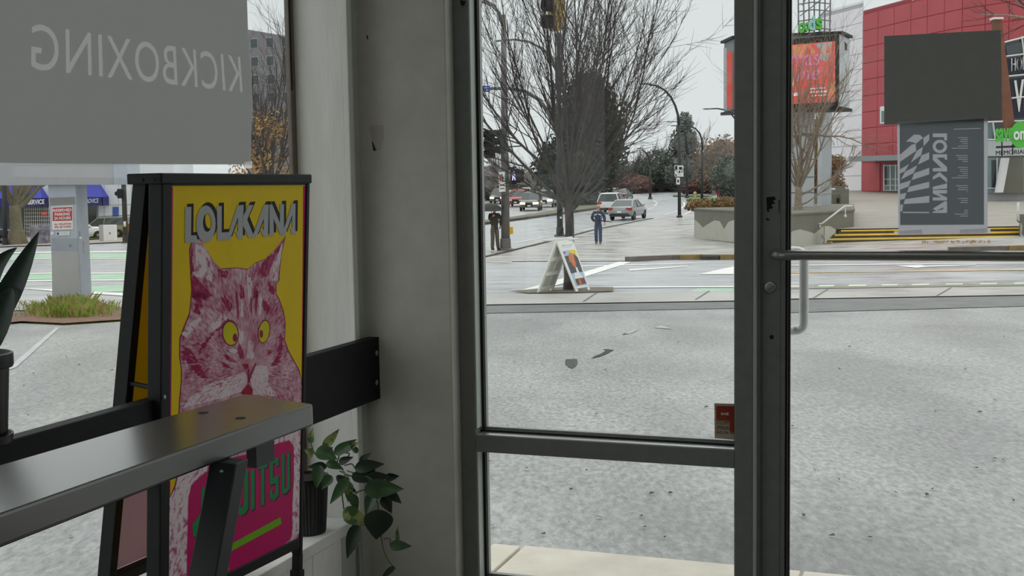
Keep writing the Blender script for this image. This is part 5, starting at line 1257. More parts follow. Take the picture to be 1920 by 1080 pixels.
leafy('shrub', 'rusty low shrub growing in the concrete planter', V((at(1350, 385, P1.y + 2).x, P1.y + 2, zt_ - .1)), [((-.9, 0, .2), (.9, .7, .36)), ((.4, 0, .22), (1.0, .7, .4)), ((1.6, 0, .2), (1, .7, .35))], M('rust_shrub', L(120, 96, 62), .9, col2=L(146, 116, 74), vs=3), 1500, .1, 91, (.04, .1), cat='shrub')
lm = MB()
for k in range(70):
    p = gp(R.uniform(1730, 1860), R.uniform(455, 458)) if k < 55 else gp(R.uniform(1545, 1560), R.uniform(456, 459)); p.z += .06
    a = rvec(R).normalized()*.07; b = a.orthogonal().normalized()*.05; lm.quad(p-a, p-b, p+a, p+b)
o = obj('fallen_leaves', lm, m_leafo, fix=False); tag(o, 'orange fallen leaves along the foot of the plaza steps', 'leaves', kind='stuff')
# upper plaza walls, bench, shrubs
uw = thing('plaza_wall', 'stepped grey concrete wall on the upper plaza', 'wall', V((at(1560, 375, 72).x, 72, gz(72))))
for (x0, x1, yt, yb_, Y) in ((1525, 1578, 362.5, 381, 69), (1562, 1592, 354.5, 371, 72), (1566, 1583, 349, 358, 75), (1578, 1589, 365, 377, 68.5)):
    a = at(x0, yb_, Y); b = at(x1, yt, Y)
    obj('wall_block', MB().par(V((a.x, Y, gz(Y) - .1)), (b.x - a.x, 0, 0), (0, 1.6, 0), (0, 0, b.z - gz(Y) + .1)), m_cw, uw)
ob = at(1569, 380, 68.9); obj('niche', MB().par(at(1569, 380, 68.98), (.22, 0, 0), (0, .05, 0), (0, 0, .25)), m_bl, uw)
wb_ = thing('plaza_bin', 'round concrete planter tub behind the front planter wall', 'planter', V((at(1518, 400, 58).x, 58, gz(58))))
pb_ = V((at(1517, 400, 58).x, 58, gz(58) - .1))
obj('tub', MB().lathe(pb_, [(.42, 0), (.45, .1), (.5, .55)], 18), m_cw, wb_, smooth=40); obj('tub_rim', MB().lathe(pb_, [(.5, .5), (.56, .53), (.56, .68), (.46, .68), (.44, .6)], 18), m_cwl, wb_, smooth=40)
leafy('shrub', 'dense green and copper shrub before the white arena wall', V((at(1548, 360, 78).x, 78, gz(78))), [((0, 0, 1.0), (1.4, 1.2, 1.2)), ((-.3, 0, 2.0), (1.2, 1, 1.0)), ((.5, 0, 2.4), (.9, .8, .7))], M('copper_green_shrub', L(96, 88, 62), .9, col2=L(140, 104, 80), vs=1.5), 5200, .09, 93, (.08, .4), cat='shrub')
leafy('shrub', 'narrow golden shrub behind the sign column', V((at(1534, 350, 80).x, 80, gz(80))), [((0, 0, 3), (.75, .7, 3.4))], M('gold_shrub', L(126, 104, 58), .9, var=.3, vs=2), 2000, .09, 94, (.08, 1), cat='shrub')
bare_tree('plaza_tree', 'pale bare tree with tangled branches in front of the sign tower', V((at(1497, 401, 49.5).x, 49.5, zt_ - .2)), 1.2, .16, 15, 6.0, (.05, .5), 31, m_barkl, m_barkl, mx=2, child=(12, 8), up=.1, lrad=.05, wob=.24,
          extra=[((0, 0, .8), (.7, -.2, .5), 3.2, .05, .05), ((.1, 0, 3.4), (.8, 0, .05), 3.2, .05, -.05), ((.1, 0, 2), (.5, -.2, .9), 4.5, .06, .05), ((.05, 0, .4), (.75, -.2, .35), 2.0, .035, .1)])
# ================================================================== sign tower with screens
TW = 56.0
m_tower = M('tower_pale_metal', L(196, 200, 204), .5, var=.05, vs=1); m_towd = M('tower_mid_grey', L(120, 124, 128), .5, var=.08, vs=1)  # second, darker grey for joints, screen box and lattice
tw = thing('sign_tower', 'digital sign tower with pink and orange screens on the plaza', 'sign tower', V((at(1500, 400, TW).x, TW, gz(TW))))
tA = at(1478, 100, TW); colx0, colx1 = at(1478, 300, TW).x, at(1529, 300, TW).x
zbox0, zbox1 = at(1520, 205, TW).z, at(1520, 70, TW).z
obj('column', MB().par(V((colx0 - .6, TW + .2, gz(TW) - .3)), (colx1 - colx0 + .6, 0, 0), (0, 1.4, 0), (0, 0, zbox0 - gz(TW) + .5)), m_tower, tw)
for yj in (255, 300, 333, 362): obj('column_joint', MB().par(V((colx0 - .61, TW + .185, at(1510, yj, TW).z)), (colx1 - colx0 + .62, 0, 0), (0, .02, 0), (0, 0, .05)), m_towd, tw)
obj('rear_column', MB().par(V((at(1541, 250, TW + 3).x, TW + 3, gz(TW + 3))), (.5, 0, 0), (0, .8, 0), (0, 0, zbox0 + .8 - gz(TW + 3))), m_tower, tw)
# screen box: right face screen plane
sx0, sx1 = at(1400, 130, TW - .6), at(1574, 130, TW - 1.0)
Fl, Fr, Bk = V((at(1378, 130, TW - .2).x, TW - .2, 0)), V((at(1573, 130, TW - 1.2).x, TW - 1.2, 0)), V((at(1592, 130, TW + .4).x, TW + .4, 0))
Bl = V((at(1358, 130, TW + 1.6).x, TW + 1.6, 0))
def ring(z): return [V((p.x, p.y, z)) for p in (Fl, Fr, Bk, Bl)]
obj('screen_box', MB().hull8(ring(zbox0) + ring(zbox1)), m_towd, tw)
c_ = (Fl + Fr + Bk + Bl)/4
for z0, z1 in ((zbox1 - .02, zbox1 + .1), (zbox0 - .12, zbox0 + .02)):
    obj('box_cap', MB().hull8([V((c_.x + (p.x - c_.x)*1.06, c_.y + (p.y - c_.y)*1.1, z)) for z in (z0, z1) for p in (Fl, Fr, Bk, Bl)]), m_bl, tw)
fe = (Fr - Fl).normalized(); fn3 = V((fe.y, -fe.x, 0))
def onscr(px, py, push=.0):
    d = ray(px, py); t = (Fl + fn3*push - EYE).dot(fn3)/d.dot(fn3); return EYE + d*t
m_scr = M('screen_image', L(222, 70, 52), .4, col2=L(232, 140, 84), vs=1.0, det=5, emit=.0)
obj('screen_bezel', MB().prism([onscr(x, y) for x, y in ((1430, 78), (1573, 66), (1573, 204), (1430, 208))], fn3*.03), m_bl, tw)
def scr_m(nm, c, c2=None): 
    m = M(nm, L(*c), .4, col2=L(*c2) if c2 else None, vs=1.6, det=5, ramp=(.4, .6)); p = m.node_tree.nodes['Principled BSDF']
    p.inputs['Emission Strength'].default_value = .35
    src = p.inputs['Base Color'].links[0].from_socket if p.inputs['Base Color'].links else None
    if src: m.node_tree.links.new(src, p.inputs['Emission Color'])
    else: p.inputs['Emission Color'].default_value = (*L(*c), 1)
    return m
sred, sorg, sblu, spnk, swht = scr_m('screen_red', (222, 74, 58), (212, 104, 96)), scr_m('screen_orange', (222, 150, 104), (214, 120, 92)), scr_m('screen_blue', (128, 164, 178), (196, 150, 130)), scr_m('screen_pink', (216, 128, 176)), scr_m('screen_white', (240, 226, 220))
scr = obj('screen', MB().prism([onscr(x, y, .03) for x, y in ((1436, 88), (1566, 77), (1566, 191), (1436, 198))], fn3*.02), sred, tw)
def sp(nm, pts, mt, lay): return obj(nm, MB().prism([onscr(x, y, .05 + .006*lay) for x, y in pts], fn3*.004), mt, scr)
sp('screen_shape', [(1436, 90), (1520, 83), (1530, 100), (1505, 112), (1480, 105), (1460, 125), (1436, 128)], sorg, 0); sp('screen_shape', [(1528, 82), (1560, 78), (1558, 100), (1550, 116), (1535, 110), (1540, 98)], sblu, 0)
sp('screen_shape', [(1512, 88), (1517, 90), (1522, 103), (1510, 104)], sred, 1); sp('screen_shape', [(1553, 85), (1557, 92), (1557, 100), (1549, 99)], sred, 1)
sp('screen_shape', [(1552, 160), (1566, 152), (1566, 190), (1548, 188)], sorg, 0); sp('screen_shape', [(1470, 150), (1490, 145), (1490, 160), (1475, 170)], sorg, 0)
def sct(s_, x0, y0, x1, y1, hpx, mt, **k):
    mb = MB(); o = onscr(x0, y0, .075); ex = onscr(x1, y1, .075) - o; ey = onscr(x0, y0 - hpx, .075) - o
    ftext(mb, s_, o, ex, ey, **k); return obj('screen_text', mb, mt, scr)
sct('mas', 1482, 125.5, 1537, 122, 21, spnk, bold=.01); sct('ine', 1494, 152, 1537, 149, 26, spnk, shear=.25, bold=.0)
for x0, x1, y, h_ in ((1518, 1547, 168, 2.6), (1518, 1551, 175, 3.6), (1522, 1550, 181, 2.2), (1484, 1497, 181, 6)): sp('screen_print', [(x0, y), (x1, y - 2), (x1, y - 2 - h_), (x0, y - h_)], swht, 3)
fe2 = (Bl - Fl).normalized()
obj('screen', MB().prism([onv2 for onv2 in [at(x, y, TW + .25) for x, y in ((1363, 97), (1384, 97), (1384, 203), (1363, 203))]], (0, .03, 0)), sred, tw)
obj('side_panel', MB().prism([at(x, y, TW + .24) for x, y in ((1357, 90), (1362.5, 90), (1362.5, 206), (1357, 205))], (0, .05, 0)), m_tower, tw)
fs_ = (Bk - Fr).normalized(); ns_ = V((fs_.y, -fs_.x, 0)); ns_ = ns_ if ns_.dot(EYE - Fr) > 0 else -ns_
obj('side_panel', MB().prism([V((p.x, p.y, z)) for p, z in ((Fr, zbox0), (Bk, zbox0), (Bk, zbox1 - .1), (Fr, zbox1))], ns_*.03), m_tower, tw)
def onside(px, py): 
    d = ray(px, py); t = (Fr + ns_*.03 - EYE).dot(ns_)/d.dot(ns_); return EYE + d*t
obj('vent', MB().prism([onside(x, y) for x, y in ((1583.5, 78), (1588, 83), (1588, 95), (1583.5, 93))], ns_*.01), m_bl, tw)
# lattice crown and letters
lat = MB(); cz0, cz1 = zbox1, at(1520, -40, TW).z
for k in range(7):
    a = at(1498 + k*9.6, 60, TW + (.6 if k in (0, 6) else -.2)); bq = at(1496 + k*10.3, -40, TW + (.6 if k in (0, 6) else -.2)); obj('lattice_bar', MB().tube([V((a.x, a.y, cz0)), bq], .035, 6), m_towd, tw)
for yy in (52, 36, 18, 4, -14, -30): obj('lattice_bar', MB().tube([at(1497, yy + 4, TW + .5), at(1525, yy, TW - .3), at(1558, yy + 3, TW + .5)], .03, 6), m_towd, tw)
for k, (x0, y0, x1, y1) in enumerate(((1500, 30, 1552, -10), (1504, 10, 1530, -35), (1520, 50, 1556, 10))): obj('lattice_bar', MB().tube([at(x0, y0, TW - .1), at(x1, y1, TW - .1)], .025, 6), m_towd, tw)
m_lgreen = M('letter_green', L(86, 196, 70), .4); m_lteal = M('letter_teal', L(150, 214, 208), .4); m_ledge = M('letter_edge', L(32, 44, 34), .5)
for ch, x0, x1, yb0_, hp, mt in (('o', 1496.5, 1508, 63, 20, m_lgreen), ('o', 1508, 1516, 60, 18, m_lgreen), ('d', 1515, 1527.5, 58, 27, m_lteal), ('s', 1528.5, 1541, 56, 21, m_lgreen)):
    Yl = TW - .9; o = at(x0, yb0_, Yl); ex = at(x1, yb0_ - .6, Yl) - o; ey = at(x0, yb0_ - hp, Yl) - o; nn = ex.cross(ey).normalized()
    nn = nn if nn.y < 0 else -nn
    le = obj('sign_letter', ftext(MB(), ch, o, ex, ey, nn, .12, bold=.03), mt, tw)
    obj('letter_back', ftext(MB(), ch, o - nn*.2 + ex*.12, ex, ey, nn, .18, bold=.035), m_ledge, le)
obj('letter_rail', MB().tube([at(1484, 67, TW - .8), at(1545, 60, TW - .8)], .05, 6), m_towd, tw)
# ================================================================== arena
m_redw = M('arena_red_panel', L(188, 84, 90), .6, var=.05, vs=.6); m_redd = M('arena_red_joint', L(164, 68, 76), .7); m_whw = M('arena_white_panel', L(242, 238, 242), .6, var=.03, vs=.5); m_whj = M('arena_white_joint', L(186, 184, 188), .7)
m_dkgl = M('arena_dark_glass', L(44, 54, 60), .12, spec=.8); m_glt = M('arena_teal_glass', L(120, 144, 146), .15, var=.2, vs=.4); m_navb = M('banner_navy', L(30, 36, 54), .5)
ar = thing('arena', 'red and white panelled arena building across the plaza', 'building', V((at(1640, 358, 100).x, 100, gz(100))))
AP = [V((at(px, 340, Y).x, Y, 0)) for px, Y in ((1540, 106), (1616, 100), (1705, 93.5), (1800, 88), (1980, 82))]
ZR = at(1616, 25, 100).z; ZW = at(1560, 20, 104).z
def wall_seg(A, Bp, z0, z1, mat, push=0): 
    return MB().par(V((A.x, A.y, z0)), Bp - A, V((0, 1.0, 0)), V((0, 0, z1 - z0)))
obj('white_wall', wall_seg(AP[0], AP[1], gz(102) - 1, ZW, m_whj), m_whj, ar)
for i in range(1, 4): obj('red_wall', wall_seg(AP[i], AP[i+1], gz(AP[i+1].y) - 1, ZR, m_redd), m_redd, ar)
def panels(nm, A, Bp, z0, z1, rows, cols, mat, gap=.05, skip=None):
    n = V((-(Bp - A).y, (Bp - A).x, 0)).normalized(); n = n if n.dot(EYE - A) > 0 else -n
    for r_ in range(rows):
        for c_ in range(cols):
            if skip and skip(r_, c_): continue
            a = A.lerp(Bp, c_/cols); b = A.lerp(Bp, (c_+1)/cols); t = (b - a).normalized()
            za = z0 + (z1-z0)*r_/rows; zb_ = z0 + (z1-z0)*(r_+1)/rows
            obj(nm, MB().par(V((a.x, a.y, za + gap/2)) + t*gap/2, t*((b-a).length - gap), n*.05, V((0, 0, zb_ - za - gap))), mat, ar)
panels('white_panel', AP[0], AP[1], gz(102), ZW - .3, 12, 1, m_whw)
zcan = at(1640, 300, 98).z
panels('red_panel', AP[1], AP[2], zcan, ZR - .15, 9, 3, m_redw, .06)
panels('red_panel', AP[2], AP[3], zcan, ZR - .15, 9, 3, m_redw, .06)
panels('red_panel', AP[3], AP[4], zcan, ZR - .15, 9, 4, m_redw, .06)
obj('coping', MB().par(V((AP[1].x, AP[1].y, ZR)) - V((0, .1, 0)), AP[2] - AP[1], V((0, 1, 0)), V((0, 0, .2))), m_redd, ar)
obj('coping', MB().par(V((AP[0].x, AP[0].y, ZW)) - V((0, .1, 0)), AP[1] - AP[0], V((0, 1, 0)), V((0, 0, .2))), m_whw, ar)
# entrance under canopy
n12 = V((-(AP[2]-AP[1]).y, (AP[2]-AP[1]).x, 0)).normalized(); n12 = n12 if n12.dot(EYE - AP[1]) > 0 else -n12
def on12(px, py, push=.0):
    d = ray(px, py); t = (AP[1] + n12*push - EYE).dot(n12)/d.dot(n12); return EYE + d*t
obj('red_panel', MB().prism([on12(x, y, .02) for x, y in ((1617, 306), (1650, 306), (1650, 358), (1617, 358))], n12*.04), m_redw, ar)
obj('entrance_glass', MB().prism([on12(x, y, .02) for x, y in ((1657, 308), (1720, 308), (1720, 358), (1657, 358))], n12*.03), m_glt, ar)
for x in (1657, 1669, 1679, 1690, 1702): obj('entrance_mullion', MB().prism([on12(x + a, y, .05) for a, y in ((0, 308), (1.8, 308), (1.8, 358), (0, 358))], n12*.05), m_signw, ar)
for y in (310, 335.5, 347, 356.5): obj('entrance_rail', MB().prism([on12(x, y + b, .05) for x, b in ((1657, 0), (1720, 0), (1720, 1.2), (1657, 1.2))], n12*.05), m_signw, ar)
obj('entrance_door', MB().prism([on12(x, y, .06) for x, y in ((1659, 312), (1662.5, 312), (1662.5, 347), (1659, 347))], n12*.02), m_dkgl, ar)
ca = on12(1592, 303, 2.2); cb = on12(1730, 300, 2.2)
obj('canopy', MB().par(on12(1592, 303, 2.4), on12(1735, 299, 2.4) - on12(1592, 303, 2.4), -n12*2.4, V((0, 0, .42))), M('canopy_grey', L(150, 156, 160), .5, .2), ar)
for x in (1600, 1620, 1640, 1662, 1684): obj('canopy_stay', MB().tube([on12(x, 292, 1.6), on12(x + 4, 274, .05)], .03, 5), m_redd, ar)
obj('upper_window', MB().prism([on12(x, y, .06) for x, y in ((1651, 200), (1664, 199), (1664, 232), (1651, 232))], n12*.06), m_signw, ar)
obj('upper_window_pane', MB().prism([on12(x, y, .12) for x, y in ((1653, 208), (1663, 208), (1663, 229), (1653, 229))], n12*.03), m_glt, ar)
# glazed right wing with banners
WYr = 74.0
def wg(nm, pts, mt, dy=.0, th=.06): return obj(nm, MB().prism([at(x, y, WYr - dy) for x, y in pts], (0, th, 0)), mt, ar)
wg('wing_wall', [(1840, 380), (1990, 380), (1990, 262), (1840, 262)], M('wing_grey', L(176, 178, 180), .6), 0, .5)
wg('wing_glass', [(1880, 78), (1990, 50), (1990, 262), (1845, 262), (1845, 228), (1893, 228)], m_dkgl, .05)
wg('wing_glass', [(1850, 228), (1862, 228), (1862, 262), (1850, 262)], m_glt, .1)
wg('banner', [(1888, 110), (1990, 98), (1990, 132), (1892, 140)], m_navb, .12); wg('banner', [(1893, 148), (1990, 138), (1990, 212), (1902, 222)], m_navb, .12)
for a, b in (((1880, 80), (1990, 52)), ((1884, 106), (1990, 92)), ((1891, 143), (1990, 133)), ((1897, 184), (1990, 175)), ((1846, 229), (1990, 224)), ((1880, 80), (1904, 262)), ((1916, 68), (1936, 228)), ((1862, 229), (1866, 262)), ((1850, 262), (1990, 260))):
    obj('glazing_bar', MB().tube([at(*a, WYr - .2), at(*b, WYr - .2)], .05, 4), m_signw, ar)
wg('vent_louvre', [(1886, 86), (1918, 78), (1920, 98), (1889, 104)], M('louvre_grey', L(84, 90, 94), .6), .15)
def wtext(s_, x0, y0, x1, y1, h, mt, dy, **k):
    o = at(x0, y0, WYr - dy); ex = at(x1, y1, WYr - dy) - o; ey = at(x0 - h*.0, y0 - h, WYr - dy) - o
    return obj('wing_letters', ftext(MB(), s_, o, ex, ey, V((0, -1, 0)), .03, **k), mt, ar)
wtext('HOME', 1896, 134, 1934, 129, 25, m_signw, .16, bold=.03); wtext('VI', 1901, 211, 1924, 208, 60, m_signw, .16, bold=.03)
bm_ = [at(1864, 34, WYr - 2), at(1878, 34, WYr - 2), at(1905, 250, WYr - 2), at(1890, 250, WYr - 2)]
obj('timber_beam', MB().prism(bm_, (0, .5, 0)), M('timber_brown', L(128, 82, 62), .7, var=.15, vs=1), ar)
obj('beam_cap', MB().par(at(1863, 36, WYr - 2.1), V((.6, 0, 0)), V((0, .6, 0)), V((0, 0, .12))), m_signw, ar)
wtext('save', 1866, 267, 1900, 265, 26, m_lgreen, 2.4, bold=.03)
eo = at(1912, 253, WYr - 2.35)
obj('round_sign', MB().lathe(eo, [(0, 0), (.86, 0), (.86, .1), (0, .1)], 28, (0, -1, 0)), m_lgreen, ar, smooth=40)
for v_ in bpy.data.objects['round_sign'].data.vertices: v_.co.x = eo.x + (v_.co.x - eo.x)*.66; v_.co.z = eo.z + (v_.co.z - eo.z)*.93
wtext('on', 1900, 263, 1922, 262, 17, m_signw, 2.5, bold=.035)
wg('sign_bracket', [(1868, 274), (1920, 272), (1920, 276), (1868, 278)], m_pole, 2.3); wg('sign_bracket', [(1878, 266), (1880, 266), (1880, 292), (1878, 292)], m_pole, 2.3); wg('sign_bracket', [(1898, 270), (1900, 270), (1900, 290), (1898, 290)], m_pole, 2.3)
wtext('MEMORIAL', 1867, 291, 1924, 288, 8, m_pole, 2.35, bold=.03)
wg('fascia', [(1845, 293), (1990, 290), (1990, 262), (1845, 264)], M('fascia_pale', L(206, 208, 212), .5), .3, .4)
wg('entrance_glass', [(1848, 296), (1884, 296), (1880, 362), (1848, 362)], m_glt, .3); wg('entrance_glass', [(1860, 300), (1868, 300), (1867, 352), (1860, 352)], m_dkgl, .35)
for x in (1850, 1869, 1881): wg('entrance_mullion', [(x, 296), (x + 1.6, 296), (x + 1.6, 361), (x, 361)], m_signw, .42)
wg('entrance_rail', [(1848, 352), (1884, 352), (1884, 353.5), (1848, 353.5)], m_signw, .42)
wg('concrete_wall', [(1892, 296), (1918, 296), (1918, 362), (1880, 362)], m_cw, .5, .3)
wg('slanted_column', [(1884, 296), (1893, 296), (1881, 361), (1872, 361)], m_whw, 1.2, .6)
wg('entrance_glass', [(1918, 296), (1990, 296), (1990, 362), (1918, 362)], m_glt, .3)
bare_tree('plaza_tree', 'bare tree whose branch tips reach in at the upper right corner', V((at(1990, 400, 44).x, 44, g(20, 44))), 7.6, .2, 8, 4.5, (.2, 1.0), 37, m_barkl, m_twig, mx=2, child=(8, 5), up=.03, lrad=.07)
# ================================================================== seen through the side window
# parking pylon
PY = gp(140, 577).y
py = thing('parking_pylon', 'pale blue grey sign pylon with reserved parking plate', 'sign pylon', gp(130, 577))
m_pyl = M('pylon_blue_grey', L(178, 186, 196), .5, var=.06, vs=3, det=6); m_pyld = M('pylon_edge_grey', L(154, 162, 174), .5, var=.08, vs=3); m_cov = M('pylon_cover_paint', L(176, 176, 178), .7, var=.03, vs=4); m_cov2 = M('pylon_cover_dark', L(140, 140, 138), .7)
def pq(nm, pts, mt, dy=0., th=.02, par=None): return obj(nm, MB().prism([at(x, y, PY - dy) for x, y in pts], (0, th, 0)), mt, par or py)
cA, cB, cC = at(95, 450, PY).x, at(146, 450, PY).x, at(164, 450, PY + .45).x
zc0, zc1 = at(120, 560, PY).z, at(120, 300, PY).z
obj('column', MB().hull8([V((cA, PY, zc0)), V((cB, PY, zc0)), V((cC, PY + .5, zc0)), V((cA + .1, PY + .5, zc0)), V((cA, PY, zc1)), V((cB, PY, zc1)), V((cC, PY + .5, zc1)), V((cA + .1, PY + .5, zc1))]), m_pyl, py)
obj('column_foot', MB().lathe(V(((cA + cB)/2 + .1, PY + .25, g(cA, PY) - .1)), [(.2, 0), (.17, .1), (.13, .3)], 10), m_pole, py)
cn = (V((cC, PY + .5, 0)) - V((cB, PY, 0))).normalized(); cnn = V((cn.y, -cn.x, 0))
obj('column_side', MB().par(V((cB, PY, zc0)) + cnn*.002, cn*((V((cC, PY + .5, 0)) - V((cB, PY, 0))).length), cnn*.01, V((0, 0, zc1 - zc0))), m_pyld, py)
obj('sign_box', MB().par(at(-110, 348, PY - .06), at(214, 346, PY - .06) - at(-110, 348, PY - .06), V((0, .62, 0)), V((0, 0, 1.6))), m_cov, py)
obj('sign_box_end', MB().par(at(214, 346, PY - .08), at(240, 345.5, PY - .08) - at(214, 346, PY - .08), V((0, .66, 0)), V((0, 0, 1.6))), m_pyl, py)
pq('paint_patch', [(93, 371), (140, 369), (141, 383), (94, 385)], m_cov2, .004, .003); pq('paint_patch', [(97, 470), (146, 472), (147, 560), (98, 561)], m_cov, .004, .003); pq('paint_patch', [(97, 446), (146, 447), (146, 471), (97, 469)], m_pyld, .003, .002)
pl_ = pq('parking_plate', [(97, 388), (136, 386), (136.5, 430), (98, 431)], m_signw, .012, .008)
m_pred = M('plate_red', L(186, 44, 64), .5)
pq('plate_print', [(98.5, 389.5), (135, 388), (135.2, 413.5), (98.8, 414.5)], m_pred, .014, .002, pl_)
def ptext(s_, x0, y0, x1, y1, h, mt, **k):
    o = at(x0, y0, PY - .0165); obj('plate_print', ftext(MB(), s_, o, at(x1, y1, PY - .0165) - o, at(x0, y0 - h, PY - .0165) - o, **k), mt, pl_)
ptext('RESERVED', 99.5, 397.6, 133.8, 396.2, 5.6, m_signw, bold=.03); ptext('PARKING', 102.3, 405, 131, 403.8, 5.6, m_signw, bold=.03); ptext('24 HOURS', 101.5, 412.4, 132.6, 411.2, 5.6, m_signw, bold=.03)
ptext('ALL VIOLATIONS', 101.5, 422.4, 133.8, 421.2, 3.6, m_pred, bold=.02); ptext('WILL BE TOWED', 101.5, 427.8, 133.8, 426.6, 3.6, m_pred, bold=.02)
pp_ = pq('small_plate', [(105, 435), (130, 434), (130, 441), (105.5, 442)], m_signw, .012, .006); pq('plate_print', [(106.5, 435.8), (110.5, 435.6), (110.5, 440.6), (106.5, 440.8)], m_signb, .014, .002, pp_)
for y in (436.5, 438.8): pq('plate_print', [(112, y), (128, y - .6), (128, y), (112, y + .6)], m_pyld, .014, .002, pp_)
pq('sticker', [(95, 435), (100, 434.5), (101, 438), (97, 441), (95, 440)], m_signw, .006, .003)
obj('lock_box', MB().box(at(149, 440, PY + .08), (.05, .05, .12)), m_pyld, py); obj('lock_label', MB().box(at(149.5, 446, PY + .05), (.05, .03, .04)), m_signw, py)
obj('cover_plate', MB().lathe(at(132, 460, PY - .002), [(.022, 0), (.022, .01), (0, .012)], 10, (0, -1, 0)), m_cov2, py)
pq('sticker', [(146.5, 452), (158, 452), (158.5, 475), (147, 475)], M('pale_yellow_sticker', L(200, 192, 160), .6), -.2, .002)
# grass strip
gi = gpatch('grass_island', [(5, 610), (40, 606), (120, 610), (240, 602), (240, 580), (180, 574), (90, 578), (20, 592)], M('leaf_litter_soil', L(122, 96, 82), .9, var=.3, vs=8, det=8), .03, label='leaf strewn soil strip around the pylon foot', cat='planting strip')
gr = [MB(), MB()]
for k in range(1500):
    px = R.gauss(132, 40); py_ = R.uniform(578, 600) + abs(px - 120)*-.03
    if not 22 < px < 240: continue
    p = gp(px, py_); a = R.uniform(0, 6.28); h_ = R.uniform(.1, .26) * (1.1 if 95 < px < 175 else .7); ln = V((math.cos(a), math.sin(a), 0)) * h_*R.uniform(.2, .8)
    sd = V((-math.sin(a), math.cos(a), 0))*.008; gr[k % 3 == 0].add([p - sd, p + sd, p + ln*.4 + V((0, 0, h_*.7)) + sd*.6, p + ln + V((0, 0, h_))], [(0, 1, 2, 3)])
o = obj('verge_grass', gr[0], M('fresh_grass', L(126, 150, 62), .7, var=.3, vs=2), fix=False); tag(o, 'fresh green grass tufts around the pylon foot', 'grass', kind='stuff')
o = obj('dry_grass', gr[1], M('dry_grass', L(168, 142, 98), .8, var=.2, vs=2), fix=False); tag(o, 'dry straw coloured grass tufts around the pylon foot', 'grass', kind='stuff')
# far shops
SY = 96.0
shop = thing('shop_building', 'white shop building with blue awnings across the crossing', 'building', V((at(100, 445, SY).x, SY, at(100, 447, SY).z)))
m_shopw = M('shop_white', L(226, 228, 230), .6, var=.03, vs=.5); m_awn = M('awning_blue', L(74, 78, 178), .7, var=.05, vs=.7); m_awnd = M('awning_blue_valance', L(46, 46, 112), .7)
zg0 = at(100, 449, SY).z - .5
a0_, a1_ = at(-160, 440, SY).x, at(330, 440, SY).x
obj('facade', MB().par(V((a0_, SY, zg0)), V((a1_ - a0_, 0, 0)), V((0, 6, 0)), V((0, 0, at(100, 262, SY).z - zg0))), m_shopw, shop)
def sh(nm, pts, mt, dy=.0, th=.06, par=None): return obj(nm, MB().prism([at(x, y, SY - dy) for x, y in pts], (0, th, 0)), mt, par or shop)
def awn(x0, x1, name='awning'):
    mb = MB(); zt0, zv, zb1 = at(80, 345, SY).z, at(80, 371, SY).z, at(80, 387, SY).z
    X0, X1 = at(x0, 370, SY).x, at(x1, 370, SY).x; d = 1.5
    mb.add([V((X0, SY, zt0)), V((X1 - .7, SY, zt0)), V((X1, SY - d, zv)), V((X0, SY - d, zv)), V((X1, SY, zv))], [(0, 1, 2, 3), (1, 4, 2)])
    a = obj(name, mb, m_awn, shop, fix=False)
    obj('valance', MB().par(V((X0, SY - d, zb1)), V((X1 - X0, 0, 0)), V((0, .05, 0)), V((0, 0, zv - zb1))).par(V((X1 - .05, SY - d, zb1)), V((.05, 0, 0)), V((0, d, 0)), V((0, 0, zv - zb1))), m_awnd, a, fix=True)
    return a
aw1 = awn(-150, 92); aw2 = awn(120, 204)
def stext(s_, x0, y0, x1, y1, h, par, **k):
    o = at(x0, y0, SY - 1.54); obj('awning_letters', ftext(MB(), s_, o, at(x1, y1, SY - 1.54) - o, at(x0, y0 - h, SY - 1.54) - o, **k), m_signw, par)
stext('& SERVICE', 44, 384, 83, 382.5, 9, aw1, bold=.035); stext('ADVICE', 161, 381, 185, 380, 8, aw2, shear=.2, bold=.005)
sh('shop_window', [(-40, 445), (94, 445), (94, 387), (-40, 387)], M('shop_dark_glass', L(58, 66, 74), .12, var=.3, vs=.5), .05)
for x in range(46, 95, 4): sh('window_grille', [(x, 443), (x + .8, 443), (x + .8, 388), (x, 388)], m_signw, .15)
for y in (392, 399, 406, 413, 420, 427, 434): sh('window_grille', [(46, y), (94, y - .4), (94, y + .4), (46, y + .8)], m_signw, .16)
sh('open_sign', [(79, 398), (87, 397.5), (87, 402), (79, 402)], M('open_sign_red', L(220, 60, 64), .5, emit=.6, ecol=L(230, 60, 60)), .2)
sh('shop_window', [(160, 425), (184, 425), (184, 386), (160, 386)], m_glt, .05); sh('shop_window', [(165, 425), (180, 425), (180, 388), (165, 388)], m_dkgl, .12)
sh('blue_notice', [(211, 407), (222, 407), (222, 388), (211, 388)], M('notice_blue', L(52, 92, 168), .5), .1)
for x in (195, 222, 246): sh('wall_joint', [(x, 440), (x + .7, 440), (x + .7, 335), (x, 335)], m_whj, .03)
sh('wall_joint', [(186, 385), (320, 382), (320, 381), (186, 384)], m_whj, .03)
obj('roof', MB().par(V((a0_, SY - .3, at(100, 262, SY).z)), V((a1_ - a0_, 0, 0)), V((0, 6.3, 0)), V((0, 0, .3))), m_whj, shop)
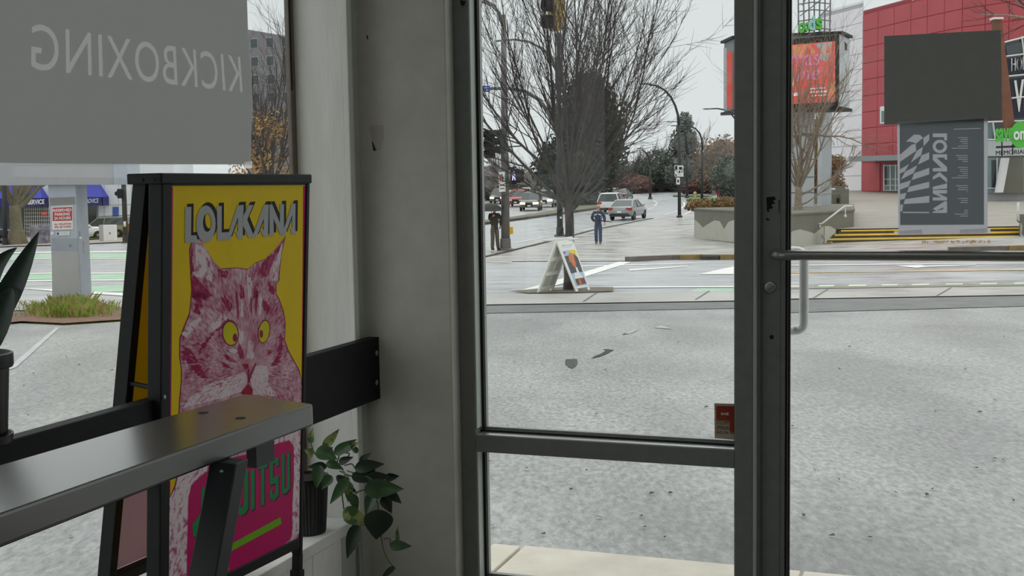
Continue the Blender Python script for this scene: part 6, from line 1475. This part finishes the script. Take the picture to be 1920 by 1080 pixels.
# wagon and car in front of the shop, bins
car('olive green station wagon parked before the white shop', V((at(200, 446, 86).x, 86, g(at(200, 446, 86).x, 86))), math.radians(172), 'wagon', cm('car_paint_olive', 128, 128, 96), rack=True, group='cars parked before the shop')
car('white car parked behind the pylon column', V((at(146, 447, 84).x, 84, g(at(146, 447, 84).x, 84))), math.radians(20), 'sedan', cm('car_paint_snow', 226, 228, 230, metal=.05), group='cars parked before the shop')
car('black car at the far left edge of the side window', V((at(-28, 448, 84).x, 84, g(at(-28, 448, 84).x, 84))), math.radians(10), 'suv', cm('car_paint_black', 34, 35, 38), group='cars parked before the shop')
gpatch('shop_forecourt', [(-120, 468), (60, 462), (170, 458), (245, 454), (330, 450), (330, 442), (160, 443), (-120, 447)], M('forecourt_paving', L(160, 150, 146), .7, var=.08, vs=.5), .06, label='brownish paved forecourt before the shop', cat='forecourt')
gpatch('shop_verge', [(163, 452), (210, 449), (212, 446.5), (163, 448)], m_grassd, .14, label='grass verge under the parked wagon', cat='verge')
bx_ = V((at(203, 445, 80).x, 80, g(at(203, 445, 80).x, 80)))
ub_ = thing('utility_cabinet', 'white utility cabinet in front of the olive wagon', 'cabinet', bx_)
k0 = at(194, 446, 80); obj('cabinet_body', MB().par(V((k0.x, 80, bx_.z)), (.78, 0, 0), (0, .5, 0), (0, 0, at(194, 422, 80).z - bx_.z)), m_signw, ub_, bevel=.02)
obj('cabinet_side', MB().par(V((at(185, 446, 80).x, 80.1, bx_.z)), (.33, -.08, 0), (0, .5, 0), (0, 0, at(194, 422, 80).z - bx_.z)), m_cov, ub_, bevel=.02); obj('cabinet_handle', MB().box(at(206, 437, 79.97), (.05, .03, .1)), m_bl, ub_)
# tree before the shop
tl = gp(32, 459); tl.z = g(tl.x, tl.y)
bare_tree('shop_tree', 'thick mossy bare tree standing before the blue awning', tl, at(30, 385, tl.y).z - tl.z, .42, 6, 5.5, (.35, .9), 52, m_barkg, m_barkg, mx=2, child=(5, 4), up=.12, lrad=.24, wob=.2, flare=1.9, extra=[((0, 0, 2.6), (.55, 0, .8), 4.5, .24, .08), ((0, 0, 2.6), (-.4, 0, .9), 4.5, .24, .08)])
pq_ = gp(10, 461); pole('signal_pole', 'dark pole beside the mossy tree', pq_, at(7, 330, pq_.y), .16, .14, m_pole)
pc = gp(236, 455.5); pC = pole('signal_pole', 'dark pole with a side signal in front of the white shop', pc, at(230, 300, pc.y), .17, .15, m_pole)
obj('signal_head', MB().box(at(226, 363, pc.y - .1), (.35, .4, .62)), m_bl, pC, bevel=.05); obj('signal_visor', MB().tube([at(221.5, 363, pc.y - .1), at(219, 363, pc.y - .3)], .16, 8), m_bl, pC); obj('push_button', MB().box(at(234, 420, pc.y - .15), (.14, .1, .35)), m_signw, pC); obj('push_label', MB().box(at(234, 423, pc.y - .21), (.12, .02, .1)), m_sigyel, pC)
cv = gp(78, 458); cvt = thing('wrapped_barrier', 'purple grey picture wrapped utility box behind the mossy tree', 'utility box', cv)
x0_ = at(57, 455, cv.y).x; obj('box', MB().par(V((x0_, cv.y, cv.z)), (at(91, 455, cv.y).x - x0_, 0, 0), (0, .8, 0), (0, 0, at(60, 423, cv.y).z - cv.z)), M('wrap_print', L(86, 80, 110), .6, col2=L(160, 156, 168), vs=2.2, det=6), cvt, bevel=.04)
bkr = thing('bike_rail', 'thin grey rail beside the wrapped utility box', 'rail', gp(60, 452)); yk = cv.y - .5
obj('rail', MB().tube([at(38, 437, yk), at(56, 432, yk), at(92, 431, yk)], .035, 6), m_polew, bkr); 
for x in (40, 92): obj('post', MB().tube([at(x, 434, yk), at(x, 452, yk)], .035, 6), m_polew, bkr)
# block, orange tree and thicket seen in the gap beside the hanging film
m_blk = M('far_block_brown', L(130, 124, 126), .8, var=.06, vs=.4); m_blw = M('far_block_window', L(150, 158, 164), .4)
bk = thing('apartment_block', 'grey brown apartment block behind the orange tree', 'building', V((at(520, 340, 150).x, 150, g(-30, 150))))
kx0 = at(462, 200, 150).x; obj('facade', MB().hull8([V((kx0, 150, -4)), V((kx0 + 9, 147, -4)), V((kx0 + 12, 160, -4)), V((kx0, 160, -4))] + [V((kx0, 150, at(464, 54, 150).z)), V((kx0 + 9, 147, at(560, 76, 147).z)), V((kx0 + 12, 160, at(560, 76, 147).z)), V((kx0, 160, at(464, 54, 150).z))]), m_blk, bk)
for r_ in range(6):
    for c_ in range(4):
        p = V((kx0 + .8 + c_*2.1, 150 - (.8 + c_*2.1)/3 - .06, at(480, 92 + r_*34, 150).z)); wn_ = obj('window', MB().par(p, V((1.1, -.366, 0)), V((0, .1, 0)), V((0, 0, 1.3))), m_blw, bk); obj('pane', MB().par(p + V((.08, -.05, .08)), V((.9, -.3, 0)), V((0, .05, 0)), V((0, 0, 1.1))), m_dkgl, wn_)
ot = gb(505, 400, 46); bare_tree('autumn_tree', 'tree with orange leaf remnants beside the hanging film', ot, 2.6, .18, 18, 6.5, (.1, .9), 61, m_bark, m_twig, mx=2, child=(13, 9), up=.05, lrad=.06, wob=.24)
r_ = random.Random(5); lc = MB()
for k in range(34): leaf_cloud(lc, r_, ot + V((r_.uniform(-2.0, 2.0), r_.uniform(-1, 1), r_.uniform(1.6, 5.6))), (.8, .8, .7), 95, .075, .1)
obj('leaves', lc, M('amber_leaves', L(184, 138, 76), .8, col2=L(204, 164, 104), vs=2), bpy.data.objects['autumn_tree'], fix=False)
for k, (x, y, Y, w, h, mt, lb) in enumerate(((500, 372, 70, 4.5, 3.6, m_haze, 'brown thicket low behind the orange tree'), (440, 372, 75, 4.0, 3.2, m_leafo, 'rust coloured thicket behind the sandwich board top'), (545, 372, 72, 3.4, 4.0, m_haze, 'grey thicket beside the window jamb'))):
    leafy('shrub', lb, gb(x, y, Y), [((0, 0, h*.5), (w, w*.5, h*.6))], mt, 2600, .1, 140 + k, (.1, 1), cat='shrub', group='shrubs behind the hanging film')
# ================================================================== things on and at the glass
# ---- hanging frosted film with mirrored lettering
m_filmA = sheet_mat('frosted_film_clear', (.10, .10, .10), (.37, .37, .365))
m_filmB = sheet_mat('frosted_film_grey', (.09, .09, .09), (.56, .565, .555))
fR = B(-.135, onu(470, 200, -.135)[0], 0); fL = B(-.02, -1.42, 0)
f_e = (fR - fL); f_e.z = 0; f_e.normalize(); f_nn = V((f_e.y, -f_e.x, 0)); f_nn = f_nn if f_nn.dot(EYE - fL) > 0 else -f_nn
def onfilm(px, py, push=0.):
    d = ray(px, py); t = (fL + f_nn*push - EYE).dot(f_nn)/d.dot(f_nn); return EYE + d*t
def f2(p): q = p - fL; return (q.dot(f_e), q.z)
def f3(x, y, push): return V((fL.x, fL.y, 0)) + f_e*x + f_nn*push + V((0, 0, y))
film = thing('window_film', 'hanging frosted grey banner with mirrored kickboxing lettering', 'banner', onfilm(300, 306))
zt2 = 2.40
edge = [(463, -60), (462, 0), (464, 60), (469, 120), (472.5, 195), (470, 250), (469, 308.5), (300, 308), (120, 307), (0, 305.5), (-160, 303)]
lp2 = [f2(onfilm(*p)) for p in edge]; lp2 = [(lp2[0][0], zt2)] + lp2 + [(lp2[-1][0], zt2)]
vs_, fs_2 = fill([lp2]); obj('backing_sheet', MB().add([f3(x, y, 0) for x, y, _ in vs_], fs_2), m_filmA, film)
gv, gf, _a = glyphs('KICKBOXING', 0, 0, 1.08)
c00, c10, c01, c11 = (f2(onfilm(*p)) for p in ((454, 174), (57, 130), (449, 106), (57, 43)))
def bil(s_, t_): 
    return tuple((c00[k]*(1-s_)*(1-t_) + c10[k]*s_*(1-t_) + c01[k]*(1-s_)*t_ + c11[k]*s_*t_) for k in (0, 1))
holes = [[bil(x, y) for x, y in lp] for lp in outline(gv, gf)]
vs_, fs_2 = fill([lp2] + holes); obj('front_sheet', MB().add([f3(x, y, .002) for x, y, _ in vs_], fs_2), m_filmB, film)
obj('tape', MB().prism([onfilm(x, y, .004) for x, y in ((458, 304), (472, 302), (472.5, 315), (458, 316))], f_nn*.0004), sheet_mat('white_tape', (.75, .75, .75), (.5, .5, .5)), film)
obj('hanging_rail', MB().tube([f3(lp2[-1][0], zt2, 0), f3(lp2[0][0], zt2, 0)], .008, 8), m_steel, film)
# ---- black board and taped poster on the door glass
DV = .067
def dq(nm, pts, mt, v, th, par, cat=None):
    return obj(nm, MB().prism([B(*(lambda q: (q[0], v, q[1]))(onv(x, y, v))) for x, y in pts], bY*-th), mt, par)
bd = dq('black_board', [(1658, 68), (1876.5, 56.5), (1879, 226), (1658, 234)], M('matt_black_board', L(160, 163, 160), .8, var=.03, vs=30), DV, .005, None)
tag(bd, 'blank dark rectangular board stuck high on the door glass', 'board')
m_slv = sheet_mat('poster_sleeve', (.25, .25, .26), (.58, .58, .60)); m_pap = sheet_mat('poster_backing_paper', (.2, .2, .2), (.74, .75, .75)); m_ink = sheet_mat('poster_dark_ink', (.09, .1, .1), (.26, .285, .285))
po = thing('schedule_poster', 'taped schedule poster seen from behind with mirrored lettering', 'poster', B(*(lambda q: (q[0], DV, q[1]))(onv(1768, 436, DV))))
dq('sleeve', [(1682, 229), (1852, 219.5), (1851.5, 436.5), (1684.5, 440.5)], m_slv, DV - .006, .0006, po)
PV = DV - .0075
def pv2(x, y): return onv(1660 + x/4.91, 220 + y/4.91, PV)
dk = [pv2(*p) for p in ((131, 62), (908, 10), (908, 988), (136, 992))]
def ellc(c, rx, ry, n=20): return [(c[0] + rx*math.cos(2*math.pi*k/n), c[1] + ry*math.sin(2*math.pi*k/n)) for k in range(n)]
cut = [[(190,222),(265,158),(320,162),(347,189),(283,242),(250,228)], [(350,189),(404,153),(404,210),(352,266)], [(133,345),(245,250),(279,244),(284,309),(133,410)], [(288,310),(347,270),(330,347),(234,418)], [(333,350),(404,322),(404,385),(300,436)], [(133,480),(218,430),(180,498),(133,518)],
       [(183,500),(295,441),(260,513),(142,573)], [(265,515),(404,465),(404,525),(242,578)], [(133,612),(237,580),(213,638),(133,666)], [(218,640),(404,592),(404,648),(199,690)], [(133,708),(193,694),(178,750),(133,760)], [(183,753),(404,722),(404,785),(167,798)], [(133,804),(163,802),(155,866),(133,866)], [(159,869),(404,871),(404,882),(159,880)],
       [(437,148),(568,148),(568,213),(545,213),(537,182),(437,182)], ellc((502, 268), 67, 62), ellc((502, 268), 38, 34), [(437,340),(568,340),(568,390),(548,390),(545,370),(472,372),(568,458),(568,498),(437,498),(437,468),(515,465),(437,392)],
       [(437,545),(500,503),(568,562),(568,602),(500,544),(437,575)], [(437,640),(568,608),(568,655),(437,664)], [(437,668),(568,668),(568,700),(490,702),(568,737),(568,765),(437,765),(437,738),(515,736),(437,700)], [(437,842),(548,772),(568,775),(568,880),(437,880),(437,868),(533,848),(533,828),(470,860)]]
for (x1, x0, y) in ((670, 760, 188), (695, 760, 206), (685, 760, 224), (708, 760, 243), (668, 760, 264), (610, 760, 285), (650, 760, 352), (672, 760, 370), (668, 760, 388), (712, 760, 406), (668, 760, 462), (688, 760, 480), (686, 760, 499), (712, 760, 518), (668, 760, 538), (612, 760, 557), (650, 760, 630), (670, 760, 648), (666, 760, 667), (748, 760, 686), (668, 760, 747), (698, 760, 766), (688, 760, 785), (728, 760, 856), (722, 760, 874), (638, 760, 892), (688, 760, 910)):
    cut.append([(x1, y - 3), (x0, y - 4), (x0, y + 1.5), (x1, y + 2.5)])
cut.append([(630, 106), (878, 98), (878, 104), (630, 112)])
vs_, fs_2 = fill([dk] + [[pv2(*p) for p in q] for q in cut])
obj('paper', MB().add([B(u, PV + .0006, z) for u, z in dk], [(0, 1, 2, 3)]), m_pap, po)
obj('dark_print', MB().add([B(x, PV, y) for x, y, _ in vs_], fs_2), m_ink, po)
m_tape = sheet_mat('clear_tape', (.3, .3, .31), (.66, .66, .68))
for pts in ([(1676, 434), (1729, 430), (1729, 438.5), (1676.5, 437.5)], [(1799, 430.5), (1857, 427.5), (1857, 436.5), (1800, 438)]): dq('tape', pts, m_tape, DV - .0085, .0004, po)
# ---- alarm sticker on the side light
ak = dq('alarm_sticker', [(1339.5, 756), (1392, 757.5), (1392, 826), (1340, 821.5)], sheet_mat('sticker_paper', (.40, .35, .28), (.10, .08, .06)), .0512, .0006, None)
tag(ak, 'red and beige alarm company sticker low on the side light glass', 'sticker')
dq('sticker_red', [(1343, 761), (1390, 762), (1390, 812), (1368, 809.5), (1368, 789), (1343, 787.5)], sheet_mat('sticker_red_ink', (.30, .06, .04), (.12, .02, .015)), .0505, .0003, ak)
m_stx = M('sticker_brown_text', L(120, 96, 74), .7); m_stl = M('sticker_pale_text', L(206, 186, 166), .7)
def stx(s_, x0, y0, x1, y1, h, mt):
    a, b, c = onv(x0, y0, .0498), onv(x1, y1, .0498), onv(x0, y0 - h, .0498); o = B(a[0], .0498, a[1]); mb = MB()
    ftext(mb, s_, o, B(b[0], .0498, b[1]) - o, B(c[0], .0498, c[1]) - o, bold=.02); obj('sticker_text', mb, mt, ak)
stx("PRICE'S", 1366.5, 796.5, 1343.5, 795.5, 7.5, m_stx); stx('ALARMS', 1366.5, 806, 1343.5, 805, 7, m_stx); stx('384-4104', 1386, 815, 1343, 813.5, 6, m_stx); dq('sticker_mark', [(1352, 773), (1358, 775), (1366, 773), (1366, 779), (1358, 777.5), (1352, 778.5)], m_stl, .0500, .0002, ak)
# ---- trailing plant in a ribbed black pot on the sill
def leaf(mb, a, b, w, nrm, droop=.15, fold=.25, n=5):    # heart shaped blade from a to b
    a = V(a); b = V(b); ax = b - a; ln = ax.length; t = ax.normalized(); nrm = V(nrm); side = t.cross(nrm).normalized(); up = side.cross(t).normalized()
    prof = [(0, .25), (.12, .78), (.3, 1.0), (.52, .86), (.76, .48), (1, .02)]
    k0 = len(mb.v); vs = []
    for s_, ww in prof:
        c = a + ax*s_ - up*droop*ln*(s_**2) + up*.02*ln
        h = w/2*ww
        vs += [c - side*h + up*h*fold, c - side*h*.5 + up*h*fold*.35, c, c + side*h*.5 + up*h*fold*.35, c + side*h + up*h*fold]
    fs = [(r*5+i, r*5+i+1, (r+1)*5+i+1, (r+1)*5+i) for r in range(len(prof)-1) for i in range(4)]
    mb.add(vs, fs); return mb
m_lf = M('pothos_green', L(62, 96, 58), .32, var=.3, vs=16, spec=.6); m_lfd = M('pothos_dark', L(36, 54, 40), .35, var=.25, vs=14); m_lfv = M('pothos_variegated', L(70, 104, 56), .32, col2=L(168, 180, 110), vs=22, ramp=(.48, .6)); m_stem = M('pothos_stem', L(96, 112, 70), .5)
m_potb = M('black_plastic', L(26, 27, 29), .4)
pc0 = atz(606, 1006, .208); pu, pv_ = uv(pc0); pcen = B(-.072, pv_ + .03, .208)
pt_ = thing('potted_pothos', 'green trailing pothos in a ribbed black pot on the white sill', 'potted plant', pcen)
rings = []
NR = 72
for z, r in ((0, .051), (.006, .053), (.15, .063), (.165, .064)):
    rings.append([pcen + V((math.cos(2*math.pi*k/NR), math.sin(2*math.pi*k/NR), 0))*(r + (.0011 if k % 2 else -.0011)) + V((0, 0, z)) for k in range(NR)])
obj('pot', MB().loft(rings), m_potb, pt_)
obj('pot_rim', MB().lathe(pcen, [(.0655, .158), (.067, .16), (.067, .176), (.062, .176), (.058, .165)], 40), m_potb, pt_, smooth=40)
obj('soil', MB().lathe(pcen, [(.062, .16), (.061, .168), (0, .171)], 24), M('potting_soil', L(40, 32, 28), .95, bump=.6, bs=200), pt_)
def k6(x, y, Y): return at(540 + x/2.077, 560 + y/2.077, Y)
LV = [((88,562),(94,508),30,'v',.0),((140,578),(196,512),40,'v',.0),((112,590),(190,622),66,'g',-.05),((182,604),(262,548),46,'g',.0),((212,600),(282,552),34,'v',.0),((96,610),(68,588),44,'v',-.03),((122,648),(108,738),54,'g',-.05),((150,655),(76,652),40,'d',-.03),((262,662),(370,640),58,'d',-.03),
      ((236,698),(160,800),48,'g',-.07),((300,742),(446,738),80,'g',-.10),((250,690),(346,706),58,'d',-.04),((242,716),(232,792),42,'v',-.04),((335,758),(298,840),52,'g',-.08),((218,822),(314,884),74,'v',-.09),((396,756),(440,796),38,'d',-.07),((372,768),(402,836),50,'d',-.06),((352,822),(346,940),122,'d',-.10),((280,876),(222,1014),66,'d',-.10),((398,962),(478,962),46,'g',-.08),((428,945),(424,890),18,'v',-.08),((414,1044),(360,1092),26,'d',-.08),
      ((200,640),(250,616),34,'d',.0),((170,620),(150,560),30,'d',.02),((310,650),(340,690),40,'d',-.02),((150,640),(215,660),44,'g',-.04),((105,690),(140,750),40,'d',-.02),((190,690),(270,760),40,'d',-.03),((270,600),(240,560),26,'g',.0),((310,700),(395,690),48,'d',-.05),((250,760),(270,830),40,'g',-.06),((170,690),(130,740),44,'g',-.06),((130,620),(170,580),40,'d',.01),((280,640),(320,600),34,'d',.0),((320,720),(350,780),50,'d',-.04),((380,700),(430,690),36,'d',-.03)]
for a, b, w, kd, dy in LV:
    Y = 3.50 + dy; A, Bq = k6(*a, Y), k6(*b, Y - .02)
    rr = random.Random(a[0]); nm = V((rr.uniform(-.4, .4), -1, rr.uniform(.2, .9))).normalized()
    obj('leaf', leaf(MB(), A, Bq, w/2.077/628, nm), {'g': m_lf, 'd': m_lfd, 'v': m_lfv}[kd], pt_, smooth=True, fix=False, sub=1)
sc_ = pcen + V((0, 0, .165))
for pts in ([(190,640),(200,610),(185,604)], [(180,640),(130,600),(112,590)], [(190,650),(150,600),(140,578)], [(215,640),(245,600),(212,600)], [(220,650),(250,640),(262,662)], [(200,670),(240,690),(250,690)], [(210,660),(250,760),(300,742)], [(230,670),(330,700),(335,758)], [(220,680),(210,760),(218,822)], [(250,680),(370,720),(396,756)], [(300,740),(350,790),(352,822)], [(330,760),(310,830),(280,876)], [(352,830),(362,930),(375,990),(398,1030),(420,1052)], [(372,935),(400,930),(398,962)], [(130,660),(125,640),(122,648)], [(120,620),(100,600),(88,562)], [(200,650),(235,700),(236,698)]):
    q = [k6(x, y, 3.52 if y < 700 else 3.43) for x, y in pts]
    obj('stem', MB().tube(fillet(q, .02, 4) if len(q) > 2 else q, .0022, 5), m_stem, pt_, smooth=True)
# ---- dark leaved plant at the left edge, standing on the rail
lc0 = B(.041, onu(-38, 830, .041)[0], .7865)
lt_ = thing('potted_plant', 'dark sword leaved plant in a black pot at the left edge', 'potted plant', lc0)
obj('saucer', MB().lathe(lc0, [(.05, 0), (.058, .004), (.06, .02), (.057, .02), (.05, .006)], 28), m_potb, lt_, smooth=40)
obj('pot', MB().lathe(lc0, [(.044, .006), (.05, .02), (.058, .145), (.0645, .146), (.0665, .15), (.0665, .172), (.062, .174), (.058, .16), (0, .155)], 32), m_potb, lt_, smooth=40)
obj('soil', MB().lathe(lc0, [(.056, .156), (0, .162)], 20), bpy.data.materials['potting_soil'], lt_)
m_sw = M('sword_leaf_green', L(38, 56, 46), .35, var=.25, vs=12, spec=.5)
def blade(pts, ws, Y):
    P = [at(x, y, Y + dy) for x, y, dy in pts]; mb = MB(); vs = []
    for i, p in enumerate(P):
        t = (P[min(i+1, len(P)-1)] - P[max(i-1, 0)]).normalized(); sd = t.cross(V((0, -1, 0))).normalized(); w = ws[i]*Y/2200/2
        vs += [p - sd*w, p + V((0, w*.45, 0)), p + sd*w]
    mb.add(vs, [(r*3+i, r*3+i+1, (r+1)*3+i+1, (r+1)*3+i) for r in range(len(P)-1) for i in range(2)])
    return obj('leaf', mb, m_sw, lt_, smooth=True, fix=False, sub=1)
LY = lc0.y
blade([(-30, 672, 0), (-16, 612, -.01), (6, 568, -.02), (28, 528, -.03), (48, 486, -.03), (62, 458, -.03), (73, 434, -.02)], [26, 40, 50, 44, 30, 16, 2], LY)
blade([(-34, 672, 0), (-28, 560, 0), (-14, 508, 0), (8, 480, 0), (32, 464, 0)], [22, 36, 34, 22, 2], LY + .02)
blade([(-28, 672, 0), (-14, 630, -.03), (0, 594, -.04), (12, 560, -.04), (20, 540, -.03)], [24, 46, 48, 34, 14], LY)
blade([(-44, 672, 0), (-60, 560, 0), (-70, 460, .02)], [24, 40, 2], LY); blade([(-46, 672, 0), (-80, 600, 0), (-120, 540, .02)], [24, 40, 2], LY)
